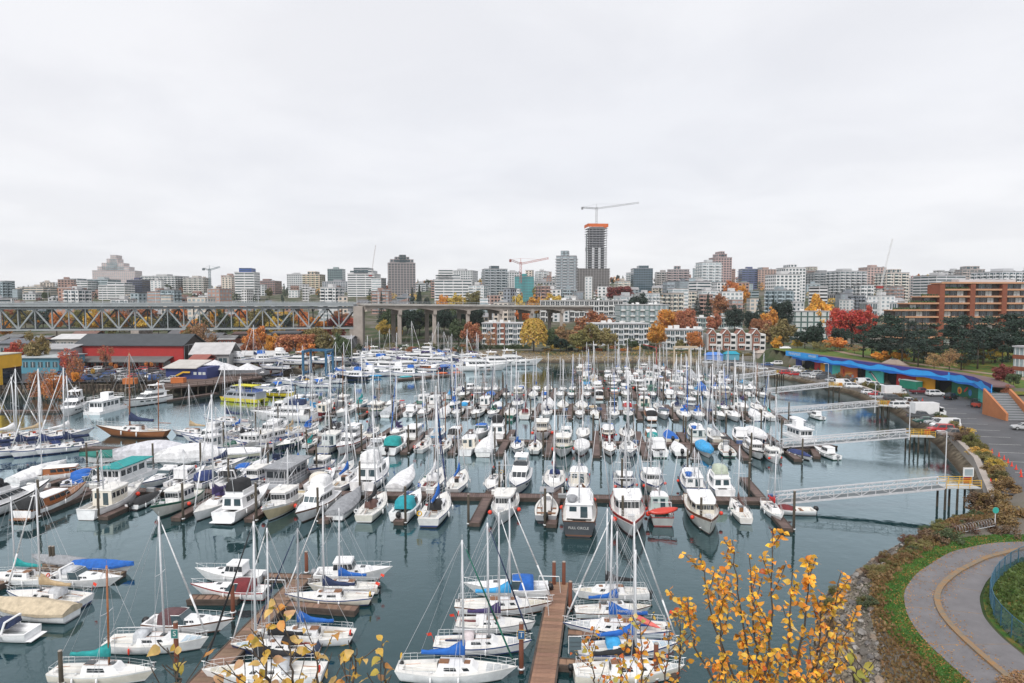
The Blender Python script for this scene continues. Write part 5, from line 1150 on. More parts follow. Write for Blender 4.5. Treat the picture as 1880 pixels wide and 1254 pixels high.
# ---- left side: the yachts along the island pier, the sailboat rank, tarped boats
bp('yacht', 0, 133, 758, 15, -70, label='tall white motor yacht with three decks by the island pier', stripe='stripe_white')
hb = bp('house', 1, 195, 755, 12, 88, canvas=WHITEC, label='white boxy tour boat with railings seen from the stern by island pier')
bp('yacht', 1, 272, 742, 14, -110, label='sleek white motor yacht beside the timber pier', stripe='stripe_black')
LS = 'in the sailboat rank at far left'
for px, py, kw in ((-8,838,dict(canvas=NAVY,dodger=NAVY)),(42,833,dict(canvas=NAVY,dodger=NAVY)),(85,832,dict(canvas=DKBLUE,dodger=DKBLUE)),(128,828,dict(canvas=NAVY,dodger=NAVY))):
    bp('sail', 4, px, py, 11, 232, where=LS, jib=WHITEC, stripe='stripe_blue', **kw)
for px, py, v, kw in ((20,808,0,dict(canvas=WHITEC)),(70,806,2,dict(canvas=TAN)),(120,804,0,dict(canvas=WHITEC)),(-30,812,0,dict(canvas=BLUE))): bp('sail', v, px, py, 10, 55, where='behind the sailboat rank at far left', **kw)
bp('sail', 3, 248, 801, 14, 172, hull=(.33,.13,.05), canvas=NAVY, mast='varnish', label='varnished wooden ketch with orange masts behind the tarped boats', stripe='stripe_brown')
bp('cover', 1, 215, 846, 10, 200, canvas=(.03,.19,.16), label='sailboat under dark green tarpaulin at left', stripe='stripe_white')
bp('cover', 0, 280, 848, 10.5, 205, canvas=(.62,.62,.66), label='boat shrink-wrapped in pale grey tarp, largest of the wrapped boats', stripe='stripe_white')
bp('cover', 0, 347, 850, 9.5, 212, canvas=WHITEC, label='boat shrink-wrapped in bright white tarp beside the pale grey one', stripe='stripe_white')
bp('cover', 1, 432, 840, 9, 200, canvas=WHITEC, hull=(.62,.6,.45), label='beige hulled boat with white cover right of the wrapped boats')
bp('skiff', 2, 382, 850, 4.5, 195, hull=LGREY, label='grey inflatable-like tender right of the wrapped boats')
bp('trawl', 2, 400, 828, 11, 160, label='white workboat with poles behind the wrapped boats')
bp('power', 1, 380, 812, 9, 175, label='white cabin boat behind the wrapped boats')
bp('trawl', 0, 462, 822, 11, 170, hull=(.65,.66,.66), label='grey troller right of the wrapped boats, farther back', mast='wire')
bp('power', 5, 125, 880, 11, 20, canvas=WHITEC, label='old wooden motor cruiser with white awning at left', stripe='stripe_white')
bp('power', 0, 168, 893, 8, 20, canvas=BLUE, label='small cruiser draped with blue tarp at left')
bp('yacht', 2, 524, 772, 15, 172, canvas=NAVY, label='big white flybridge yacht left of the third dock', stripe='stripe_white')
bp('power', 4, 548, 748, 10, 178, canvas=SKYBLUE, label='white cruiser with light blue cover left of the third dock')
bp('power', 1, 490, 800, 9, 175, label='white cabin boat with pale blue roof left of second dock', house=SKYBLUE)
bp('trawl', 3, 505, 812, 9, -110, hull=(.1,.25,.6), label='bright blue and white cabin boat left of second dock', stripe='stripe_blue')
bp('sail', 0, 420, 780, 11, 170, canvas=NAVY, label='sailboat anchored between wrapped boats and yellow ferry')
# floating dock of the left ranks
dk = thing('floating_dock', 'old plank dock among the tarped boats at left', 'dock', (-75,128,0)); float_seg('walkway', W(-60,820), W(470,835), 2.0, dk)
dk = thing('floating_dock', 'brown float along the island pier at left', 'dock', (-100,186,0)); float_seg('walkway', W(-20,758), W(112,757), 2.0, dk); float_seg('walkway', W(305,738), W(398,724), 2.0, dk)

for px, py, kd, v, L, a, kw in ((455,870,'power',0,8,84,dict(canvas=BLUE)),(505,862,'sail',1,9,-96,dict(canvas=NAVY)),(545,868,'sail',0,9,84,dict(canvas=BLUE)),(590,866,'trawl',3,8.5,-96,dict()),(632,868,'sail',4,9,84,dict(canvas=WHITEC)),(410,862,'sail',0,9,60,dict(canvas=NAVY)),(440,795,'sail',0,9,84,dict(canvas=BLUE)),(395,795,'power',1,8,84,dict()),(355,800,'sail',2,9,170,dict(canvas=TAN)),(570,790,'sail',1,9,84,dict(canvas=BLUE)),(610,795,'sail',4,9,-96,dict(canvas=NAVY)),(470,868,'cover',1,8,84,dict(canvas=WHITEC))): bp(kd, v, px, py, L, a, where='afloat between the docks at left', **kw)
# ---- the yacht marina under the viaduct (far middle)
MW = {'yacht': 5, 'power': 4.5, 'sail': 3, 'trawl': .8, 'cover': .5}
r = random.Random(5)
for row, (yl, yr, x0, x1, n) in enumerate(((690,690,615,780,7),(681,679,640,900,12),(671,672,640,905,13),(663,664,650,880,12),(656,657,655,870,12),(650,651,665,850,9))):
    for i in range(n):
        px = x0+(x1-x0)*(i+.5)/n+r.uniform(-3,3); py = yl+(yr-yl)*i/n+r.uniform(-1,1); kind = r.choices(list(MW), list(MW.values()))[0]
        if row == 0 and kind == 'yacht': kind = 'power'
        v = r.randrange(KINDS[kind][1]); Lb = r.uniform(12,16) if kind == 'yacht' else r.uniform(9,12)
        if kind == 'power' and v == 3: v = 4
        bp(kind, v, px, py, Lb, r.choice((8,188,-20,165)), canvas=r.choice([NAVY,WHITEC,BLUE,WHITEC,BLACK,PURPLE]), hull=r.choice([WHITE,WHITE,WHITE,NAVY]), where=f'in {["front","second","third","fourth","fifth","back"][row]} rank of marina under viaduct', lod=2, jib=WHITEC)
bp('yacht', 0, 885, 680, 19, 8, label='big white yacht at right end of far marina, nearest of three', stripe='stripe_white')
bp('yacht', 1, 918, 672, 17, 8, label='white yacht at right end of far marina, middle of three', stripe='stripe_white')
bp('yacht', 0, 950, 671, 19, 10, label='white yacht at right end of far marina, outermost of three', stripe='stripe_white')
for px, py, kw in ((600,703,dict()),(545,706,dict(canvas=NAVY)),(650,697,dict(hull=BLACK)),(500,716,dict(canvas=BLUE)),(575,711,dict())): bp('power', 4 if px != 650 else 2, px, py, 11, 178, where='moored before the boatyard', lod=1, **kw)
for px, py in ((480,700),(515,702),(560,697),(620,692)): bp('sail', rnd.randrange(3), px, py, 10, rnd.choice((0,180)), canvas=rnd.choice([NAVY,WHITEC,BLUE]), where='moored before the boatyard', lod=1)
# floats of that marina
for i, (a, b, w_) in enumerate(((W(600,694),W(790,684),2.0),(W(640,676),W(910,676),2),(W(645,660),W(890,660),2))):
    dk = thing('floating_dock', f'plank float of the far yacht marina, {["nearest","middle","farthest"][i]} of three', 'dock', (a.x,a.y,0)); float_seg('walkway', a, b, w_, dk)
dk = thing('floating_dock', 'red float with kayaks before the far yacht marina', 'dock', (-35,270,0)); a, b = W(725,699), W(850,688); float_seg('walkway', a, b, 3.0, dk)
for i, (px, py, c, cn) in enumerate(((690,693,(.02,.3,.6),'blue'),(707,690,(.05,.6,.1),'green'),(745,695,(.02,.35,.4),'teal'),(812,688,(.6,.12,.03),'orange'),(838,687,(.6,.12,.03),'orange'),(663,686,(.05,.6,.1),'green'))):
    p = W(px, py); kk = MB(); rs = []
    for q in range(7):
        t = q/6*2-1; w_ = .5*(1-abs(t)**2.2)+.05; rs.append([(t*2.6, w_*math.cos(g)*1.6, .5+.45*(1-abs(t)**2.2)*math.sin(g)) for g in np.linspace(0, 2*math.pi, 9)[:-1]])
    kk.rings(rs); o = kk.build('canoe', 'paint', None, True, c); o.location = (p.x,p.y,.15); o.rotation_euler = (0,0,RAD(8)); o['category'] = 'canoe'; o['group'] = 'canoes on the far float'; pend(o, f'{cn} canoe', 'before the far yacht marina', p.x, p.y)

# ---- the yellow ferry
def ferry():
    p = W(447,737); r = thing('passenger_ferry', 'yellow catamaran ferry with grey cabin and blue sun deck', 'ferry', (p.x,p.y,0), RAD(158), None, .74); L = 19.0
    for sd in (-1, 1):
        h = Hull(L, 2.2, 1.5, sw=.95, tm=.6, bow=.2, rake=.8, p=3); m = h.mesh(); m.v = [(x,y+sd*2.1,z) for x,y,z in m.v]; m.build('hull', ['flat','yellow','stripe_black','antifoul'], r, True, (.62,.58,.03))
    k = MB(); k.box(-9.3,-3.1,1.2,8.0,3.1,1.6); k.build('main_deck', 'flat', r, False, (.62,.58,.03))
    ba = [(-9,-2.9),(7,-2.9),(9.0,-1.6),(9.0,1.6),(7,2.9),(-9,2.9)]; tp = [(-9,-2.7),(5.4,-2.7),(7.0,-1.4),(7.0,1.4),(5.4,2.7),(-9,2.7)]
    k = MB(); k.house(ba, 1.6, tp, 4.1); c = k.build('cabin', 'paint', r, False, (.36,.38,.42))
    for i, ix in enumerate(([0],[4],[1,2,3])):
        w = MB(); side_windows(w, ba, 1.6, tp, 4.1, ix, [(.03,.22),(.25,.44),(.47,.66),(.7,.96)] if i < 2 else [(.05,.95)], .42, .86, .04); w.build('window', 'glass_dark', c)
    k = MB(); k.box(-9.2,-2.9,4.1,6.2,2.9,4.3); k.build('upper_deck', 'paint', r, False, (.30,.33,.38))
    k = MB(); k.box(2.2,-1.6,4.3,5.2,1.6,6.1); w = k.build('wheelhouse', 'paint', r, False, (.4,.42,.45)); k = MB(); k.panel([(5.2,-1.6,4.3),(5.2,1.6,4.3),(5.2,1.6,6.1),(5.2,-1.6,6.1)], .05,.95,.4,.9,.04); k.panel([(2.2,-1.6,4.3),(5.2,-1.6,4.3),(5.2,-1.6,6.1),(2.2,-1.6,6.1)], .1,.9,.4,.9,.04); k.panel([(5.2,1.6,4.3),(2.2,1.6,4.3),(2.2,1.6,6.1),(5.2,1.6,6.1)], .1,.9,.4,.9,.04); k.build('window', 'glass_dark', w)
    k = MB(); k.box(-7.0,-2.6,6.5,3.0,2.6,6.62); 
    for x in (-6.5,-3,0):
        for y in (-2.4,2.4): k.tube((x,y,4.3),(x,y,6.5),.05,.05,5)
    k.build('awning', 'flat', r, False, (.62,.58,.03))
    for x in np.arange(-8,1.5,1.3):
        k = MB(); k.box(x,-2.0,4.3,x+.5,2.0,4.75); k.box(x,-2.0,4.75,x+.12,2.0,5.25); k.build('bench', 'canvas', r, False, (.03,.12,.5))
    k = MB()
    for z in (4.8,5.3): k.path([(-9.1,-2.85,z),(6,-2.85,z),(6,2.85,z),(-9.1,2.85,z),(-9.1,-2.85,z)], .03, 4)
    k.build('guard_rail', 'steel_rail', r)
ferry()
bp('power', 4, 505, 728, 12, 172, hull=(.62,.5,.03), canvas=WHITEC, label='yellow and white speedboat right of the yellow ferry', stripe='stripe_black')

# lockers and power posts along the walkways
bxm = MB(); bxm.box(-.6,-.32,0,.6,.32,.55); bxm.add([(-.63,-.35,.55),(.63,-.35,.55),(.63,.35,.55),(-.63,.35,.55),(-.6,-.12,.68),(.6,-.12,.68),(.6,.12,.68),(-.6,.12,.68)], [(4,5,6,7),(0,1,5,4),(1,2,6,5),(2,3,7,6),(3,0,4,7)]); bxe = bxm.mesh('dock_box', ['paint'])
ppm = MB(); ppm.box(-.11,-.11,0,.11,.11,1.0); ppm.box(-.14,-.14,1.0,.14,.14,1.12); ppe = ppm.mesh('power_post', ['paint'])
for nm_, words in (('A','on nearest long dock'),('B','on second dock'),('C','on third dock')):
    a, u, L, fing, w, fl = DOCKS[nm_]
    for i, s_ in enumerate(fing):
        for sg in (-1, 1):
            if rnd.random() < .55:
                q = a+u*(s_+sg*rnd.uniform(.9,1.6))+FDIR*rnd.choice((-.75,.75)); c, cn = rnd.choice([((.7,.7,.68),'white'),((.3,.31,.32),'grey'),((.07,.12,.25),'navy')]); o = obj('dock_box', bxe, None, c, (q.x,q.y,DECKZ), math.atan2(u.y,u.x)); o['category'] = 'locker'; o['group'] = 'dock lockers'; pend(o, f'{cn} dock locker', words, q.x, q.y)
        q = a+u*(s_+.9)+FDIR*.85; o = obj('power_post', ppe, None, (.66,.66,.64), (q.x,q.y,DECKZ)); o['category'] = 'power post'; o['group'] = 'power posts on the docks'; pend(o, 'small white power post', words, q.x, q.y)
# ================================================================== city: towers, apartment blocks, houses
def stuff(o): o['kind'] = 'stuff'; return o
def faces4(w, dp, z0, z1):
    return [[(-w/2,0,z0),(w/2,0,z0),(w/2,0,z1),(-w/2,0,z1)], [(w/2,0,z0),(w/2,dp,z0),(w/2,dp,z1),(w/2,0,z1)], [(-w/2,dp,z0),(-w/2,0,z0),(-w/2,0,z1),(-w/2,dp,z1)]]
def facade(win, slab, q, style, fh, r, single=None):
    a, b, c, d = [Vector(p) for p in q]; L = (b-a).length; Ht = (d-a).length; nf = max(1, round(Ht/fh))
    for f in range(nf):
        v0, v1 = f/nf, (f+1)/nf; dv = v1-v0
        if style == 'bands': 
            n = max(1, int(L/9)); 
            for i in range(n): win.panel(q, (i+.03)/n, (i+.97)/n, v0+dv*.35, v0+dv*.82, .08)
        elif style == 'glass':
            n = max(2, int(L/3))
            for i in range(n): win.panel(q, (i+.04)/n, (i+.96)/n, v0+dv*.12, v0+dv*.92, .06)
        elif style in ('grid', 'punch'):
            n = max(2, int(L/(3.4 if style == 'grid' else 4.2))); k = .2 if style == 'grid' else .27
            for i in range(n): win.panel(q, (i+k)/n, (i+1-k)/n, v0+dv*.25, v0+dv*.8, .08)
        elif style == 'balc':
            n = max(2, int(L/6.5)); nrm = (b-a).cross(d-a).normalized()
            for i in range(n):
                win.panel(q, (i+.06)/n, (i+.58)/n, v0+dv*.08, v0+dv*.85, .06); win.panel(q, (i+.68)/n, (i+.92)/n, v0+dv*.3, v0+dv*.8, .06)
                p = a+(b-a)*((i+.02)/n)+(d-a)*v0; s = a+(b-a)*((i+.62)/n)+(d-a)*v0; slab.bar(p+nrm*.7, s+nrm*.7, 1.5, .22); slab.bar(p+nrm*1.4+Vector((0,0,.5)), s+nrm*1.4+Vector((0,0,.5)), .06, .9)
CITY = []
def bld(px0, px1, ytop, d, style, col, desc, where, glass='glass_blue', dep=None, fh=3.1, yaw=None, pent=None, steps=(), base=None, slabc=None, name='building', cat='building', group='buildings of the city beyond', ybase=None, roofc=(.33,.33,.34)):
    x = XD((px0+px1)/2, d); w = (px1-px0)*d/F; dp = dep or max(8, min(w*.9, 34)); z0 = (base if base is not None else gz(x, d)) - 3; zt = ZD(ytop, d)
    r = random.Random(int(px0*7+ytop)); yaw = RAD(r.uniform(-14, 14)) if yaw is None else RAD(yaw)
    root = thing(name, None, cat, (x, d, z0), yaw, group); H_ = zt-z0
    col = tuple(min(.74, c*1.22+.02) for c in col)
    k = MB(); k.box(-w/2,0,0,w/2,dp,H_); k.build('wall', 'flat', root, False, col)
    k = MB(); k.box(-w/2-.25,-.25,H_+.005,w/2+.25,dp+.25,H_+.5); k.build('roof', 'roofing', root, False, roofc)
    win = MB(); slab = MB()
    for q in faces4(w, dp, 3.0 if H_ > 9 else 3.2, H_-.4): facade(win, slab, q, style, fh, r)
    stuff(win.build('windows', glass, root))
    if slab.v: stuff(slab.build('balconies', 'flat', root, False, slabc or tuple(min(.75, c*1.25) for c in col)))
    for (a, b, hh, cc) in steps:               # stepped upper storeys: fractions of the width and extra height
        k = MB(); x0, x1 = -w/2+w*a, -w/2+w*b; y0, y1 = dp*.12, dp*.9; k.box(x0, y0, H_+.5, x1, y1, H_+hh); o = k.build('upper_storey', 'flat', root, False, cc or col)
        win = MB(); slab = MB()
        for q in ([(x0,y0,H_+.6),(x1,y0,H_+.6),(x1,y0,H_+hh),(x0,y0,H_+hh)], [(x1,y0,H_+.6),(x1,y1,H_+.6),(x1,y1,H_+hh),(x1,y0,H_+hh)], [(x0,y1,H_+.6),(x0,y0,H_+.6),(x0,y0,H_+hh),(x0,y1,H_+hh)]):
            if hh > 2.5: facade(win, slab, q, style, fh, r)
        if win.v: stuff(win.build('windows', glass, o))
    if pent is None and w > 14:
        k = MB(); k.box(-w*.18,dp*.3,H_+.5,w*.14,dp*.7,H_+3.4); k.build('penthouse', 'flat', root, False, tuple(c*.75 for c in col))
        k = MB()
        for i in range(4): bx = r.uniform(-w*.42,w*.38); by = r.uniform(dp*.1,dp*.8); k.box(bx,by,H_+.5,bx+r.uniform(1,2.2),by+1.4,H_+r.uniform(1.1,1.9))
        stuff(k.build('roof_units', 'stripe_grey', root))
    pend(root, desc, where, x, d, zt); return root
SK = 'on the skyline'
PALE, BEIGE, GREYB, DARK, PINK, BRN, TEALG, NAVB = (.50,.51,.52), (.46,.41,.35), (.30,.31,.33), (.10,.11,.125), (.40,.32,.30), (.26,.17,.14), (.24,.34,.33), (.06,.07,.14)
bld(174,247,497,1300,'grid',(.44,.36,.35),'stepped pinkish pyramid-like hospital block', SK, glass='glass_pale', steps=((.1,.84,8,None),(.2,.72,15,None),(.32,.58,23,None),(.41,.55,30,None)), yaw=8, pent=0)
bld(43,81,527,900,'bands',BEIGE,'beige low office with dark window bands', SK, yaw=-5)
bld(82,112,521,1200,'grid',PALE,'pale flat office block', SK)
bld(109,160,516,950,'bands',(.58,.59,.60),'white office block with horizontal bands', SK, yaw=6, steps=((.2,.6,4,None),), pent=0)
bld(160,200,513,980,'bands',(.36,.42,.44),'grey-green banded office block', SK, yaw=-6)
bld(182,228,524,880,'bands',(.68,.68,.68),'bright white stepped office', SK, yaw=5, steps=((.3,.95,4,None),), pent=0)
bld(233,262,514,930,'glass',NAVB,'dark navy glass office block', SK, glass='glass_dark')
bld(256,326,507,1050,'balc',(.48,.49,.49),'wide pale apartment slab', SK)
bld(337,374,510,1050,'balc',(.5,.47,.44),'pale beige apartment tower', SK)
bld(407,433,506,1100,'punch',(.38,.25,.21),'pinkish brick apartment tower', SK, dep=20)
bld(432,467,500,850,'bands',(.66,.66,.66),'white banded tower with blue roof block', SK, steps=((.2,.82,5.5,(.04,.10,.38)),), pent=0, dep=24)
bld(466,505,516,1000,'grid',(.22,.14,.13),'dark brick low tower', SK)
bld(528,562,504,1150,'grid',PALE,'pale grey apartment tower', SK)
bld(556,588,504,1080,'balc',(.55,.44,.33),'peach stepped apartment tower', SK, steps=((.25,.7,5,None),), pent=0)
bld(602,629,494,1100,'glass',(.22,.29,.29),'green glass tower', SK)
bld(590,640,517,1020,'grid',GREYB,'grey low wide block', SK)
bld(638,688,503,900,'bands',(.68,.68,.68),'white banded office with stepped crown', SK, steps=((.06,.9,5,None),(.2,.75,8.5,GREYB)), pent=0, yaw=-4)
bld(714,763,483,850,'grid',(.22,.19,.19),'brown-grey tower with domed roof', SK, glass='glass_blue', dep=30, steps=((.08,.94,5,None),(.25,.78,8,None),(.42,.66,10.5,(.12,.12,.12))), pent=0, yaw=12)
bld(798,866,514,760,'bands',(.66,.66,.66),'white terraced office', SK, yaw=5, steps=((.03,.7,6,None),(.1,.5,11.5,None)), pent=0)
bld(820,868,497,1000,'grid',PALE,'grey apartment slab', SK)
bld(890,932,494,820,'balc',(.30,.32,.34),'dark grey glassy apartment tower', SK, steps=((.3,.65,4,DARK),), pent=0)
bld(930,958,500,1000,'grid',PALE,'pale narrow tower', SK)
bld(945,980,508,760,'glass',(.04,.28,.29),'building wrapped in teal scaffold netting', SK, glass='glass_teal')
bld(980,1020,518,800,'grid',(.42,.42,.43),'grey low apartment block', SK)
bld(1021,1057,470,760,'balc',(.20,.21,.23),'slender dark grey tower with top block', SK, glass='glass_pale', slabc=(.45,.46,.48), dep=22, steps=((.22,.62,6,(.11,.115,.125)),), pent=0, yaw=-8)
bld(1163,1198,493,900,'glass',(.10,.14,.19),'dark blue glass tower', SK, steps=((.3,.8,4,None),), pent=0)
bld(1205,1232,500,950,'balc',(.36,.34,.33),'grey apartment tower', SK); bld(1226,1264,495,900,'balc',(.33,.27,.27),'mauve-brown stepped apartment tower', SK, steps=((.3,.6,5,None),), pent=0)
bld(1288,1324,482,760,'balc',(.55,.57,.58),'pale tower with glass balconies', SK, glass='glass_pale', dep=20)
bld(1312,1343,473,850,'grid',(.36,.25,.24),'tall rosy brown tower with stepped top', SK, steps=((.2,.75,5,None),(.35,.6,8,None)), pent=0, dep=22)
bld(1362,1394,494,950,'balc',(.08,.10,.20),'navy apartment tower', SK); bld(1392,1423,495,940,'grid',(.36,.24,.20),'brick red apartment tower', SK)
bld(1423,1470,504,620,'grid',(.60,.61,.61),'white grid-fronted apartment block', SK, yaw=6); bld(1440,1479,492,720,'grid',(.6,.61,.61),'white grid-fronted taller tower', SK, steps=((.3,.62,4,None),), pent=0)
bld(1494,1537,501,800,'balc',(.26,.27,.28),'dark grey apartment block', SK); bld(1538,1594,498,780,'balc',(.50,.51,.52),'light grey apartment block', SK)
bld(1591,1626,491,850,'grid',(.44,.31,.28),'brick and white tower', SK); bld(1626,1668,501,700,'balc',(.55,.49,.44),'beige apartment tower', SK, steps=((.3,.7,4,None),), pent=0)
bld(1714,1776,506,700,'bands',(.52,.52,.53),'pale flat apartment slab', SK); bld(1767,1804,495,760,'balc',(.33,.28,.26),'brown penthouse tower', SK, steps=((.2,.8,4,None),), pent=0)
bld(1832,1905,499,620,'balc',(.52,.53,.55),'light grey slab at right edge', SK)
bld(1640,1700,512,760,'grid',(.3,.27,.27),'dull brown apartment block', SK)
# the tower under construction and its podium
def construction():
    d = 900; x = XD(1097,d); z0 = gz(x,d)-3; zt = ZD(412,d); w = 35*d/F; root = thing('construction_tower', 'tall unfinished concrete tower with orange netting near its top', 'tower', (x,d,z0), RAD(6)); H_ = zt-z0
    k = MB(); k.box(-w*.36,3,0,w*.36,20,H_-3); k.build('core', 'flat', root, False, (.20,.21,.23))
    nf = int(H_/3.1); glz = int(nf*.72)
    k = MB()
    for i in range(nf): 
        g = 1.0 if i < nf-4 else 1.05; k.box(-w/2*g,-.5,i*3.1,w/2*g,23,i*3.1+.45)
    stuff(k.build('floor_slabs', 'flat', root, False, (.42,.42,.44)))
    k = MB()
    for i in range(nf):
        for u in np.linspace(-.46,.46,6): k.box(u*w-.25,.2,i*3.1+.4,u*w+.25,.7,i*3.1+3.1)
    stuff(k.build('columns', 'flat', root, False, (.32,.32,.34)))
    k = MB(); g = MB()
    for i in range(glz):
        for j in range(6):
            u0 = -.5+j/6; (g if j % 2 else k).box((u0+.02)*w,.05,i*3.1+.5,(u0+.15)*w,.3,i*3.1+3.0)
    stuff(k.build('window_panes', 'glass_dark', root)); stuff(g.build('white_panels', 'flat', root, False, (.55,.56,.58)))
    k = MB(); zz = H_-3.2; k.box(-w/2-.9,-1.2,zz,w/2+.9,-.9,zz+4.2); k.box(-w/2-.9,-1.2,zz,-w/2-.6,23,zz+4.2); k.box(w/2+.6,-1.2,zz,w/2+.9,23,zz+4.2); k.build('orange_netting', 'flat', root, False, (.62,.13,.03))
    k = MB(); k.bar((-w/2-2.2,2,0),(-w/2-2.2,2,H_*.86),1.4,1.4); k.box(-w/2-3.4,.5,H_*.62,-w/2-1.4,3.5,H_*.62+5); k.build('hoist', 'bridge_dark', root)
    # podium
    w2 = 62*d/F; xo = XD(1087,d)-x; k = MB(); zp = ZD(489,d)-z0; n = int(zp/3.4)
    for i in range(n): k.box(xo-w2/2,-6,i*3.4,xo+w2/2,-.6,i*3.4+.5); 
    k.box(xo-w2/2+1,-5,0,xo+w2/2-1,-1,zp-3); stuff(k.build('podium', 'flat', root, False, (.21,.20,.20)))
    k = MB()
    for i in range(n-1):
        for u in np.linspace(-.49,.49,13): k.box(xo+u*w2-.3,-5.9,i*3.4+.4,xo+u*w2+.3,-5.3,i*3.4+3.4)
    stuff(k.build('podium_columns', 'flat', root, False, (.34,.33,.33)))
construction()
def lattice(m, p, q, w, n, r=.12, up=Vector((0,0,1))):
    p, q = Vector(p), Vector(q); d = (q-p).normalized(); u = up if abs(d.dot(up)) < .9 else Vector((0,1,0)); a = d.cross(u).normalized()*w/2; b = a.cross(d).normalized()*w/2
    cs = (a+b, a-b, -a-b, b-a)
    for c in cs: m.bar(p+c, q+c, r, r)
    for i in range(n):
        s0, s1 = p+(q-p)*(i/n), p+(q-p)*((i+1)/n)
        for j in range(4): m.bar(s0+cs[j], s1+cs[(j+1)%4], r*.7, r*.7)
def crane(px, ybase, ytop, d, jl, jr, yjl, yjr, col, label, ym=None):
    x = XD(px,d); zb = ZD(ybase,d); zt = ZD(ytop,d); root = thing('tower_crane', label, 'crane', (x,d,zb)); c = d/F
    k = MB(); lattice(k, (0,0,0), (0,0,zt-zb), 2.0, int((zt-zb)/4)+2, .35); k.build('mast', 'flat', root, False, col)
    tip = Vector(((jr-px)*c, 0, ZD(yjr,d)-zb)); tail = Vector(((jl-px)*c, 0, ZD(yjl,d)-zb)); mid = Vector((0,0,(ZD(ym,d) if ym else zt)-zb-2)); apex = Vector((0,0,mid.z+6))
    k = MB(); lattice(k, mid, tip, 1.6, 12, .3); k.build('jib', 'flat', root, False, col)
    k = MB(); lattice(k, mid, tail, 1.6, 5, .3); k.bar(tail+Vector((0,0,-2.5)), tail+Vector((0,0,.5)), 2.4, 2.4); k.build('counter_jib', 'flat', root, False, tuple(v*.5 for v in col))
    k = MB(); k.bar(mid, apex, .5, .5); k.bar(apex, tip*.75+mid*.25, .16, .16); k.bar(apex, tail, .16, .16); k.build('tie_bars', 'flat', root, False, col)
crane(1094, 413, 380, 905, 1068, 1171, 381, 372, (.42,.43,.44), 'grey tower crane standing on the unfinished tower')
crane(956, 520, 481, 750, 937, 1007, 477, 474, (.42,.12,.10), 'red and white tower crane over the teal-wrapped building')
crane(386, 545, 493, 900, 375, 405, 493, 490, (.28,.34,.37), 'small grey tower crane above the truss bridge')
def luffer(px, ybase, d, pts, col, label):
    x = XD(px,d); zb = ZD(ybase,d); root = thing('luffing_crane', label, 'crane', (x,d,zb)); c = d/F
    P = [Vector(((a-px)*c, 0, ZD(b,d)-zb)) for a, b in pts]
    k = MB(); lattice(k, (0,0,-6), P[0], 1.3, 6, .2); k.build('mast', 'flat', root, False, col)
    k = MB(); lattice(k, P[0], P[1], .8, 14, .1); k.build('jib', 'flat', root, False, col)
    k = MB(); k.box(P[0].x-3,-1.2,P[0].z-1,P[0].x+1.5,1.2,P[0].z+.8); k.build('machine_deck', 'stripe_red', root)
luffer(681, 530, 900, ((682,506),(691,450)), (.48,.44,.42), 'pale luffing crane rising behind the white banded office')
luffer(1615, 560, 520, ((1616,527),(1635,438)), (.7,.7,.7), 'white luffing crane with red cab on the right')

# ---- mid-distance blocks, nearer the water
def block(px0, px1, ytop, ybase, z, desc, col, fl, cols, glass='glass_blue', dep=16, yaw=0, frame=(.66,.67,.68), slab=True, extra=None, parts=True, name='apartment_block', roofc=(.5,.5,.51), bay=False):
    """apartment block whose windows are single parts: fl storeys by cols bays"""
    p = W((px0+px1)/2, ybase, z); d = p.y; w = (px1-px0)*d/F/math.cos(RAD(yaw)); H_ = ZD(ytop,d)-z
    root = thing(name, None, 'building', (p.x,p.y,z-1), RAD(yaw)); root['label'] = desc; H_ += 1
    k = MB(); k.box(-w/2,0,0,w/2,dep,H_); k.build('wall', 'flat', root, False, col)
    k = MB(); k.box(-w/2-.4,-.5,H_+.004,w/2+.4,dep+.4,H_+.45); k.build('roof', 'roofing', root, False, roofc)
    fh = (H_-1)/fl; bw = w/cols; me = {}
    for (ax, sidew, n, rot, ox, oy) in ((0, w, cols, 0, -w/2, 0), (1, dep, max(2, round(dep/bw)), math.pi/2, w/2, 0), (2, dep, max(2, round(dep/bw)), -math.pi/2, -w/2, dep)):
        b = sidew/n
        key = round(b, 2)
        if key not in me:
            m1 = MB(); m1.box(b*.12,-.07,.75,b*.88,.02,fh*.86); m1.box(b*.47,-.12,.75,b*.53,-.07,fh*.86,1); m1.box(b*.09,-.14,fh*.86,b*.91,.0,fh*.86+.15,1); m1.box(b*.09,-.14,.6,b*.91,0,.75,1)
            me[key] = m1.mesh('window', [glass, 'white_wall'])
            m2 = MB(); m2.box(b*.04,-1.25,0,b*.96,0,.18); m2.box(b*.04,-1.25,.18,b*.96,-1.17,.95); me[(key,'b')] = m2.mesh('balcony', ['white_wall'])
        for f in range(fl):
            for i in range(n):
                t = i*b; loc = (ox+t, oy, 1+f*fh) if ax == 0 else ((ox, oy+t, 1+f*fh) if ax == 1 else (ox, oy-t, 1+f*fh))
                obj('window', me[key], root, None, loc, rot)
                if slab and ax == 0 and (i+f*0) % 2 == 0: obj('balcony', me[(key,'b')], root, None, loc, rot)
    k = MB()
    for i in range(5): x = rnd.uniform(-w*.42,w*.4); y = rnd.uniform(2,dep-3); k.box(x,y,H_+.45,x+rnd.uniform(1.2,3),y+1.8,H_+rnd.uniform(1.3,2.4))
    stuff(k.build('roof_units', 'white_wall', root))
    if extra: extra(root, w, H_, dep, fh)
    return root
def piers_brick(root, w, H_, dep, fh):
    for u in (-.21,-.02):
        k = MB(); k.box(u*w-1.1,-.6,0,u*w+1.1,.1,H_+.2); k.build('brick_pier', 'brick_dull', root)
block(885,966,594,633,3.2,'white four-storey condominium with two red brick piers on far shore',(.46,.47,.50),4,10,yaw=-7,extra=piers_brick,dep=15)
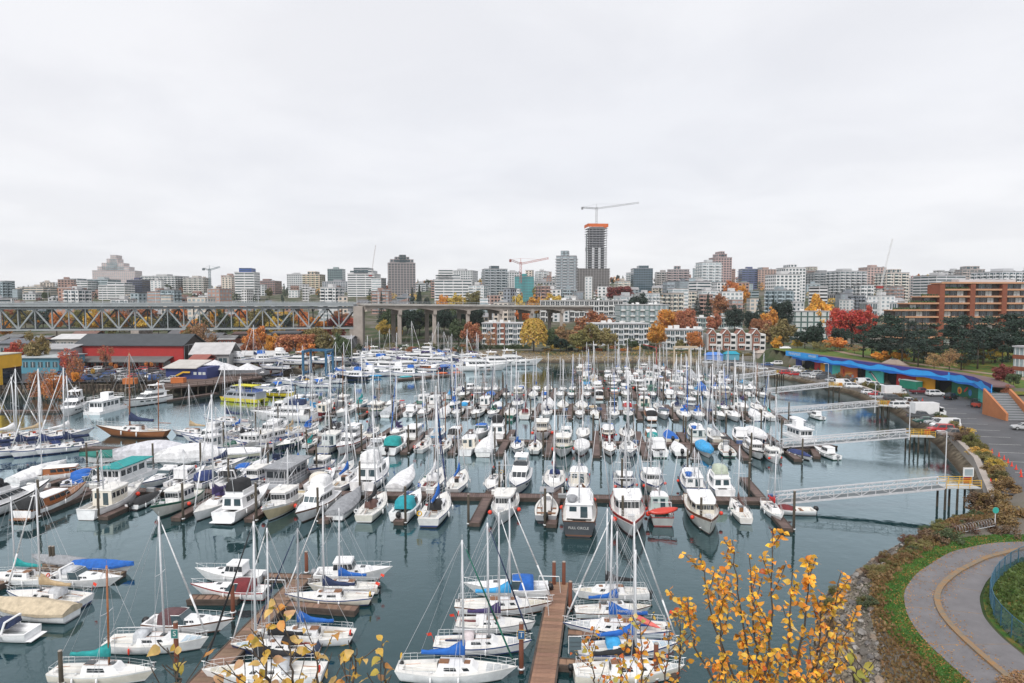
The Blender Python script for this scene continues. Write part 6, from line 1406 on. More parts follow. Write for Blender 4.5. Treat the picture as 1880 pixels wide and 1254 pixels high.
block(1088,1192,595,634,3.2,'white four-storey bay-fronted condominium on far shore behind trees',(.55,.57,.60),4,11,yaw=6,dep=18)
block(992,1144,552,603,6,'long white five-storey apartment block with dark balconies above far shore',(.60,.60,.60),5,17,yaw=2,dep=20,glass='glass_dark')
block(1138,1228,560,612,6,'green-grey glass apartment block right of the long white one',(.18,.25,.25),5,10,yaw=4,dep=18,glass='glass_pale')
block(862,992,562,600,6,'dark green office block with long window rows beside the viaduct',(.13,.19,.18),3,16,yaw=-1,dep=20,slab=False,glass='glass_pale')
block(1278,1362,584,612,5,'low green-grey flat-roofed apartment block behind townhouses',(.24,.31,.30),3,10,yaw=-3,dep=14)
block(1460,1527,572,622,5,'dark green stucco apartment block left of the red tree',(.055,.115,.105),5,6,yaw=-8,dep=14,slab=False,glass='curtain_pane')
block(1517,1620,540,580,12,'long dark low-rise apartment row behind the red tree',(.17,.17,.18),3,14,yaw=2,dep=14,glass='glass_dark')
block(1592,1672,556,596,8,'low pale grey flat building left of the brown terraces',(.50,.51,.53),3,9,yaw=0,dep=14)
block(1222,1290,606,641,3.2,'white stepped townhouse row with orange brick stack, left part',(.58,.60,.63),3,8,yaw=-2,dep=12)
# the gabled townhouses
for i, px in enumerate((1312,1338,1365,1392)):
    p = W(px, 642, 3.2); wd2 = 25.5*p.y/F; root = thing('townhouse', f'white townhouse with brick red arched gable, {["first","second","third","fourth"][i]} of four', 'house', (p.x,p.y,2.2), RAD(-6), 'gabled townhouses on the far shore'); h = 9.2
    k = MB(); k.box(-wd2/2,0,0,wd2/2,12,h); k.build('wall', 'white_wall', root)
    k = MB(); a = wd2*.36; k.prism([(-wd2*.44,-1.1),(wd2*.06,-1.1),(wd2*.06,-.01),(-wd2*.44,-.01)], 0, h); k.build('bay', 'brick_dull', root)
    k = MB(); x0, x1 = -wd2*.47, wd2*.09; xm = (x0+x1)/2; k.add([(x0,-1.4,h),(x1,-1.4,h),(xm,-1.4,h+2.6),(x0,9,h),(x1,9,h),(xm,9,h+2.6)], [(0,1,2),(3,5,4),(0,2,5,3),(1,4,5,2),(0,3,4,1)]); k.build('gable_roof', 'brick_dull', root)
    k = MB(); 
    for s in (-1, 1): k.bar((xm,-1.0,h+2.75), (xm+s*(x1-x0)/2*1.1,-1.0,h-.05), 1.3, .22)
    k.bar((xm,-1.5,h+2.72),(xm,9,h+2.72),1.3,.2); k.build('verge', 'white_wall', root)
    for (wx, wz, ww, wh) in ((xm,h-.6,1.5,1.9),(xm,h-3.8,1.8,1.7),(xm,h-7.2,1.8,1.8)):
        k = MB(); k.box(wx-ww/2-.15,-1.2,wz-.15,wx+ww/2+.15,-1.1,wz+wh+.15,1); k.box(wx-ww/2,-1.26,wz,wx+ww/2,-1.2,wz+wh,0); k.box(wx-.05,-1.29,wz,wx+.05,-1.26,wz+wh,1); k.build('window', ['glass_blue','white_wall'], root)
    for (wx, wz) in ((wd2*.3,h-2.3),(wd2*.3,h-5.2),(wd2*.3,h-8)):
        k = MB(); k.box(wx-1.0,-.08,wz,wx+1.0,-.0,wz+1.4,0); k.build('window', 'glass_dark', root)
    k = MB(); k.box(xm-1.6,-2.3,3.2,xm+1.6,-1.11,3.4); k.box(xm-1.6,-2.3,3.4,xm+1.6,-2.22,4.3); k.build('balcony', 'white_wall', root)

# the brown brick terraces at right
def terraces():
    d = 290; r0 = XD(1655,d); z0 = gz(200,d)-1; root = thing('terraced_apartments', 'large terraced apartment building of orange-brown brick with deep balconies', 'building', (0,d,0), RAD(0))
    fh = 12.45*d/F; ztop = ZD(519,d)
    xs = lambda px: XD(px, d)
    glass_me = {}
    for f in range(9):
        zt = ztop-f*fh; zb = zt-fh; left = [1727,1727,1692,1667,1640,1640,1640,1640,1640][f]
        x0, x1 = xs(left), xs(1990)
        k = MB(); k.box(x0+.6,1.0,zb,x1,8,zt-.35); k.build('storey_wall', 'flat', root, False, (.075,.06,.055))
        k = MB(); k.box(x0-.3,-.9,zt-.42,x1,7.5,zt+.0); k.box(x0-.3,-.9,zt,x1,-.72,zt+.28); k.build('balcony_edge', 'flat', root, False, (.52,.28,.165))
        for i, px in enumerate(range(left+6, 1985, 13)):
            if any(abs(px+6-c) < 12 for c in (1727,1783,1841,1905)): continue
            key = ('g', (i*7+f*3) % 4)
            if key not in glass_me:
                m1 = MB(); w = 12*d/F; m1.box(.08,0,.15,w-.08,.08,fh-.75,0); m1.box(w*.48,-.04,.15,w*.53,0,fh-.75,1); glass_me[key] = m1.mesh('window', ['glass_dark' if key[1] in (0,2) else ('curtain_pane' if key[1] == 1 else 'glass_blue'), 'stripe_grey'])
            obj('window', glass_me[key], root, None, (xs(px),.9,zb+.1))
    for c, y0 in ((1727,519),(1783,519),(1841,519),(1905,519)):
        k = MB(); x0, x1 = xs(c-4.5), xs(c+4.5); k.box(x0,-1.1,z0-2,x1,7.8,ZD(y0+3,d)); k.build('brick_pier', 'brick', root)
    k = MB()
    for f in range(1,5):
        left = [1727,1727,1692,1667,1640][f]
        for q in range(10): x = xs(left+2)+q*1.2; z = ztop-f*fh; k.sphere((x,0.2,z+.5), rnd.uniform(.4,.75), 6, 4)
    stuff(k.build('planter_shrubs', 'leaf', root, False, (.05,.09,.03)))
    k = MB(); k.box(xs(1765),2,ztop,xs(1870),7,ztop+1.4); k.build('roof_block', 'flat', root, False, (.5,.5,.52))
terraces()
# low brick building at the right edge
def brick_edge():
    p = W(1868,742,3.1) + Vector((16,6,0)); root = thing('brick_building', 'orange brick building with white window strips cut by right edge', 'building', (p.x+1.0,p.y+4,3.0), RAD(14))
    for f in range(4):
        k = MB(); k.box(0,-f*0,f*3.3,14,12,f*3.3+1.15); k.build('brick_band', 'brick', root)
        k = MB(); k.box(.12,.25,f*3.3+1.15,13.8,11.8,f*3.3+3.3); k.build('window_band', 'glass_pale', root)
        k = MB()
        for x in np.arange(0.2,14,1.2): k.box(x,.1,f*3.3+1.15,x+.14,.24,f*3.3+3.3)
        for y in np.arange(.3,12,1.2): k.box(-.02,y,f*3.3+1.15,.1,y+.14,f*3.3+3.3)
        stuff(k.build('mullions', 'white_wall', root))
    k = MB(); k.box(-.4,-.4,13.2,14,12,13.6); k.build('roof', 'roofing', root, False, (.4,.4,.42))
brick_edge()

# ---- small houses and low-rises climbing the hill (countable, one thing each)
r = random.Random(21); hz = [(0,420,'behind left half of truss bridge'),(420,700,'behind right half of truss bridge'),(700,1000,'on slope above viaduct'),(1000,1300,'on slope below unfinished tower'),(1300,1600,'on right hillside'),(1600,1900,'on far right hillside')]
cols = [((.66,.66,.66),'white'),((.62,.63,.64),'pale'),((.48,.49,.5),'grey'),((.52,.46,.4),'beige'),((.3,.19,.16),'brick'),((.20,.22,.25),'slate grey'),((.28,.34,.37),'blue-grey'),((.33,.2,.16),'brown')]
for i in range(330):
    px = r.uniform(-40,1920); d = r.uniform(560,1250) if i % 3 else r.uniform(480,700); hgt = r.uniform(6,13) if i % 4 and (px < 850 or i % 2) else r.uniform(13,26)
    if 640 < px < 860 and d < 560: continue
    if px > 1500 and d < 520: continue
    x = XD(px,d); z = gz(x,d); c, cn = r.choice(cols); wpx = r.uniform(14,40)*700/d*.8; where = next(w for a, b, w in hz if px < b or b == 1900)
    if i % 4 == 1:                                # pitched roof house
        root = thing('house', None, 'house', (x,d,z-1.5), RAD(r.uniform(-35,35)), 'houses on the hill'); w = r.uniform(8,14); dp = r.uniform(8,12); h = r.uniform(6,9)
        k = MB(); k.box(-w/2,0,0,w/2,dp,h); k.build('wall', 'flat', root, False, c); k = MB(); k.add([(-w/2-.4,-.4,h),(w/2+.4,-.4,h),(w/2+.4,dp+.4,h),(-w/2-.4,dp+.4,h),(-w/2,dp/2,h+3.2),(w/2,dp/2,h+3.2)], [(0,1,5,4),(2,3,4,5),(0,4,3),(1,2,5),(0,3,2,1)]); k.build('roof', 'roofing', root, False, r.choice([(.14,.14,.15),(.2,.13,.11),(.3,.3,.31)]))
        win = MB(); sl = MB()
        for q in faces4(w,dp,2.5,h): facade(win, sl, q, 'punch', 2.8, r)
        stuff(win.build('windows', 'glass_dark', root)); pend(root, f'small {cn} pitched-roof house', where, x, d, z+h)
    else:
        bld(px-wpx/2, px+wpx/2, PX(x,d,z+hgt)[1], d, r.choice(['grid','punch','balc','bands','balc']), c, f'low {cn} block', where, glass=r.choice(['glass_blue','glass_dark','glass_pale']), dep=14, yaw=r.uniform(-25,25), roofc=r.choice([(.3,.3,.31),(.45,.45,.46),(.16,.16,.17)]), group='low blocks on the hill')

# ================================================================== trees
def quads(C, N_, S_, rs):
    """leaf-sized quads: centres, normals, sizes"""
    n = len(C); a = np.cross(N_, rs.normal(size=(n,3))); a /= np.linalg.norm(a, axis=1)[:,None]+1e-9; b = np.cross(N_, a); b /= np.linalg.norm(b, axis=1)[:,None]+1e-9
    s = S_[:,None]; V = np.stack([C-a*s-b*s*.6, C+a*s-b*s*.6, C+a*s+b*s*.6, C-a*s+b*s*.6], 1).reshape(-1,3); F_ = np.arange(n*4).reshape(-1,4)
    me = bpy.data.meshes.new('crown'); me.vertices.add(n*4); me.vertices.foreach_set('co', V.ravel()); me.loops.add(n*4); me.loops.foreach_set('vertex_index', F_.ravel()); me.polygons.add(n); me.polygons.foreach_set('loop_start', np.arange(0,n*4,4)); me.polygons.foreach_set('loop_total', np.full(n,4)); me.update(calc_edges=True); return me
def crown_broad(seed, n=3400, leaf=.056, spread=1.0, low=.15):
    rs = np.random.RandomState(seed); nc = 40; cc = rs.normal(size=(nc,3)); cc /= np.linalg.norm(cc,axis=1)[:,None]; cc *= (rs.uniform(.35,.78,nc)**.7)[:,None]; cc[:,2] = cc[:,2]*.85+.15*rs.normal(size=nc)
    cr = rs.uniform(.13,.36,nc); w = cr**2/np.sum(cr**2); ix = rs.choice(nc, n, p=w); d = rs.normal(size=(n,3)); d /= np.linalg.norm(d,axis=1)[:,None]; rad = cr[ix]*rs.uniform(.45,1.05,n)
    C = cc[ix]+d*rad[:,None]; C[:,2] = np.maximum(C[:,2], -.85+low); N_ = d+rs.normal(size=(n,3))*.6; N_[:,2] += .3
    return quads(C*np.array([1,1,.95]), N_, rs.uniform(.6,1.3,n)*leaf, rs)
def crown_conifer(seed, n=1300):
    rs = np.random.RandomState(seed); h = rs.uniform(0,1,n)**1.25; ang = rs.uniform(0,2*math.pi,n); lay = np.sin(h*42+rs.uniform(0,6))*0.5+.5
    R_ = (1-h)*.27*(.55+.45*lay)*(rs.uniform(.25,1,n)**.5)*(1+.25*np.sin(ang*3+h*9))+.01; C = np.stack([R_*np.cos(ang), R_*np.sin(ang), .08+h*.92-R_*.35], 1)
    N_ = np.stack([np.cos(ang)*.5, np.sin(ang)*.5, np.ones(n)], 1)+rs.normal(size=(n,3))*.45; return quads(C, N_, rs.uniform(.012,.026,n)*(1.2-.6*h), rs)
def crown_pine(seed, n=2200):
    rs = np.random.RandomState(seed); nc = 24; hz_ = np.sort(rs.uniform(.3,1,nc)); ang = rs.uniform(0,6.28,nc); rr = (.30*np.sin(np.clip((1.08-hz_)/.8,0,1)*2.2)+.03)*rs.uniform(.4,1,nc); cc = np.stack([rr*np.cos(ang), rr*np.sin(ang), hz_], 1)
    ix = rs.randint(0,nc,n); d = rs.normal(size=(n,3)); d /= np.linalg.norm(d,axis=1)[:,None]; C = cc[ix]+d*np.array([.12,.12,.055])*rs.uniform(.4,1,n)[:,None]; N_ = d*.6+rs.normal(size=(n,3))*.5; N_[:,2] += .5
    return quads(C, N_, rs.uniform(.008,.018,n), rs)
def crown_willow(seed, n=2200):
    rs = np.random.RandomState(seed); ang = rs.uniform(0,6.28,n); t = rs.uniform(0,1,n); R_ = (.35+.65*np.sin(np.clip(t,0,1)*1.57))*rs.uniform(.7,1,n); z = 1.0-1.75*t**1.6*(.75+.3*np.sin(ang*5)**2); C = np.stack([R_*np.cos(ang), R_*np.sin(ang), z], 1); N_ = np.stack([np.cos(ang), np.sin(ang), .3*np.ones(n)], 1)+rs.normal(size=(n,3))*.5
    return quads(C, N_, rs.uniform(.05,.09,n), rs)
CROWNS = {'broad': [crown_broad(s) for s in range(6)], 'dense': [crown_broad(20+s, 4600, .046) for s in range(4)], 'sparse': [crown_broad(40+s, 1500, .04) for s in range(3)], 'conifer': [crown_conifer(s) for s in range(4)], 'pine': [crown_pine(s) for s in range(5)], 'willow': [crown_willow(1)]}
for k_, L_ in CROWNS.items():
    for me in L_: me.materials.append(MAT['needle' if k_ in ('conifer','pine') else 'leaf'])
def trunk_mesh(kind):
    m = MB(); m.tube((0,0,-.06),(0,0,.5),.022,.016,7)
    if kind == 'tall': m.tube((0,0,.5),(.01,0,.97),.016,.004,6)
    else:
        for i in range(5): a = i*1.3; m.tube((0,0,.3+.04*i),(.16*math.cos(a),.16*math.sin(a),.62+.05*i),.011,.004,5)
        m.tube((0,0,.5),(.01,.01,.8),.014,.005,5)
    return m.mesh('trunk', ['bark'], True)
TRUNK = {'tall': trunk_mesh('tall'), 'limb': trunk_mesh('limb')}
LEAFC = {'orange': (0.650,0.250,0.069), 'yellow': (0.648,0.444,0.090), 'red': (0.562,0.106,0.062), 'rust': (0.432,0.174,0.084), 'olive': (.235,.20,.07), 'green': (.085,.12,.05), 'dark green': (.026,.052,.036), 'gold': (0.725,0.362,0.056), 'maroon': (.25,.06,.05), 'dull orange': (0.396,0.231,0.116), 'bright red': (.56,.075,.05), 'moss': (.17,.16,.045), 'tawny': (.26,.165,.065), 'brown': (.17,.10,.06)}
NT = [0]
def tree(px, d, ytop, wpx, color, kind, where, base=None, label=None):
    x = XD(px,d); z0 = gz(x,d) if base is None else base; h = max(4, ZD(ytop,d)-z0); R_ = wpx*d/F/2; NT[0] += 1; c = LEAFC[color]; j = rnd.uniform(.85,1.2); c = (c[0]*j, c[1]*j*rnd.uniform(.9,1.12), c[2]*j)
    nm = {'conifer':'conifer_tree','pine':'pine_tree','willow':'willow_tree'}.get(kind, 'broadleaf_tree'); root = thing(nm, None, 'tree', (x,d,z0), rnd.uniform(0,6.28), 'autumn trees around the harbour')
    t = obj('trunk', TRUNK['tall' if kind in ('conifer','pine') else 'limb'], root); t.scale = (h,h,h)
    me = CROWNS[kind][NT[0] % len(CROWNS[kind])]; o = obj('crown', me, root, c)
    if kind in ('conifer','pine'): o.scale = (R_/.27, R_/.27, h)
    else: o.scale = (R_, R_, min(h*.46, R_*1.5)); o.location = (0,0,h-min(h*.46, R_*1.5)*.93)
    word = {'conifer':'conifer','pine':'pine','willow':'weeping willow','sparse':'half-bare tree'}.get(kind, 'tree')
    if label: root['label'] = label
    else: pend(root, f'{color} {word}', where, x, d, z0+h)
    return root
FS = 'along the far shore'
tree(980,345,588,54,'yellow','willow',FS,label='weeping willow with yellow-olive leaves on far shore'); 
for a in ((866,360,590,46,'rust','broad'),(842,385,583,46,'green','broad'),(900,352,603,26,'dull orange','sparse'),(1012,350,603,34,'green','dense'),(1040,352,594,46,'dull orange','broad'),(1062,346,606,44,'olive','dense'),(1088,350,592,52,'olive','broad'),(1113,346,600,44,'olive','broad'),(1070,352,600,46,'rust','broad'),(1030,345,618,36,'dark green','dense'),
          (1206,352,588,38,'gold','broad'),(1277,344,608,34,'orange','dense'),(1252,346,622,22,'olive','broad'),(1420,372,592,46,'dull orange','broad'),(1398,392,578,46,'rust','dense'),(1440,360,585,52,'olive','broad'),(1160,352,622,30,'green','dense')): tree(*a, FS)
MB_ = 'among the mid-distance apartment blocks'
for a in ((1094,425,571,72,'rust','broad'),(1232,430,560,58,'gold','dense'),(1262,405,566,46,'rust','dense'),(1250,440,575,40,'green','dense'),(958,520,562,30,'orange','broad'),(1137,690,520,56,'maroon','dense'),(1345,700,516,46,'orange','broad'),(1365,640,522,30,'gold','broad'),(1420,420,548,26,'dark green','conifer'),(1436,415,542,46,'dark green','dense'),(1502,430,539,50,'gold','broad'),(1412,405,562,34,'gold','broad'),
          (1322,560,540,40,'rust','broad'),(1280,600,545,26,'dark green','conifer'),(1300,560,538,24,'dark green','conifer'),(1225,580,533,22,'dark green','conifer'),(1170,560,538,44,'dark green','dense'),(985,560,540,40,'gold','broad'),(1020,570,540,50,'yellow','broad'),(950,560,540,30,'yellow','broad'),(995,720,520,44,'olive','broad'),(1380,430,565,30,'dark green','dense'),(1395,500,548,36,'dark green','conifer'),(835,600,537,40,'yellow','broad'),(868,610,535,44,'olive','broad'),(812,600,540,30,'gold','broad'),
          (940,540,566,36,'dark green','dense'),(1222,500,572,30,'dark green','conifer'),(1350,470,560,40,'dark green','dense'),(1310,450,570,30,'rust','broad')): tree(*a, MB_)
for i, px in enumerate((718,732,748,762,782,795,815,828,846,858,872,738,770,805,835)): tree(px, 455+(i%3)*14, rnd.uniform(558,574), rnd.uniform(30,46), 'dark green' if i % 4 else 'green', 'dense', 'under the viaduct')
tree(705,440,588,30,'yellow','broad','under the viaduct'); tree(728,430,600,24,'yellow','broad','under the viaduct'); tree(700,545,535,22,'dark green','conifer',MB_); tree(757,600,527,24,'dark green','conifer',MB_); tree(770,600,522,26,'dark green','conifer',MB_); tree(770,585,530,30,'dark green','conifer',MB_)
UB = 'seen through the bridge truss'
for i in range(58):
    px = -20+i*11.6+rnd.uniform(-6,6); tree(px, rnd.uniform(415,560), rnd.uniform(560,590), rnd.uniform(26,46), rnd.choices(['orange','gold','yellow','rust','red','olive','green','dark green'], [4,4,3,4,2,4,2,2])[0], rnd.choice(['broad','dense']), UB)
IS = 'on the island shore at left'
for a in ((541,300,606,76,'rust','dense'),(575,312,601,56,'olive','dense'),(608,305,604,60,'olive','broad'),(628,300,612,40,'green','dense'),(562,296,622,40,'orange','broad'),(468,320,600,50,'orange','broad'),(455,300,622,40,'rust','broad'),(372,335,586,56,'dull orange','sparse'),(352,340,598,40,'olive','broad'),(64,205,672,54,'rust','sparse'),(92,200,678,50,'orange','sparse'),(120,232,632,36,'red','sparse'),(135,215,648,44,'rust','sparse'),(40,260,622,44,'rust','broad'),(65,250,612,46,'olive','broad'),(20,255,628,34,'red','broad'),(132,212,680,16,'gold','dense'),(190,250,628,30,'rust','sparse'),(500,310,612,34,'gold','broad'),(165,202,676,8,'yellow','dense')): tree(*a, IS)
for px in (199,208,264,274): tree(px, 205, 664 if px != 208 else 668, 7, 'orange', 'dense', 'standing columnar in the island car park')
for px in (240,249): tree(px, 200, 678, 8, 'dark green', 'conifer', 'in the island car park')
HL = {0:'on the hill behind the truss bridge',1:'on the hill in the middle',2:'on the hill at right'}
for i in range(130):
    px = rnd.uniform(-30,1910); d = rnd.uniform(580,1500)
    if i % 2: d = rnd.uniform(900,1600)
    x = XD(px,d); hh = rnd.uniform(8,15); col = rnd.choices(['dark green','green','orange','gold','rust','maroon','olive','yellow'], [7,3,2,1.6,2.4,1,2.5,1.2])[0]
    kind = 'conifer' if col == 'dark green' and rnd.random() < .6 else rnd.choice(['broad','dense']); yt = PX(x,d,gz(x,d)+hh)[1]
    tree(px, d, yt, rnd.uniform(7,13)*F/d if kind != 'conifer' else rnd.uniform(5,7)*F/d, col, kind, HL[0 if px < 650 else (1 if px < 1280 else 2)])
for i in range(64):
    px = rnd.uniform(760,1900); d = rnd.uniform(1500,1900); x = XD(px,d); hh = rnd.uniform(14,24); tree(px, d, PX(x,d,gz(x,d)+hh)[1], rnd.uniform(8,13)*F/d, rnd.choice(['dark green','dark green','dark green','rust','olive']), rnd.choice(['conifer','conifer','dense']), 'along the skyline ridge')
# the uncountable trees between the houses farther up: one mass
def far_wood():
    rs = np.random.RandomState(8); CC, NN, SS, KK = [], [], [], []
    for i in range(420):
        px = rs.uniform(-40,1920); d = rs.uniform(620,1750); x = XD(px,d); z = gz(x,d); h = rs.uniform(6,13); w = rs.uniform(2.5,5.0); n = 90; u = rs.normal(size=(n,3)); u /= np.linalg.norm(u,axis=1)[:,None]; u *= (rs.uniform(.4,1,n)**.5)[:,None]
        con = rs.rand() < .42; C = np.c_[x+u[:,0]*w, d+u[:,1]*w, z+h*.55+u[:,2]*h*.45]
        if con: f = np.clip((z+h*1.3-C[:,2])/(h*1.3),.05,1); C[:,0] = x+(C[:,0]-x)*f*.8; C[:,2] = z+(C[:,2]-z)*1.3
        c = LEAFC['dark green'] if con else LEAFC[['orange','gold','rust','olive','green','yellow','maroon','dull orange'][rs.randint(8)]]; CC.append(C); NN.append(u+rs.normal(size=(n,3))*.5); SS.append(rs.uniform(.35,.75,n)); KK.append(np.tile(np.array(c)*rs.uniform(.75,1.2), (n,1)))
    C = np.concatenate(CC); K = np.concatenate(KK)*rs.uniform(.7,1.25,(len(C),1)); me = quads(C, np.concatenate(NN), np.concatenate(SS), rs); at_ = me.color_attributes.new('Col', 'FLOAT_COLOR', 'POINT'); at_.data.foreach_set('color', np.c_[np.repeat(K,4,axis=0), np.ones(len(C)*4)].ravel())
    m = bpy.data.materials.new('far_foliage'); m.use_nodes = True; n = m.node_tree.nodes; a = n.new('ShaderNodeAttribute'); a.attribute_name = 'Col'; nz = n.new('ShaderNodeTexNoise'); nz.inputs['Scale'].default_value = .4; mm = n.new('ShaderNodeMix'); mm.data_type = 'RGBA'; mm.blend_type = 'OVERLAY'; mm.inputs[0].default_value = .4; m.node_tree.links.new(a.outputs[0], mm.inputs[6]); m.node_tree.links.new(nz.outputs[0], mm.inputs[7]); m.node_tree.links.new(mm.outputs[2], n['Principled BSDF'].inputs['Base Color']); n['Principled BSDF'].inputs['Roughness'].default_value = .8
    me.materials.append(m); tag(obj('hillside_wood', me), 'autumn trees massed between the houses on the far hill', 'trees', None, 'stuff')
far_wood()
RT = 'beside the lawn at right'
tree(1566,318,556,62,'bright red','dense',RT,label='large bright red maple right of the green apartment block'); tree(1540,322,566,46,'bright red','dense',RT); tree(1590,322,562,40,'red','dense',RT)
for a in ((1536,285,618,46,'orange','broad'),(1508,282,624,46,'olive','sparse'),(1572,272,632,34,'dull orange','sparse'),(1480,300,602,40,'dark green','dense'),(1497,292,592,40,'dark green','dense'),(1545,292,596,34,'dark green','dense'),(1466,305,630,22,'yellow','dense'),(1427,320,618,24,'gold','broad'),(1720,205,645,36,'dull orange','sparse'),(1748,202,640,44,'dull orange','sparse'),(1775,210,650,26,'olive','sparse')): tree(*a, RT)
for i, (px, yt, w_, dd) in enumerate(((1588,594,44,255),(1604,582,46,256),(1622,600,50,244),(1638,578,52,236),(1660,592,54,226),(1682,584,50,238),(1705,590,54,230),(1735,606,50,240),(1762,580,60,228),(1785,585,62,235),(1810,574,60,226),(1832,588,66,233),(1855,578,60,240),(1878,584,60,226),(1905,575,60,236),(1608,612,40,248),(1690,612,46,216),(1800,606,48,212),(1845,612,48,210),(1770,622,40,208),(1640,618,40,236),(1730,628,36,222),(1870,620,44,206))):
    tree(px, dd, yt, w_, 'dark green', 'pine', 'in the pine row above the lawn')
for px, yt, w_, cc in ((1795,640,40,'olive'),(1700,640,40,'olive'),(1660,640,34,'gold'),(1620,645,34,'gold'),(1825,640,44,'yellow'),(1760,645,36,'orange')): tree(px, 232, yt, w_, cc, 'broad', 'behind the pine row')
tree(1850,172,668,38,'maroon','dense',RT,label='round maroon shrub tree by the brick building'); tree(1868,168,695,26,'green','dense',RT); tree(1856,162,706,20,'rust','dense',RT)
# ================================================================== vehicles
def car_parts(kind):
    """local x = forward; returns list of (name, mesh, colour key)"""
    P = []; L, Wd = {'sedan': (4.5,1.8), 'suv': (4.7,1.9), 'pickup': (5.6,1.95), 'van': (5.4,2.0), 'hatch': (4.1,1.75)}[kind]; h = {'sedan': .92, 'suv': 1.08, 'pickup': 1.1, 'van': 1.2, 'hatch': .95}[kind]; w = Wd/2
    prof = {'sedan': [(-.5,.5,.86),(-.47,.32,.9),(-.3,.3,.95),(.0,.3,.95),(.22,.3,.93),(.42,.3,.82),(.49,.34,.7),(.5,.42,.62)], 'suv': [(-.5,.5,.95),(-.48,.36,1.02),(-.2,.34,1.05),(.2,.34,1.05),(.44,.34,.97),(.5,.42,.8)], 'pickup': [(-.5,.55,.95),(-.49,.45,1.05),(-.12,.42,1.05),(.2,.42,1.06),(.45,.42,1.0),(.5,.5,.82)],
            'van': [(-.5,.4,1.15),(-.49,.36,1.2),(.2,.36,1.15),(.42,.36,1.0),(.5,.45,.78)], 'hatch': [(-.5,.45,.88),(-.48,.34,.95),(0,.3,.98),(.24,.3,.95),(.45,.3,.82),(.5,.42,.66)]}[kind]
    m = MB(); m.rings([[(x*L,-w*.92,a),(x*L,-w,a+.18),(x*L,-w*.97,b*.93),(x*L,-w*.86,b),(x*L,w*.86,b),(x*L,w*.97,b*.93),(x*L,w,a+.18),(x*L,w*.92,a)] for x, a, b in prof]); P.append(('body', m.mesh('body', ['paint'], False), 'c', None))
    (x0, x1, y0, y1, zr) = {'sedan': (-.36,.24,-.24,.08,1.42), 'suv': (-.49,.27,-.44,.12,1.72), 'pickup': (-.12,.26,-.09,.14,1.75), 'van': (-.49,.36,-.485,.2,2.1), 'hatch': (-.47,.28,-.36,.08,1.48)}[kind]
    zb = h*.97; ba = [(x0*L,-w*.86),(x1*L,-w*.86),(x1*L,w*.86),(x0*L,w*.86)]; tp = [(y0*L,-w*.7),(y1*L,-w*.7),(y1*L,w*.7),(y0*L,w*.7)]; m = MB(); m.house(ba, zb, tp, zr); P.append(('cabin', m.mesh('cabin', ['paint']), 'c', None))
    for i, nm in ((0,'side_window'),(1,'windshield'),(2,'side_window'),(3,'rear_window')):
        g = MB(); side_windows(g, ba, zb, tp, zr, [i], [(.06,.48),(.53,.94)] if nm == 'side_window' and kind != 'van' else ([(.62,.94)] if nm == 'side_window' else [(.05,.95)]), .12, .9, .02); P.append((nm, g.mesh(nm, ['glass_dark']), None, None))
    wm = MB(); wm.tube((0,-.11,0),(0,.11,0),.34,.34,12,0); wm.tube((0,-.12,0),(0,.12,0),.2,.2,8,1); we = wm.mesh('wheel', ['tyre','hub'])
    for sx in (-.31,.31):
        for sy in (-1,1): P.append(('wheel', we, None, (sx*L, sy*(w-.1), .34)))
    for sy in (-1,1):
        q = MB(); q.box(.488*L,sy*w*.62-.16,.62,.503*L,sy*w*.62+.16,.76); P.append(('headlight', q.mesh('headlight', ['glass_pale']), None, None)); q = MB(); q.box(-.503*L,sy*w*.74-.12,.66,-.495*L,sy*w*.74+.12,.84); P.append(('taillight', q.mesh('taillight', ['stripe_red']), None, None))
    if kind == 'pickup':
        q = MB(); q.box(-.47*L,-w*.78,.98,-.13*L,w*.78,1.075); P.append(('bed_floor', q.mesh('bed_floor', ['rubber']), None, None))
    return P
CARP = {k: car_parts(k) for k in ('sedan','suv','pickup','van','hatch')}
CARC = {'white': (.72,.72,.72), 'silver': (.45,.46,.47), 'black': (.02,.02,.022), 'dark grey': (.08,.085,.09), 'red': (.42,.03,.03), 'dark red': (.15,.02,.025), 'blue': (.03,.08,.22), 'taupe': (.20,.16,.14), 'dark green': (.02,.08,.06)}
def car(kind, x, y, ang, cn, where, z=3.085, label=None, lod=0):
    root = thing({'pickup':'pickup_truck','van':'van'}.get(kind, 'parked_car'), None, {'pickup':'pickup','van':'van'}.get(kind, 'car'), (x,y,z), RAD(ang), 'parked vehicles')
    for nm, me, c, loc in CARP[kind]:
        if lod and nm in ('headlight','taillight'): continue
        obj(nm, me, root, CARC[cn] if c else None, loc)
    if label: root['label'] = label
    else: pend(root, f'{cn} ' + {'sedan':'sedan','suv':'sport utility car','pickup':'pickup truck','van':'van','hatch':'hatchback'}[kind], where, x, y, z)
    return root
def cp(kind, px, py, ang, cn, where='on the wharf lot', label=None): p = W(px, py, 3.085); return car(kind, p.x, p.y, ang, cn, where, label=label)
cp('pickup',1752,803,176,'taupe',label='taupe crew pickup truck nearest the cones on the wharf lot'); cp('suv',1727,794,176,'red',label='red car between the taupe pickup and white van'); cp('van',1735,786,178,'white',label='white van with ladder rack beside the red car')
cp('sedan',1698,777,178,'dark green'); cp('pickup',1690,769,2,'dark grey'); cp('pickup',1666,742,2,'white'); cp('suv',1640,736,2,'dark grey'); cp('pickup',1691,723,-4,'dark red'); cp('suv',1746,733,35,'black'); cp('sedan',1880,789,160,'silver')
for px, py, k_, c in ((1625,716,'sedan','silver'),(1607,711,'suv','white'),(1588,706,'van','white'),(1650,718,'hatch','dark grey'),(1717,727,'suv','white'),(1570,702,'sedan','dark grey'),(1716,779,'sedan','silver'),(1652,750,'suv','white'),(1618,733,'pickup','silver')): cp(k_, px, py, rnd.choice((2,176,-6)), c)
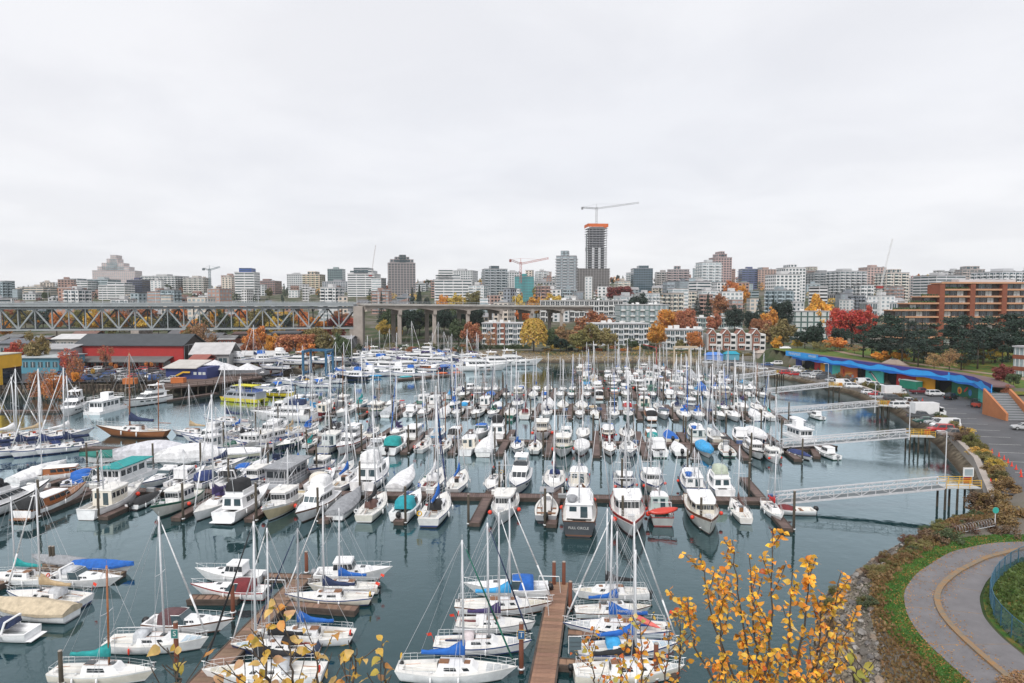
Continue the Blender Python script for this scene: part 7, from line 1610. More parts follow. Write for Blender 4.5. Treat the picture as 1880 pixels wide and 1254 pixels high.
WL = 'in the sea wall parking row'
for px, py, k, c in ((1596,724,'hatch','white'),(1611,728,'sedan','red'),(1566,713,'suv','white'),(1549,708,'van','white'),(1528,701,'sedan','silver'),(1512,697,'suv','dark grey'),(1497,695,'hatch','white'),(1481,693,'suv','silver'),(1460,690,'sedan','red'),(1444,688,'suv','red'),(1430,685,'sedan','dark grey'),(1398,679,'sedan','white'),(1380,676,'suv','silver'),(1360,674,'suv','white'),(1342,673,'hatch','dark grey'),(1325,672,'sedan','silver')): cp(k, px, py, rnd.choice((5,-8,2)), c, WL)
for px, py, k, c in ((1472,684,'pickup','white'),(1487,687,'sedan','black'),(1497,689,'suv','silver'),(1512,692,'suv','black'),(1524,696,'sedan','dark grey'),(1460,680,'suv','white'),(1408,672,'sedan','blue'),(1425,670,'suv','white'),(1300,668,'suv','silver')): cp(k, px, py, rnd.choice((170,-12,175)), c, 'near the market doors')
def box_truck(px, py, ang, label, s=1.0):
    p = W(px,py,3.085); r = thing('box_truck', label, 'truck', (p.x,p.y,p.z), RAD(ang), None, s)
    k = MB(); k.box(-3.9,-1.15,.95,1.5,1.15,3.4); k.build('cargo_box', 'paint', r, False, (.74,.74,.74))
    k = MB(); k.rings([[(1.75,-1.0,.5),(1.75,1.0,.5),(1.75,1.0,2.4),(1.75,-1.0,2.4)],[(3.2,-1.0,.5),(3.2,1.0,.5),(3.2,1.0,1.5),(3.2,-1.0,1.5)]]); k.rings([[(1.75,-1.0,1.4),(1.75,1.0,1.4),(1.75,1.0,2.45),(1.75,-1.0,2.45)],[(2.7,-1.0,1.4),(2.7,1.0,1.4),(2.7,.95,2.4),(2.7,-.95,2.4)]]); k.build('cab', 'paint', r, False, (.74,.74,.74))
    k = MB(); k.box(2.71,-.9,1.75,2.74,.9,2.3); k.build('windshield', 'glass_dark', r)
    for sy in (-1,1): k = MB(); k.box(2.0,sy*1.01-.01,1.75,2.6,sy*1.01+.01,2.25); k.build('side_window', 'glass_dark', r)
    k = MB(); k.box(-3.8,-.5,.55,2.8,.5,.9); k.build('chassis', 'rubber', r)
    wm = MB(); wm.tube((0,-.15,0),(0,.15,0),.45,.45,12,0); wm.tube((0,-.16,0),(0,.16,0),.24,.24,8,1); we = wm.mesh('wheel', ['tyre','hub'])
    for x in (-2.6,2.3):
        for sy in (-.9,.9): obj('wheel', we, r, None, (x,sy,.45))
box_truck(1706,766,0,'white box truck facing right on the wharf lot'); box_truck(1643,727,-3,'smaller white box truck beside the shrubs on the wharf lot',.85)
# traffic cones
cm = MB(); cm.box(-.2,-.2,0,.2,.2,.04); cm.tube((0,0,.04),(0,0,.75),.15,.03,10); cme = cm.mesh('traffic_cone', ['orange_buoy'])
for c in ((1510,652),(1525,669),(1560,690),(1607,728),(1650,750),(1700,775),(1737,798),(1765,822),(1792,845),(1823,868),(1857,898),(1861,922),(1640,968),(1150,375)):
    p = W(1400+c[0]/3.917, 640+c[1]/3.917, 3.085); o = obj('traffic_cone', cme, None, None, p, rnd.uniform(0,3)); o['category'] = 'cone'; o['group'] = 'traffic cones on the lot'; pend(o, 'orange traffic cone', 'on the wharf lot', p.x, p.y, 3)
for i, c in enumerate(((1677,985),(1691,995))):
    p = W(1400+c[0]/3.917, 640+c[1]/3.917, 3.085); k = MB(); k.tube((0,0,0),(0,0,1.0),.11,.11,8); o = k.build('bollard', 'yellow'); o.location = p; o['category'] = 'bollard'; o['group'] = 'yellow bollards'; pend(o, 'yellow bollard', 'by the shrubs at near end of lot', p.x, p.y, 3)
# lamp posts and a notice board along the wall
lm = MB(); lm.tube((0,0,0),(0,0,7.2),.09,.06,6); lm.path([(0,0,7.2),(-.5,0,7.4),(-1.1,0,7.35)],.05,5); lm.box(-1.5,-.12,7.3,-.9,.12,7.42); lme2 = lm.mesh('street_lamp', ['alu'])
for px, py in ((1669,808),(1735,880),(1606,758),(1520,712)):
    p = W(px,py,3.0); o = obj('street_lamp', lme2, None, None, p); o['category'] = 'street lamp'; o['group'] = 'lamps along the sea wall'; pend(o, 'slim grey street lamp', 'along the sea wall', p.x, p.y, 3)
p = W(1777,890,3.08); r = thing('notice_board', 'white notice board with blue print near the nearest gangway', 'sign', tuple(p)); k = MB(); k.box(-.75,-.06,1.2,.75,.06,2.5); k.build('board', 'white_wall', r); k = MB(); k.box(-.6,-.075,1.35,.6,-.062,2.3); k.build('poster', 'glass_pale', r)
for x in (-.65,.65): k = MB(); k.tube((x,.1,0),(x,.1,2.5),.05,.05,6); k.build('post', 'alu', r)

# ================================================================== fish market with the wavy blue roof edge
def market():
    z0, zw, zf = 3.07, 7.3, 9.3; P = [Vector((a,b,0)) for a, b in MARKET]; root = thing('fish_market', 'long low market building with wavy blue roof edge and painted panels', 'market', (116,215,0)); o = Vector((116,215,0))
    T = np.r_[0, np.cumsum([(b-a).length for a, b in zip(P[:-1], P[1:])])]
    def at(s):
        i = min(len(P)-2, max(0, int(np.searchsorted(T, s)-1))); f = (s-T[i])/(T[i+1]-T[i]); return P[i]+(P[i+1]-P[i])*f
    def nrm(s): a, b = at(max(0, s-1.5)), at(min(T[-1], s+1.5)); d = (b-a).normalized(); return Vector((d.y,-d.x,0))      # towards the lot
    ss = np.linspace(0, T[-1], 400); pxs = np.array([PX(at(s).x, at(s).y, 4.5)[0] for s in ss])
    def s_of(px): return float(ss[np.argmin(np.abs(pxs-px))])
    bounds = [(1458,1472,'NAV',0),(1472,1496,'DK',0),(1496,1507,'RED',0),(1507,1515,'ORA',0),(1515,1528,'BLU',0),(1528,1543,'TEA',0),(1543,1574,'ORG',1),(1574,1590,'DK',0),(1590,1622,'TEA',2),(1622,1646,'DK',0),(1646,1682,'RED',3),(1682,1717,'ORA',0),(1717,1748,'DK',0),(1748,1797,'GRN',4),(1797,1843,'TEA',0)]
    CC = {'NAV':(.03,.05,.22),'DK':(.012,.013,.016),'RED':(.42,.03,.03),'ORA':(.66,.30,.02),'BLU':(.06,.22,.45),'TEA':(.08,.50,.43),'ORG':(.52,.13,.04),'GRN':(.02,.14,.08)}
    nm = {'DK':'bay_shade_panel'}  # recessed near-black panel, its colour stands for the shade inside the openings
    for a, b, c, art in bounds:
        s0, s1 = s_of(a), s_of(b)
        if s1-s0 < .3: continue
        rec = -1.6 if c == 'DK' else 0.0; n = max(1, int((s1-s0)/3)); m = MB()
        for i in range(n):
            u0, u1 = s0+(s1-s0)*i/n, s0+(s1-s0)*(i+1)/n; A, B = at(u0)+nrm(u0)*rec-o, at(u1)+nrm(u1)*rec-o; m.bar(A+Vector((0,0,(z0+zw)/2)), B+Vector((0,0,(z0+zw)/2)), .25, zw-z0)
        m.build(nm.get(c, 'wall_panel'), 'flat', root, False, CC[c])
        if art:
            sm = (s0+s1)/2; C = at(sm)+nrm(sm)*.16-o; d = (at(sm+.5)-at(sm-.5)).normalized()
            def blob(u, v, ru, rv, rot, col, lift=.0, name='mural_figure'):
                q = MB(); pts = [C+nrm(sm)*lift+d*(u+ru*math.cos(t)*math.cos(rot)-rv*math.sin(t)*math.sin(rot))+Vector((0,0,z0+v+ru*math.cos(t)*math.sin(rot)+rv*math.sin(t)*math.cos(rot))) for t in np.linspace(0,2*math.pi,15)[:-1]]
                q.add([p for p in pts], [tuple(range(14))]); q.build(name, 'flat', root, False, col)
            if art == 2: blob(0,1.7,2.5,.45,-.7,(.05,.06,.10)); blob(.2,1.5,2.1,.2,-.7,(.7,.68,.66),.02); blob(-1.9,3.0,.7,.22,.3,(.05,.06,.10),.01)
            if art == 1: blob(0,1.5,2.6,.55,.15,(.62,.22,.03)); blob(.2,1.3,2.0,.2,.15,(.75,.45,.2),.02); blob(-2.4,1.8,.5,.9,.2,(.35,.03,.02),.01); blob(2.2,.8,.6,.5,0,(.3,.35,.4),.02)
            if art == 3: blob(.8,1.7,1.8,.6,.2,(.62,.25,.03)); blob(-2.4,1.9,.5,.55,0,(.72,.72,.72),.01); blob(1.4,2.2,.9,.35,-.3,(.05,.2,.5),.02)
            if art == 4: blob(-2.5,1.6,1.1,1.0,0,(.66,.34,.03)); blob(-2.5,1.5,.6,.6,0,(.45,.05,.03),.02); blob(.5,2.2,1.2,.35,.7,(.5,.05,.04)); blob(2.5,1.6,.8,.9,0,(.05,.2,.45)); blob(-4.5,2.3,.5,.35,0,(.72,.72,.7),.01)
    # roof slab and fascia
    n = 72; R_ = MB(); base = MB(); dark = MB(); deep = MB(); rs = []
    pts = [(s, at(s)-o, nrm(s)) for s in np.linspace(-.0, T[-1], n)]
    ov = 1.5
    R_.rings([[p+v*ov+Vector((0,0,zf-.5)), p-v*3.0+Vector((0,0,zf-.5)), p-v*3.0+Vector((0,0,zf-.05)), p+v*ov+Vector((0,0,zf-.05))] for s, p, v in pts]); R_.build('roof', 'roofing', root, False, (.16,.10,.10))
    b0 = lambda s: zw-.25+.14*math.sin(s*.7); top = zf+.06
    base.rings([[p+v*(ov+.02)+Vector((0,0,b0(s))), p+v*(ov+.16)+Vector((0,0,b0(s))), p+v*(ov+.16)+Vector((0,0,top)), p+v*(ov+.02)+Vector((0,0,top))] for s, p, v in pts]); base.build('blue_fascia', 'flat', root, False, (.035,.36,.85))
    fine = [(s, at(s)-o, nrm(s)) for s in np.linspace(0, T[-1], 300)]
    wv = lambda s: zf-.55+.38*math.sin(s*.42)+.16*math.sin(s*.95+1)
    dark.rings([[p+v*(ov+.165)+Vector((0,0,wv(s))), p+v*(ov+.2)+Vector((0,0,wv(s))), p+v*(ov+.2)+Vector((0,0,top+.12)), p+v*(ov+.165)+Vector((0,0,top+.12))] for s, p, v in fine]); dark.build('dark_wave', 'flat', root, False, (.05,.05,.26))
    w2 = lambda s: zw+.25+.26*math.sin(s*.36+2)
    deep.rings([[p+v*(ov+.163)+Vector((0,0,b0(s)-.1)), p+v*(ov+.19)+Vector((0,0,b0(s)-.1)), p+v*(ov+.19)+Vector((0,0,max(b0(s)+.05,w2(s)))), p+v*(ov+.163)+Vector((0,0,max(b0(s)+.05,w2(s))))] for s, p, v in fine]); deep.build('deep_wave', 'flat', root, False, (.012,.14,.52))
    # sign at the far end
    s = 6.5; p = at(s)-o; v = nrm(s); d = (at(s+1)-at(s)).normalized(); k = MB(); k.bar(p+v*(ov+.45)-d*10.5+Vector((0,0,zf-.55)), p+v*(ov+.45)+d*10+Vector((0,0,zf-.55)), .1, 1.9); k.build('sign_board', 'flat', root, False, (.03,.30,.72))
    ang = math.atan2(d.y, d.x)
    text_obj('lettering', "FISHERMEN'S", 1.35, 'line_white', root, p+v*(ov+.51)-d*4.6+Vector((0,0,zf-.5)), (math.pi/2,0,ang), .01); text_obj('lettering', 'WHARF', 1.35, 'line_white', root, p+v*(ov+.51)+d*6.6+Vector((0,0,zf-.5)), (math.pi/2,0,ang), .01)
    for s in (18, 44, 62):
        p = at(s)-o+nrm(s)*.6; k = MB(); k.box(p.x-1.6,p.y-.9,z0,p.x+1.6,p.y+.9,z0+.35); k.build('yellow_kerb', 'yellow', root)
market()
p = W(1672,714,3.08); r = thing('container_shed', 'green metal storage container before the market', 'container', (p.x,p.y,3.08), RAD(-75)); k = MB(); k.box(-3,-1.2,.1,3,1.2,2.5); k.build('body', 'flat', r, False, (.02,.20,.13)); k = MB()
for x in np.arange(-2.8,3,.4): k.box(x,-1.26,.2,x+.18,-1.2,2.4); k.box(x,1.2,.2,x+.18,1.26,2.4)
stuff(k.build('ribs', 'flat', r, False, (.02,.22,.15))); k = MB(); k.box(-3.06,-1.25,2.5,3.06,1.25,2.62); k.build('roof', 'roofing', r, False, (.35,.42,.38))
# fork lift and hull at the near end of the market
p = W(1790,748,3.08); r = thing('forklift', 'red and black forklift by the market end', 'forklift', (p.x,p.y,3.08), RAD(120)); k = MB(); k.box(-1.1,-.6,.3,.6,.6,1.1); k.build('chassis', 'flat', r, False, (.35,.05,.03)); k = MB(); k.bar((.8,-.35,.1),(.8,-.35,2.3),.12,.12); k.bar((.8,.35,.1),(.8,.35,2.3),.12,.12); k.bar((.8,-.3,.3),(1.9,-.3,.25),.12,.06); k.bar((.8,.3,.3),(1.9,.3,.25),.12,.06); k.build('fork_mast', 'black', r); k = MB(); k.path([(-.9,-.5,1.1),(-.8,-.5,2.1),(.4,-.5,2.1),(.6,-.5,1.1)],.04,5); k.path([(-.9,.5,1.1),(-.8,.5,2.1),(.4,.5,2.1),(.6,.5,1.1)],.04,5); k.box(-.85,-.55,2.1,.45,.55,2.16); k.build('cage', 'black', r)
for x in (-.7,.4):
    for y in (-.6,.6): k = MB(); k.tube((x,y-.1,.3),(x,y+.1,.3),.3,.3,10); k.build('wheel', 'tyre', r)
# stairs with orange concrete sides
r = thing('outdoor_stairs', 'broad dark outdoor stairs between orange concrete sides at right edge', 'stairs', (109.5,150,3.08), RAD(-6)); 
for i in range(22): k = MB(); k.box(0,i*.38,0,5.0,i*.38+.38,(i+1)*.226); k.box(.02,i*.38-.02,(i+1)*.226-.03,4.98,i*.38+.06,(i+1)*.226+.012); k.build('step', 'bridge_dark' if i % 2 else 'stripe_grey', r)
for x in (-.55,5.02):
    k = MB(); k.add([(x,-1,0),(x+.5,-1,0),(x+.5,8,0),(x,8,0),(x,-1,1.6),(x+.5,-1,1.6),(x+.5,8,6.0),(x,8,6.0)], [(0,3,2,1),(4,5,6,7),(0,1,5,4),(1,2,6,5),(2,3,7,6),(3,0,4,7)]); k.build('side_wall', 'flat', r, False, (.44,.17,.07))
# lawn with paths, pavilion
def terrain_sheet(name, fx0, fx1, y0, y1, mat, liftz=.06, nx=26, ny=40):
    vs, fs = [], []
    for j in range(ny+1):
        y = y0+(y1-y0)*j/ny; a, b = fx0(y), fx1(y)
        for i in range(nx+1): x = a+(b-a)*i/nx; vs.append((x,y,0))
    A = np.array(vs); A[:,2] = ground_z(A[:,0], A[:,1])+liftz
    fs = [(j*(nx+1)+i, j*(nx+1)+i+1, (j+1)*(nx+1)+i+1, (j+1)*(nx+1)+i) for j in range(ny) for i in range(nx)]
    me = bpy.data.meshes.new(name); me.from_pydata(A.tolist(), [], fs); me.materials.append(MAT[mat]); me.polygons.foreach_set('use_smooth', [True]*len(fs)); o = obj(name, me); o['kind'] = 'structure'; return o
pm('lawn_grass', (.065,.165,.032), .95, var=.3, scale=.35, bump=.5, bscale=6, spec=.2, second=(.17,.125,.03)); pm('verge_grass', (.05,.13,.025), .95, var=.35, scale=.6, bump=.6, bscale=7, spec=.2, second=(.20,.11,.035)); pm('path_tan', (.30,.22,.155), .9, var=.25, scale=.5)
terrain_sheet('lawn', lambda y: float(market_x(y))+3.7, lambda y: float(market_x(y))+95, 164, 300, 'lawn_grass')
terrain_sheet('lawn_path', lambda y: float(market_x(y))+13+ (y-170)*.10, lambda y: float(market_x(y))+16.5+(y-170)*.10, 166, 290, 'path_tan', .11, 3, 40)
p = W(1641,672,8.1); r = thing('pavilion', 'low six-sided wooden pavilion with pyramid roof on the lawn', 'pavilion', (p.x,p.y,8.0))
R6 = [(4.6*math.cos(a), 4.6*math.sin(a)) for a in np.arange(6)*math.pi/3+.3]; 
for i in range(6):
    a, b = R6[i], R6[(i+1)%6]; k = MB(); k.add([(a[0],a[1],.5),(b[0],b[1],.5),(b[0]*.28,b[1]*.28,2.3),(a[0]*.28,a[1]*.28,2.3)], [(0,1,2,3)]); k.build('roof_panel', 'flat', r, False, (.28,.22,.18) if i % 2 else (.34,.27,.22))
k = MB(); k.tube((0,0,0),(0,0,.5),4.2,4.4,6); k.build('base', 'concrete', r); k = MB(); k.tube((0,0,2.2),(0,0,2.6),1.3,1.0,6); k.build('lantern', 'glass_dark', r)

# ================================================================== shrubs along the walls and shores
SHR = [crown_broad(60+s, 3000, .045, low=.3) for s in range(4)]
for me in SHR: me.name = 'foliage'; me.materials.append(MAT['leaf'])
def shrub(x, y, z, rad, h, color, where, desc=None):
    c = LEAFC[color]; j = rnd.uniform(.8,1.2); o = obj('shrub', SHR[rnd.randrange(4)], None, (c[0]*j,c[1]*j*rnd.uniform(.9,1.1),c[2]*j), (x,y,z+h*.3), rnd.uniform(0,6)); o.scale = (rad,rad*rnd.uniform(.8,1.2),h*.75); o['category'] = 'shrub'; o['group'] = 'shrubs'; pend(o, desc or f'{color} shrub', where, x, y, z+h); return o
wx = [p[0] for p in WALL]; wy = [p[1] for p in WALL]
for i, Y in enumerate(np.linspace(95,250,64)):
    x = float(np.interp(Y, wy, wx)); shrub(x+rnd.uniform(1.2,2.4), Y, 3.0, rnd.uniform(1.1,2.0)*(1.25 if Y < 150 else .9), rnd.uniform(1.2,2.3), rnd.choices(['moss','olive','tawny','brown','green','yellow'], [6,3,4,3,2,.8])[0], 'along the sea wall')
hd = MB()
for i, px in enumerate(np.linspace(876,970,16)): p = W(px, 640, 3.0); shrub(p.x, p.y, 2.8, 2.4, 2.6, 'green', 'in the hedge before the brick-piered condominium', 'clipped green hedge bush')
for i, px in enumerate(np.linspace(1000,1225,34)): p = W(px+rnd.uniform(-3,3), rnd.uniform(636,646), 3.0); shrub(p.x, p.y, 2.6, rnd.uniform(2,3.4), rnd.uniform(1.6,3), rnd.choices(['green','dark green','olive','yellow','orange','rust'], [5,3,3,1.5,1.5,1])[0], 'along far shore garden')
for i, px in enumerate(np.linspace(640,880,26)): p = W(px, rnd.uniform(636,643), 3.0); shrub(p.x, p.y, 2.6, rnd.uniform(2,3.4), rnd.uniform(1.6,3.4), rnd.choice(['green','dark green','olive','rust']), 'below the viaduct')
for i, px in enumerate(np.linspace(1290,1470,22)): p = W(px, rnd.uniform(650,656), 3.0); shrub(p.x, p.y, 2.6, rnd.uniform(2,3), rnd.uniform(1.6,3), rnd.choice(['green','dark green','dark green','olive']), 'below the townhouses')
# golden sedge and driftwood colours of the far beach: grass clumps
pm('sedge', (.34,.235,.10), .95, var=.5, scale=.3, island=.4, spec=.2)
rs = np.random.RandomState(3); n = 2600; pxr = rs.uniform(880,1290,n); pyr = rs.uniform(650,661,n); C = np.array([W(a,b,1.6) for a, b in zip(pxr, pyr)]); C[:,2] = ground_z(C[:,0], C[:,1])+.15; C = C[C[:,2] > .7]; N_ = rs.normal(size=(len(C),3)); N_[:,2] *= .3
me = quads(C, N_, rs.uniform(.12,.3,len(C)), rs); me.materials.append(MAT['sedge']); o = obj('beach_grass', me); tag(o, 'golden dry sedge growing on the far beach', 'grass', None, 'stuff')
# far-shore tents, kiosks
for i, (px, py, w, c, cn) in enumerate(((1310,662,7,(.08,.22,.6),'blue flat-roofed'),(1342,660,6,(.02,.3,.42),'teal boxy'),(1402,658,7,(.45,.38,.33),'tan'),(1440,650,6,(.65,.65,.65),'white'))):
    p = W(px,py,3.08); r = thing('market_tent', f'{cn} kiosk on the far end of the lot', 'kiosk', (p.x,p.y,3.0)); k = MB(); k.add([(-w/2-.3,-2.3,2.6),(w/2+.3,-2.3,2.6),(w/2+.3,2.3,2.6),(-w/2-.3,2.3,2.6),(-w/2+1,0,3.8),(w/2-1,0,3.8)], [(0,1,5,4),(2,3,4,5),(0,4,3),(1,2,5),(0,3,2,1)]); k.build('canopy', 'canvas', r, False, c); k = MB(); k.box(-w/2,-2,0,w/2,2,2.59); k.build('stall', 'flat', r, False, tuple(min(.6,v*.8+.1) for v in c))
p = W(1250,675,0); r = thing('dock_gantry', 'cream timber loading gantry at the far fishing dock', 'gantry', (p.x,p.y,0)); k = MB(); k.bar((-3,0,0),(-3,0,9),.6,.6); k.bar((3.5,0,0),(3.5,0,9),.6,.6); k.bar((-3.4,0,9),(7,0,9),.8,.8); k.build('frame', 'flat', r, False, (.55,.45,.33)); k = MB(); k.path([(6.5,0,8.6),(6.5,0,4)],.05,4); k.build('hoist_chain', 'wire', r)
p = W(1205,672,0); r = thing('jib_crane', 'red jib crane post on the far fishing dock', 'crane', (p.x,p.y,0)); k = MB(); k.tube((0,0,0),(0,0,8.5),.3,.25,8); k.build('post', 'stripe_red', r); k = MB(); k.bar((0,0,8.2),(-6,0,9.6),.25,.35); k.build('jib', 'stripe_red', r)

# ================================================================== island at left: sheds, pier, parked cars, boatyard
def shed(px0, px1, y_eave, y_ridge, ybase, label, wall, roof, dep=14, open_end=False, yaw=0, z=3.0, wins=0, lean=False, name='shed'):
    p = W((px0+px1)/2, ybase, z); d = p.y; w = (px1-px0)*d/F; he = ZD(y_eave,d)-z; hr = ZD(y_ridge,d+dep/2)-z; r = thing(name, label, 'building', (p.x,p.y,z), RAD(yaw))
    k = MB(); k.box(-w/2,0,0,w/2,dep,he); k.build('wall', 'flat', r, False, wall)
    k = MB(); k.add([(-w/2-.6,-.8,he-.25),(w/2+.6,-.8,he-.25),(w/2+.6,dep/2,hr),(-w/2-.6,dep/2,hr),(w/2+.6,dep+.8,he-.25),(-w/2-.6,dep+.8,he-.25),(-w/2-.6,-.8,he+.05),(w/2+.6,-.8,he+.05),(w/2+.6,dep/2,hr+.3),(-w/2-.6,dep/2,hr+.3),(w/2+.6,dep+.8,he+.05),(-w/2-.6,dep+.8,he+.05)],
        [(6,7,8,9),(9,8,10,11),(0,3,2,1),(3,5,4,2),(0,1,7,6),(4,5,11,10),(0,6,9,3),(3,9,11,5),(1,2,8,7),(2,4,10,8)]); k.build('roof', 'roofing', r, False, roof)
    if open_end:
        k = MB(); k.add([(w/2+.02,.4,2),(w/2+.02,dep-.4,2),(w/2+.02,dep-.4,he),(w/2+.02,dep/2,hr-.2),(w/2+.02,.4,he)], [(0,1,2,3,4)]); k.build('gable_shade_sheet', 'black', r)  # black sheet on the closed end wall, painting the dark inside an open gable
        k = MB(); 
        for y in np.linspace(.5,dep-.5,6): k.bar((w/2+.1,y,he*.3),(w/2+.1,y,he+.2),.2,.2)
        k.bar((w/2+.1,.3,he),(w/2+.1,dep-.3,he),.2,.3); k.build('gable_truss', 'stripe_grey', r)
    for i in range(wins):
        x = -w/2+w*(i+.5)/wins; ww = w/wins*.32; k = MB(); k.box(x-ww,-.08,he*.38,x+ww,0,he*.72,0); k.box(x-.06,-.12,he*.38,x+.06,-.08,he*.72,1); k.build('window', ['glass_blue','white_wall'], r)
    if lean:
        zl = he*.45; k = MB(); k.add([(-w/2-.5,-6.5,zl-1.3),(w/2-4,-6.5,zl-1.3),(w/2-4,-.02,zl+.3),(-w/2-.5,-.02,zl+.3),(-w/2-.5,-6.5,zl-1.0),(w/2-4,-6.5,zl-1.0),(w/2-4,-.02,zl+.6),(-w/2-.5,-.02,zl+.6)], [(0,3,2,1),(4,5,6,7),(0,1,5,4),(1,2,6,5),(2,3,7,6),(3,0,4,7)]); k.build('lean_to_roof', 'roofing', r, False, (.14,.14,.14))
        for i in range(14): x = -w/2+(w-5)*i/13; k = MB(); k.box(x-.15,-6.2,0,x+.15,-5.9,zl-1.2); k.build('post', 'pile_rust', r)
        for i in range(8): x = -w/2+3+(w-10)*i/7; k = MB(); k.box(x-1.6,-.1,.8,x+1.6,0,zl-1.2); k.build('shop_window', 'curtain_pane', r)
    return r
shed(137,340,634,614,675,'long red barn-like market shed with dark grey roof under the bridge',(.40,.03,.028),(.06,.068,.076),dep=17,open_end=True,lean=True,yaw=-2,wins=0,name='market_shed')
shed(352,420,650,630,678,'pale grey gabled shed right of the long red shed',(.33,.33,.33),(.48,.47,.47),dep=14,open_end=False,yaw=6,wins=3)
shed(350,378,660,652,682,'small red shed beside the pale gabled shed',(.42,.07,.05),(.3,.1,.08),dep=8,wins=2)
shed(28,108,656,652,686,'teal blue flat workshop with large windows at left',(.09,.27,.36),(.42,.45,.46),dep=16,wins=6,yaw=2)
shed(60,132,640,632,678,'grey low warehouse behind the teal workshop',(.3,.3,.31),(.35,.35,.36),dep=16,wins=5)
shed(0,58,630,622,660,'dark grey low warehouse left of the bridge pier',(.25,.25,.27),(.13,.14,.16),dep=16,wins=4)
shed(98,150,622,614,645,'pale low warehouse with white roof by the bridge pier',(.35,.33,.31),(.6,.6,.6),dep=16,wins=4)
shed(430,500,652,645,668,'white roofed low shed before the rust tree',(.4,.4,.4),(.55,.55,.55),dep=12,wins=4); shed(380,440,640,632,655,'low brown shed behind the boatyard',(.16,.12,.11),(.2,.2,.2),dep=14,wins=4)
shed(470,560,625,619,645,'long dark low warehouse behind the rust tree',(.14,.13,.14),(.25,.25,.26),dep=14,wins=6); shed(560,645,622,617,640,'dark warehouse near the viaduct pier',(.13,.13,.14),(.3,.3,.31),dep=14,wins=5)
rq = random.Random(4)
for i in range(24):
    px = -15+i*27+rq.uniform(-8,8); c, cn = rq.choice([((.4,.4,.4),'grey'),((.33,.12,.09),'brick red'),((.5,.48,.44),'cream'),((.16,.17,.19),'charcoal'),((.2,.3,.34),'blue-grey')]); yb = rq.uniform(628,644); w_ = rq.uniform(28,52); s_ = shed(px-w_/2,px+w_/2,yb-rq.uniform(12,17),yb-rq.uniform(19,22),yb,'x',c,rq.choice([(.14,.14,.15),(.4,.4,.41),(.55,.55,.55),(.22,.13,.11)]),dep=13,wins=4,yaw=rq.uniform(-9,9),name='warehouse'); s_['group'] = 'low sheds under the bridge'; pend(s_, f'low {cn} shed', 'beneath the truss bridge', s_.location.x, s_.location.y)
# yellow building at left edge
p = W(-40,707,3.05); r = thing('yellow_building', 'bright yellow building with open frame cut by left edge', 'building', (p.x,p.y,3.0)); d = p.y; w = 80*d/F; ht = ZD(653,d)-3; k = MB(); k.box(-w/2,0,ht*.55,w/2,10,ht); k.build('upper_wall', 'flat', r, False, (.72,.40,.03)); k = MB(); k.box(-w/2,1.5,0,w/2-.3,10,ht*.55-.01); k.build('lower_wall', 'glass_dark', r)
for x in np.linspace(-w/2+.4,w/2-.4,5): k = MB(); k.box(x-.35,0,0,x+.35,1.4,ht*.55-.01); k.build('frame_post', 'yellow', r)
for z in (ht*.28,): k = MB(); k.box(-w/2,.1,z-.3,w/2,1.3,z+.3); k.build('frame_beam', 'yellow', r)
k = MB(); k.box(-w/2-.2,-.2,ht+.003,w/2+.2,10.2,ht+.3); k.build('roof', 'roofing', r, False, (.5,.48,.4))
# navy building with yellow stairs on the pier
p = W(342,696,3.1); r = thing('navy_building', 'navy blue pier house with pale roof and yellow stairs', 'building', (p.x,p.y,3.05), RAD(-4)); d = p.y; w = 78*d/F; he = ZD(680,d)-3; k = MB(); k.box(-w/2,0,0,w/2,9,he+.8); k.build('wall', 'flat', r, False, (.03,.045,.17)); k = MB(); k.add([(-w/2-.6,-.9,he+.6),(w/2-3,-.9,he+.6),(w/2-3,9.5,he+2.4),(-w/2-.6,9.5,he+2.4),(-w/2-.6,-.9,he+.9),(w/2-3,-.9,he+.9),(w/2-3,9.5,he+2.7),(-w/2-.6,9.5,he+2.7)], [(0,3,2,1),(4,5,6,7),(0,1,5,4),(1,2,6,5),(2,3,7,6),(3,0,4,7)]); k.build('roof', 'roofing', r, False, (.5,.48,.45)); k = MB(); k.bar((-w*.35,-.6,.3),(-w*.05,-.6,he-.6),.3,.5); k.bar((-w*.05,-.6,he-.6),(w*.12,-.6,he-.6),.3,.5); k.build('stairs', 'yellow', r)
for x in (.22,.34,.44): k = MB(); k.box(w*x-.5,-.08,he*.5,w*x+.5,0,he*.8); k.build('window', 'curtain_pane', r)
# timber pier
PIER = [W(284,706,3.2), W(300,712,3.2), W(392,704,3.2), W(482,692,3.2), W(470,684,3.2), W(380,690,3.2)]
r = thing('timber_pier', 'dark timber pier on many piles beneath the navy pier house', 'pier', tuple(PIER[0])); o_ = PIER[0]; k = MB(); k.prism([(p.x-o_.x, p.y-o_.y) for p in PIER], -.5, 0); k.build('pier_deck', 'dock_wood', r)
for a, b in ((PIER[1],PIER[2]),(PIER[2],PIER[3])):
    n = int((b-a).length/2.2)
    for i in range(n):
        q = a+(b-a)*(i/n)-o_; k = MB(); k.tube((q.x,q.y+.4,-5),(q.x,q.y+.4,-.5),.2,.2,7); k.build('pile', 'pile_wood', r); 
    k = MB(); 
    for z in (.5,1.0): k.bar(a-o_+Vector((0,.1,z)), b-o_+Vector((0,.1,z)), .08, .1)
    for i in range(n+1): q = a+(b-a)*(i/n)-o_; k.bar(q+Vector((0,.1,0)), q+Vector((0,.1,1.05)), .1, .1)
    k.build('guard_rail', 'pile_wood', r)
a, b = W(-60,708,3.0), W(292,706,3.0); r = thing('quay_wall', 'dark timber quay wall below the island car park', 'wall', tuple(a)); 
for i in range(48): q = (b-a)*(i/47); k = MB(); k.tube((q.x,q.y,-5),(q.x,q.y,.1),.25,.25,7); k.build('pile', 'pile_wood', r)
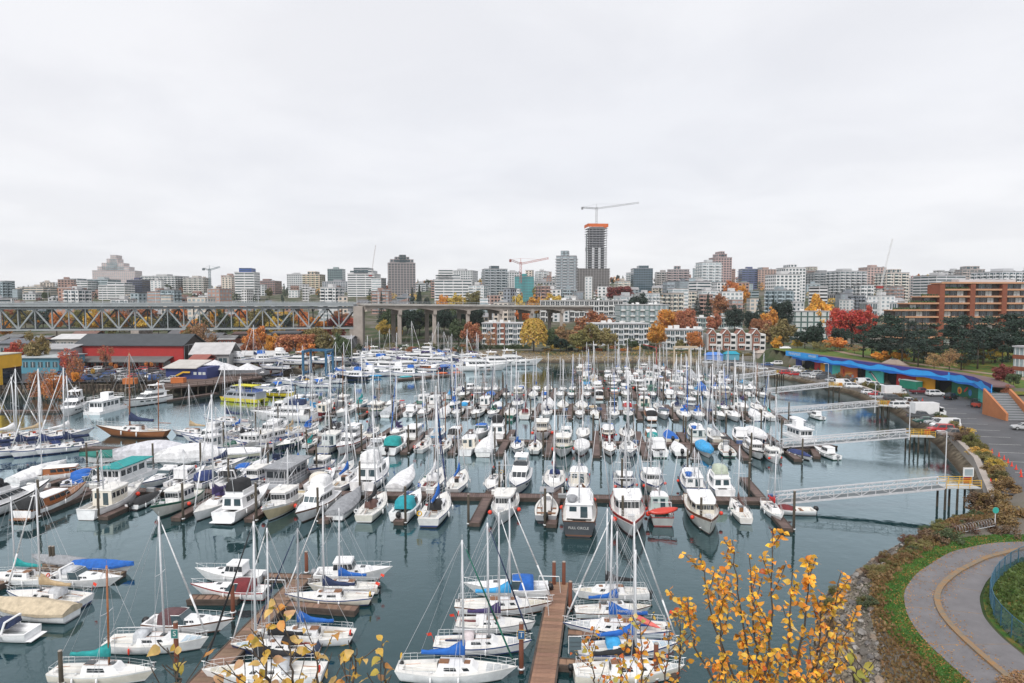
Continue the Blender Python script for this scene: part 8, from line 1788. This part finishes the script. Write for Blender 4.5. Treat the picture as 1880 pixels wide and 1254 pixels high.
k = MB(); k.bar((0,.3,-.6), (b-a)+Vector((0,.3,-.6)), .3, 1.3); k.build('waler', 'float_side', r)
# island car park
IW = 'in the island car park'; cw = ['white','white','silver','silver','black','dark grey','dark grey','red','blue','white','black']
for row, (yy, x0, x1) in enumerate(((681,150,330),(684.5,122,305),(689,112,300),(694,100,300),(699.5,100,290))):
    px = x0
    while px < x1:
        if rnd.random() > .05: p = W(px, yy+rnd.uniform(-.4,.4), 3.085); car(rnd.choice(['sedan','suv','suv','hatch','van']), p.x, p.y, rnd.choice((84,264))+rnd.uniform(-6,6) if row % 2 else rnd.choice((5,185)), rnd.choice(cw), f'in {["back","fourth","third","second","front"][row]} row of island car park', lod=1)
        px += (2.9 if row % 2 else 5.6)*F/W(px,yy,3.085).y
for px, py in ((302,700),(310,703),(320,698)): p = W(px,py,3.2); car('sedan', p.x, p.y, 5, rnd.choice(['white','silver','dark grey']), 'on the timber pier', z=3.25, lod=1)
for i, (px, py) in enumerate(((240,704),(328,703))):
    p = W(px,py,3.2); k = MB(); k.box(-2,-1.1,0,2,1.1,1.7); k.box(-2.05,-1.15,1.7,2.05,1.15,1.8); o = k.build('skip_bin', 'flat', None, False, (.5,.15,.04)); o.location = (p.x,p.y,3.1); tag(o, ['rusty orange bin at the edge of the island car park','rusty orange bin on the timber pier'][i], 'bin')
# boatyard: boats on stands, blue travel lift
BY = 'propped up in the boatyard'
for px, py, kd, v, L in ((487,672,'power',2,11),(520,668,'power',2,12),(540,676,'yacht',1,13),(585,674,'power',0,10),(470,668,'sail',1,10),(612,670,'power',4,10),(440,674,'power',2,11),(505,685,'power',4,10)):
    p = W(px,py,3.1); b_ = boat(kd, v, p.x, p.y, rnd.choice((10,170,-20)), L, canvas=rnd.choice([NAVY,WHITEC,BLUE]), where=BY, lod=1); b_.location.z = 4.6; b_.rotation_euler.x = 0; b_.rotation_euler.y = 0
    kx = MB(); kx.box(-2.6,-.5,-1.6,-2.2,.5,-.3); kx.box(1.4,-.5,-1.6,1.8,.5,-.35); q = kx.build('keel_stand', 'pile_rust', b_); q.scale = tuple(1/s for s in b_.scale)
p = W(578,690,3.05); r = thing('travel_lift', 'tall blue steel boat hoist frame in the boatyard', 'boat hoist', (p.x,p.y,3.0))
for x in (-4,4):
    for y in (0,9): k = MB(); k.bar((x,y,0),(x,y,8.2),.7,.7); k.build('leg', 'flat', r, False, (.03,.12,.22))
    k = MB(); k.bar((x,-.5,8.4),(x,9.5,8.4),.7,.9); k.bar((x,-.5,1.0),(x,9.5,1.0),.5,.6); k.build('side_beam', 'flat', r, False, (.03,.12,.22))
k = MB(); k.bar((-4,9,8.4),(4,9,8.4),.7,.9); k.build('cross_beam', 'flat', r, False, (.03,.12,.22))
for i, (px, py, w) in enumerate(((415,690,9),(455,690,8),(395,683,8))):
    p = W(px,py,3.05); r = thing('marquee', f'white peaked marquee tent in the boatyard, {["middle","right","left"][i]} of three', 'tent', (p.x,p.y,3.0)); k = MB(); k.add([(-w/2,-3,2.4),(w/2,-3,2.4),(w/2,3,2.4),(-w/2,3,2.4),(0,0,4.6)], [(0,1,4),(1,2,4),(2,3,4),(3,0,4)]); k.build('roof', 'canvas', r, False, (.66,.66,.68))
    for x in (-w/2+.1,w/2-.1):
        for y in (-2.9,2.9): k = MB(); k.tube((x,y,0),(x,y,2.45),.06,.06,5); k.build('pole', 'alu', r)
k = MB(); a, b = W(530,700,0), W(612,697,0); k.bar((a.x,a.y,.4),(b.x,b.y,.4),1.2,.8); o = tag(k.build('floating_boom', 'yellow'), 'long yellow floating boom before the boatyard', 'boom')

# person in a blue jacket on the dock
def person(x, y, z, face, jacket, trousers, label):
    r = thing('person', label, 'person', (x,y,z), face); J = {'hip': (0,0,.95), 'chest': (0,.01,1.3), 'neck': (0,0,1.48), 'head': (0,.02,1.62), 'top': (0,.02,1.72)}
    V = [(0,0,.95),(0,.01,1.3),(0,0,1.47),(0,.02,1.6),(0,.03,1.7),(-.1,0,.88),(-.11,.03,.48),(-.12,0,.06),(-.12,.14,.03),(.1,0,.88),(.12,-.03,.48),(.13,-.08,.06),(.13,.06,.03),(-.2,0,1.4),(-.27,.02,1.12),(-.26,.14,.9),(-.26,.2,.83),(.2,0,1.4),(.27,-.03,1.12),(.28,.06,.9),(.28,.11,.83)]
    E = [(0,1),(1,2),(2,3),(3,4),(0,5),(5,6),(6,7),(7,8),(0,9),(9,10),(10,11),(11,12),(1,13),(13,14),(14,15),(15,16),(1,17),(17,18),(18,19),(19,20)]
    Rr = [.15,.17,.06,.1,.08,.1,.075,.05,.045,.1,.075,.05,.045,.075,.055,.045,.035,.075,.055,.045,.035]
    me = bpy.data.meshes.new('body'); me.from_pydata(V, E, []); o = obj('body', me, r); md = o.modifiers.new('skin', 'SKIN'); md.use_smooth_shade = True
    for i, sv_ in enumerate(me.skin_vertices[0].data): sv_.radius = (Rr[i], Rr[i]*.8 if i in (0,1) else Rr[i]); sv_.use_root = (i == 0)
    o.modifiers.new('sub', 'SUBSURF').levels = 1
    m = bpy.data.materials.new('clothes'); m.use_nodes = True; t = m.node_tree; n = t.nodes; l = t.links; tc_ = n.new('ShaderNodeTexCoord'); sp = n.new('ShaderNodeSeparateXYZ'); l.new(tc_.outputs['Object'], sp.inputs[0]); rp = n.new('ShaderNodeValToRGB'); rp.color_ramp.interpolation = 'CONSTANT'; e = rp.color_ramp.elements; e[0].position = 0; e[0].color = (.02,.02,.02,1); e[1].position = .05; e[1].color = (*trousers,1)
    for ps, cc in ((.53,jacket),(.835,(.45,.27,.19)),(.925,(.04,.03,.02))): q = e.new(ps); q.color = (*cc,1)
    dv_ = n.new('ShaderNodeMath'); dv_.operation = 'MULTIPLY'; dv_.inputs[1].default_value = 1/1.78; l.new(sp.outputs['Z'], dv_.inputs[0]); l.new(dv_.outputs[0], rp.inputs[0]); l.new(rp.outputs[0], n['Principled BSDF'].inputs['Base Color']); n['Principled BSDF'].inputs['Roughness'].default_value = .85; me.materials.append(m)
p = W(770,905,DECKZ); person(p.x,p.y,DECKZ+.01,2.6,(.02,.10,.42),(.02,.025,.05),'person in blue jacket standing on the nearest long dock')
p = W(1450,678,3.08); person(p.x,p.y,3.09,1.0,(.5,.04,.04),(.03,.03,.03),'person in red jacket on the wharf lot near the sign')
# ================================================================== foreground bank: riprap, verge, shrubs, fence
ground_o = bpy.data.objects['ground']
def rock_mesh(seed):
    r_ = random.Random(seed); m = MB(); m.sphere((0,0,0), 1.0, 6, 4); m.v = [tuple(c*r_.uniform(.72,1.12) for c in v) for v in m.v]; return m.mesh('stone', ['stone'])
ROCK = [rock_mesh(i) for i in range(6)]
edge = [(19,44),(22.6,52),(25.8,59.5),(30,67),(40.6,77.5),(48.5,84),(55.5,88)]
def along_edge(t):
    P = [Vector((a,b,0)) for a, b in edge]; T = np.r_[0, np.cumsum([(b-a).length for a, b in zip(P[:-1], P[1:])])]; s = t*T[-1]; i = min(len(P)-2, max(0, int(np.searchsorted(T, s)-1))); d = (P[i+1]-P[i]).normalized(); return P[i]+d*(s-T[i]), Vector((d.y,-d.x,0))
r = random.Random(9)
for i in range(270):
    t = r.random()**1.1*.62+.06; p, nn = along_edge(t); q = p+nn*r.uniform(-.6,5.6); z = gz(q.x,q.y); c = r.uniform(.6,1.25); base = r.choice([(.20,.18,.16),(.15,.14,.135),(.26,.20,.15),(.30,.28,.26),(.12,.10,.085)]); o = obj('stone', ROCK[i%6], ground_o, tuple(v*c for v in base), (q.x,q.y,z+.02)); s = r.uniform(.18,.46); o.scale = (s*r.uniform(.8,1.5), s, s*r.uniform(.5,.8)); o.rotation_euler = (r.uniform(-.3,.3), r.uniform(-.3,.3), r.uniform(0,6))
m = MB()
for i in range(9000):
    t = r.random(); p, nn = along_edge(t*.9+.02); q = p+nn*r.uniform(-1.0,6.2-2.4*t); z = gz(q.x,q.y); s = r.uniform(.07,.22); k = [Vector((r.uniform(-1,1),r.uniform(-1,1),r.uniform(-.6,.8)))*s for _ in range(4)]; c = Vector((q.x,q.y,z+.03)); m.add([c+k[0],c+k[1],c+k[2],c+Vector((0,0,s))], [(0,1,3),(1,2,3),(2,0,3),(0,2,1)])
pm('rubble_stone', rough=.85, ocol=True, var=.3, scale=1.2, island=.55); o = m.build('rubble', 'rubble_stone', None, False, (.23,.20,.17)); o.parent = ground_o; o['kind'] = 'stuff'
def verge(name, fa, fb, mat, n=40, lift_=.035, nc=6):
    vs = []
    for i in range(n+1):
        a, b = fa(i/n), fb(i/n)
        for j in range(nc+1): q = (a[0]+(b[0]-a[0])*j/nc, a[1]+(b[1]-a[1])*j/nc); vs.append((q[0],q[1],0))
    A = np.array(vs); A[:,2] = ground_z(A[:,0],A[:,1])+lift_; fs = [(i*(nc+1)+j, i*(nc+1)+j+1, (i+1)*(nc+1)+j+1, (i+1)*(nc+1)+j) for i in range(n) for j in range(nc)]
    me = bpy.data.meshes.new(name); me.from_pydata(A.tolist(), [], fs); me.materials.append(MAT[mat]); o = obj(name, me); o['kind'] = 'structure'; return o
po = lambda t: p_out[min(len(p_out)-1, int(t*(len(p_out)-1)))]; pi_ = lambda t: p_in[min(len(p_in)-1, int(t*(len(p_in)-1)))]
def outward(L_, t, dist):
    i = min(len(L_)-2, int(t*(len(L_)-1))); f_ = t*(len(L_)-1)-i; a, b = Vector((*L_[i],0)), Vector((*L_[i+1],0)); d = (b-a).normalized(); nn = Vector((d.y,-d.x,0)); q = a+(b-a)*f_+nn*dist; return (q.x,q.y)
cen = Vector((48,62,0))
pi2 = lambda t: outward(p_in, t, 0)
def out_side(L_, t, dist):
    q1, q2 = outward(L_, t, dist), outward(L_, t, -dist); return q1 if ((Vector((*q1,0))-cen).length > (Vector((*q2,0))-cen).length) == (dist > 0) else q2
verge('grass_verge', lambda t: out_side(p_out, t, -.1), lambda t: out_side(p_out, t, 2.2), 'verge_grass')
# inner grass within the fence
vs = [(*out_side(p_in, i/59, -.25), 0) for i in range(60)]; A = np.array(vs); cx_, cy_ = 58.0, 62.0
mb = MB(); rings_ = []
for k_ in (1.0,.75,.5,.25): rings_.append([(cx_+(q[0]-cx_)*k_, cy_+(q[1]-cy_)*k_, 4.03+.35*(1-k_)) for q in vs])
for a, b in zip(rings_[:-1], rings_[1:]): mb.add(a+b, [(i, i+1, 60+i+1, 60+i) for i in range(59)])
struct('fenced_grass', mb, ['verge_grass'])
# grass blades, dry leaves (uncountable)
rs = np.random.RandomState(5)
def scatter(n, fn): return np.array([fn() for _ in range(n)])
C = scatter(9000, lambda: out_side(p_out, rs.uniform(0,1), rs.uniform(.05,2.2))); Z_ = ground_z(C[:,0],C[:,1]); C = np.c_[C, Z_+.08]; N_ = rs.normal(size=(len(C),3)); N_[:,2] *= .25
me = quads(C, N_, rs.uniform(.04,.09,len(C)), rs); me.materials.append(MAT['leaf']); o = obj('grass', me, None, (.085,.20,.04)); tag(o, 'short green grass fringing the seaside path', 'grass', None, 'stuff')
C = scatter(7000, lambda: (lambda t, k: (pi2(t)[0]*k+cx_*(1-k), pi2(t)[1]*k+cy_*(1-k)))(rs.uniform(.06,.94), rs.uniform(.2,.97))); C = np.c_[C, np.full(len(C),4.2)]; N_ = rs.normal(size=(len(C),3)); N_[:,2] *= .25
me = quads(C, N_, rs.uniform(.08,.22,len(C)), rs); me.materials.append(MAT['leaf']); o = obj('grass', me, None, (.10,.15,.04)); tag(o, 'rough grass inside the blue fence', 'grass', None, 'stuff')
C = scatter(9000, lambda: (lambda a, nn, w: (a.x+nn.x*w, a.y+nn.y*w))(*along_edge(rs.uniform(.05,1)), rs.uniform(5.4,8.8))); dp_ = np.array([min((q[0]-a)**2+(q[1]-b)**2 for a, b in p_out[::3]) for q in C]); C = C[dp_ > 2.6]; C = np.c_[C, ground_z(C[:,0],C[:,1])+rs.uniform(.03,.35,len(C))]; N_ = rs.normal(size=(len(C),3)); N_[:,2] *= .3
me = quads(C, N_, rs.uniform(.05,.14,len(C)), rs); me.materials.append(MAT['leaf']); o = obj('dry_grass', me, None, (.23,.145,.06)); tag(o, 'dry brown weeds between the rocks and the path verge', 'grass', None, 'stuff')
C = scatter(3200, lambda: out_side(p_out if rs.rand() < .5 else p_cur, rs.uniform(0,1), rs.normal()*.55)); C = np.c_[C, np.maximum(ground_z(C[:,0],C[:,1]), PZ)+.085]; N_ = rs.normal(size=(len(C),3))*.3; N_[:,2] = 1
me = quads(C, N_, rs.uniform(.03,.06,len(C)), rs); me.materials.append(MAT['leaf']); o = obj('fallen_leaves', me, None, (.50,.24,.06)); tag(o, 'fallen orange leaves along the path edges', 'leaves', None, 'stuff')
# shrubs on the bank
for i in range(46):
    t = rnd.uniform(.28,1.0); p, nn = along_edge(t); q = p+nn*rnd.uniform(4.6,8.0); dpath = min(math.hypot(q.x-a, q.y-b) for a, b in p_out)
    if dpath < 1.6: q = p+nn*2.4
    shrub(q.x, q.y, gz(q.x,q.y), rnd.uniform(.6,1.25), rnd.uniform(.45,.95), rnd.choices(['moss','green','tawny','brown','olive'], [6,3,4,3,2])[0], 'on the bank beside the curving path')
for px, py, s in ((1712,1002,2.2),(1738,1000,2.0),(1690,1010,1.6),(1770,985,2.0),(1800,975,2.2),(1830,965,2.4),(1855,955,2.6),(1820,930,2.4),(1845,990,1.8),(1800,925,2.2)):
    p = W(px,py,3.6); shrub(p.x,p.y,2.9,s,s*1.1,rnd.choice(['moss','tawny','green','brown']),'where the path meets the sea wall')
p = W(1860,1268,4.2); shrub(p.x+.3,p.y-.4,4.0,1.5,1.7,'dull orange','at the bottom right corner')
# blue chain-link fence
def blue_fence():
    pm('fence_blue', (.03,.11,.17), .6); root = thing('chain_link_fence', 'blue chain-link fence along the inner edge of the path', 'fence', (cx_,cy_,PZ)); o = Vector((cx_,cy_,PZ)); ht = 1.75
    pts = [Vector((*out_side(p_in, t, -.7), PZ))-o for t in np.linspace(.1,.9,17)]
    for q in pts: k = MB(); k.tube(q, q+Vector((0,0,ht+.05)), .045, .045, 7); k.build('post', 'fence_blue', root)
    for a, b in zip(pts[:-1], pts[1:]):
        k = MB(); k.tube(a+Vector((0,0,ht)), b+Vector((0,0,ht)), .03, .03, 6); k.build('top_rail', 'fence_blue', root)
        k = MB(); L = (b-a).length; n = int(L/.16); u = (b-a)/L; mrows = ht/.16
        for i in range(-int(mrows), n):
            s0 = i*.16; e0, e1 = max(0,s0), min(L, s0+ht)
            if e1 > e0: k.bar(a+u*e0+Vector((0,0,e0-s0)), a+u*e1+Vector((0,0,e1-s0)), .009, .009); k.bar(a+u*e0+Vector((0,0,ht-(e0-s0))), a+u*e1+Vector((0,0,ht-(e1-s0))), .009, .009)
        stuff(k.build('wire_mesh', 'fence_blue', root))
blue_fence()
# barbed wire coil and teal round sign by the bank
a, b = W(1756,972,4.6), W(1826,958,5.2); k = MB(); pts = []
for i in range(150): t = i/149; c = a+(b-a)*t; ph = t*2*math.pi*14; pts.append(c+Vector((.0,.45*math.cos(ph),.45*math.sin(ph))))
k.path(pts, .01, 3); k.tube(a-Vector((0,0,.45)), b-Vector((0,0,.45)), .04, .04, 5); o = tag(k.build('wire_coil', 'wire'), 'coil of barbed wire along the bank below the lot', 'wire coil')
p = W(1826,975,3.8); r_ = thing('round_sign', 'small round teal sign on a post by the path bend', 'sign', tuple(p)); k = MB(); k.tube((0,0,0),(0,0,2.4),.05,.05,6); k.build('post', 'alu', r_); k = MB(); k.tube((0,-.07,2.4),(0,-.03,2.4),.36,.36,14); k.build('disc', 'flat', r_, False, (.03,.36,.30))

# ================================================================== leafy young trees close to the camera
def leaf_mesh(seed):
    r_ = random.Random(seed); m = MB(); n = 5; curl = r_.uniform(-.6,.8); mid = []; L_ = []; R_ = []
    for i in range(n+1):
        t = i/n; w = .40*math.sin(math.pi*min(1, t**.75))**.9*(1-.25*t) if 0 < t < 1 else .0; zc = curl*math.sin(t*2.2)*.5-.25*t*t*r_.uniform(.5,1.2); mid.append((t,0,zc)); L_.append((t-.03,w,zc+.16*w+r_.uniform(-.02,.02))); R_.append((t-.03,-w,zc+.16*w+r_.uniform(-.02,.02)))
    vs = mid+L_+R_; N1 = n+1; fs = []
    for i in range(n): fs += [(i, i+1, N1+i+1, N1+i), (i+1, i, 2*N1+i, 2*N1+i+1)]
    m.add(vs, fs); return m.mesh('leaf', ['fresh_leaf'], True)
def leaf_material():
    m = pm('fresh_leaf', rough=.5, ocol=True, var=.22, scale=2.5, transl=.38); n = m.node_tree.nodes; l = m.node_tree.links     # greener veins towards the midrib, redder rim
    b = n['Principled BSDF']; src = b.inputs['Base Color'].links[0].from_socket; tc_ = n.new('ShaderNodeTexCoord'); sp = n.new('ShaderNodeSeparateXYZ'); l.new(tc_.outputs['Object'], sp.inputs[0]); ab = n.new('ShaderNodeMath'); ab.operation = 'ABSOLUTE'; l.new(sp.outputs['Y'], ab.inputs[0]); mr = n.new('ShaderNodeMapRange'); mr.inputs[1].default_value = 0; mr.inputs[2].default_value = .2; mr.inputs[3].default_value = .22; mr.inputs[4].default_value = 0; l.new(ab.outputs[0], mr.inputs[0]); mm = n.new('ShaderNodeMix'); mm.data_type = 'RGBA'; l.new(mr.outputs[0], mm.inputs[0]); l.new(src, mm.inputs[6]); mm.inputs[7].default_value = (.55,.50,.12,1)
    for lk in list(l):
        if lk.from_socket == src and lk.to_socket != mm.inputs[6]: t_ = lk.to_socket; l.remove(lk); l.new(mm.outputs[2], t_)
leaf_material(); LEAVES = [leaf_mesh(i) for i in range(7)]
def P3(px, py, d): r_ = ray(px, py); return Vector((0,0,H))+r_*(d/r_.y)
def young_tree(label, stems, d0, nleaf, size, seed, palette, trunk_px):
    r_ = random.Random(seed); tx, td = trunk_px; base = P3(tx, 1420, d0); root = thing('young_tree', label, 'tree', (base.x, base.y, gz(base.x, base.y))); o = Vector(root.location)
    tr = MB(); tr.tube((0,0,-.3), base-o, .11, .035, 9); tr.build('trunk', 'bark', root, True)
    tw = []; bm_ = MB(); nodes = []
    for st in stems:
        dd = d0+r_.uniform(-.35,.35); pts = [base]+[P3(x, y, dd) for x, y in st]; pts = [p for p in pts]
        fin = []
        for a, b in zip(pts[:-1], pts[1:]):
            for q in range(6): fin.append(a+(b-a)*(q/6)+Vector((r_.uniform(-.01,.01),r_.uniform(-.02,.02),r_.uniform(-.01,.01))))
        fin.append(pts[-1]); n = len(fin)
        for i in range(n-1): ra = .014*(1-i/n)+.0022; bm_.tube(fin[i]-o, fin[i+1]-o, ra, ra*.94, 6, 0, False)
        up = (fin[-1]-fin[0]).normalized()
        for i in range(6, n):
            nodes.append((fin[i], up, i/n))
            if r_.random() < .55 and i < n-1:
                sd = r_.choice((-1,1)); L = r_.uniform(.12,.42)*(1.15-i/n*.6); q = [fin[i]]; dirn = (up*r_.uniform(.6,1.1)+Vector((sd*r_.uniform(.35,.8), r_.uniform(-.6,.6), 0))).normalized()
                for s in range(5): q.append(q[-1]+(dirn+up*.12*s).normalized()*L/5); nodes.append((q[-1], dirn, .6))
                for a, b in zip(q[:-1], q[1:]): bm_.tube(a-o, b-o, .0042, .0028, 5, 0, False)
    bm_.build('branches', 'bark', root, True)
    r_.shuffle(nodes); cnt = 0; extra_v = []; lst = []
    for k_ in range(nleaf):
        p, up, t = nodes[k_ % len(nodes)]; ax = Vector((r_.uniform(-1,1), r_.uniform(-1,1), r_.uniform(-.6,.6))).normalized(); nn = Vector((r_.uniform(-.9,.9), r_.uniform(-.9,.5), r_.uniform(.15,1))).normalized(); y_ = nn.cross(ax).normalized(); z_ = ax.cross(y_); M_ = Matrix((ax, y_, z_)).transposed(); s = size*r_.uniform(.55,1.15)*(1.0 if t < .9 else .75); pos = p+ax*.012; lst.append((p, pos, M_, s))
    for i, (p, pos, M_, s) in enumerate(lst):
        c = r_.choices(palette[0], palette[1])[0]; j = r_.uniform(.85,1.15)
        me = LEAVES[r_.randrange(7)]
        if i < 300:
            q = obj('leaf', me, root, (c[0]*j,c[1]*j,c[2]*j)); q.matrix_local = Matrix.Translation(pos-o) @ M_.to_4x4() @ Matrix.Diagonal((s,s,s,1))
        else: extra_v.append((me, pos-o, M_, s))
    if extra_v:
        m = MB()
        for me, pos, M_, s in extra_v: m.add([pos+M_ @ (v.co*s) for v in me.vertices], [tuple(p_.vertices) for p_ in me.polygons])
        stuff(m.build('foliage', 'leaf_mass', root, True, (.78,.40,.05)))
pm('leaf_mass', rough=.5, ocol=True, var=.2, scale=3, island=.6, transl=.35)
PAL = ([(.72,.20,.02),(.76,.33,.03),(.84,.54,.09),(.58,.09,.02),(.50,.44,.10),(.80,.60,.26)], [4.5,5,5,3,2.2,3])
PALY = ([(.72,.44,.08),(.76,.50,.18),(.55,.42,.08),(.74,.32,.08),(.66,.38,.22)], [4,4,2,2,2])
young_tree('young orange-leaved tree close to the camera at lower right', [[(1400,1300),(1416,1150),(1418,975)],[(1385,1290),(1362,1130),(1344,992)],[(1440,1290),(1478,1150),(1488,1020)],[(1460,1290),(1520,1170),(1544,1052)],[(1370,1300),(1310,1150),(1287,1028)],[(1400,1290),(1385,1160),(1375,1020)],[(1450,1300),(1450,1180),(1455,1050)],[(1340,1300),(1275,1190),(1262,1100)],[(1490,1300),(1530,1230),(1560,1140)],[(1330,1310),(1325,1200),(1318,1060)],[(1480,1310),(1500,1220),(1508,1090)]], 5.6, 1900, .056, 3, PAL, (1405,0))
young_tree('slim yellow-orange leaved shoots close to the camera right of centre dock', [[(1130,1300),(1142,1230),(1152,1160)],[(1175,1300),(1180,1230),(1175,1140)],[(1100,1300),(1090,1240),(1078,1170)],[(1210,1300),(1222,1240),(1232,1150)],[(1235,1300),(1250,1200),(1246,1120)]], 6.4, 330, .06, 5, PAL, (1165,0))
young_tree('pale yellow leaved shoots close to the camera at bottom left of centre', [[(500,1300),(490,1230),(478,1160)],[(545,1300),(535,1220),(520,1128)],[(590,1300),(582,1230),(575,1180)],[(640,1300),(650,1240),(655,1190)],[(700,1300),(708,1260),(706,1215)],[(470,1310),(455,1270),(440,1240)]], 4.6, 135, .088, 8, PALY, (560,0))
young_tree('small sprig of bronze leaves close to the camera at lower left', [[(330,1310),(328,1250),(325,1205)]], 4.2, 10, .085, 11, PALY, (330,0))
young_tree('green-gold sprigs close to the camera beside the rocks', [[(1560,1310),(1568,1250),(1562,1195)],[(1600,1320),(1590,1260),(1580,1220)]], 5.0, 30, .075, 12, ([(.5,.42,.08),(.35,.34,.06),(.7,.45,.08)],[3,2,2]), (1575,0))

# expansion joints across the path
for i in (9, 17, 26, 33, 41, 49):
    a, b = p_out[i], p_in[i]; k = MB(); k.bar((a[0],a[1],PZ+.052), (b[0],b[1],PZ+.052), .05, .006); o = k.build('path_joint', 'curb'); o.parent = bpy.data.objects['seaside_path']
# thin autumn haze
def haze():
    k = MB(); k.box(-2900,-60,-7,2900,2600,190); o = obj('haze', k.mesh('haze', [])); m = bpy.data.materials.new('haze'); m.use_nodes = True; n = m.node_tree.nodes; n.remove(n['Principled BSDF']); v = n.new('ShaderNodeVolumePrincipled'); v.inputs['Color'].default_value = (.90,.93,.97,1); v.inputs['Density'].default_value = 0.00006; m.node_tree.links.new(v.outputs[0], n['Material Output'].inputs['Volume']); o.data.materials.append(m); tag(o, 'thin pale haze over the far city', 'haze', None, 'stuff')
haze()
SC.cycles.volume_bounces = 2
finish_labels()
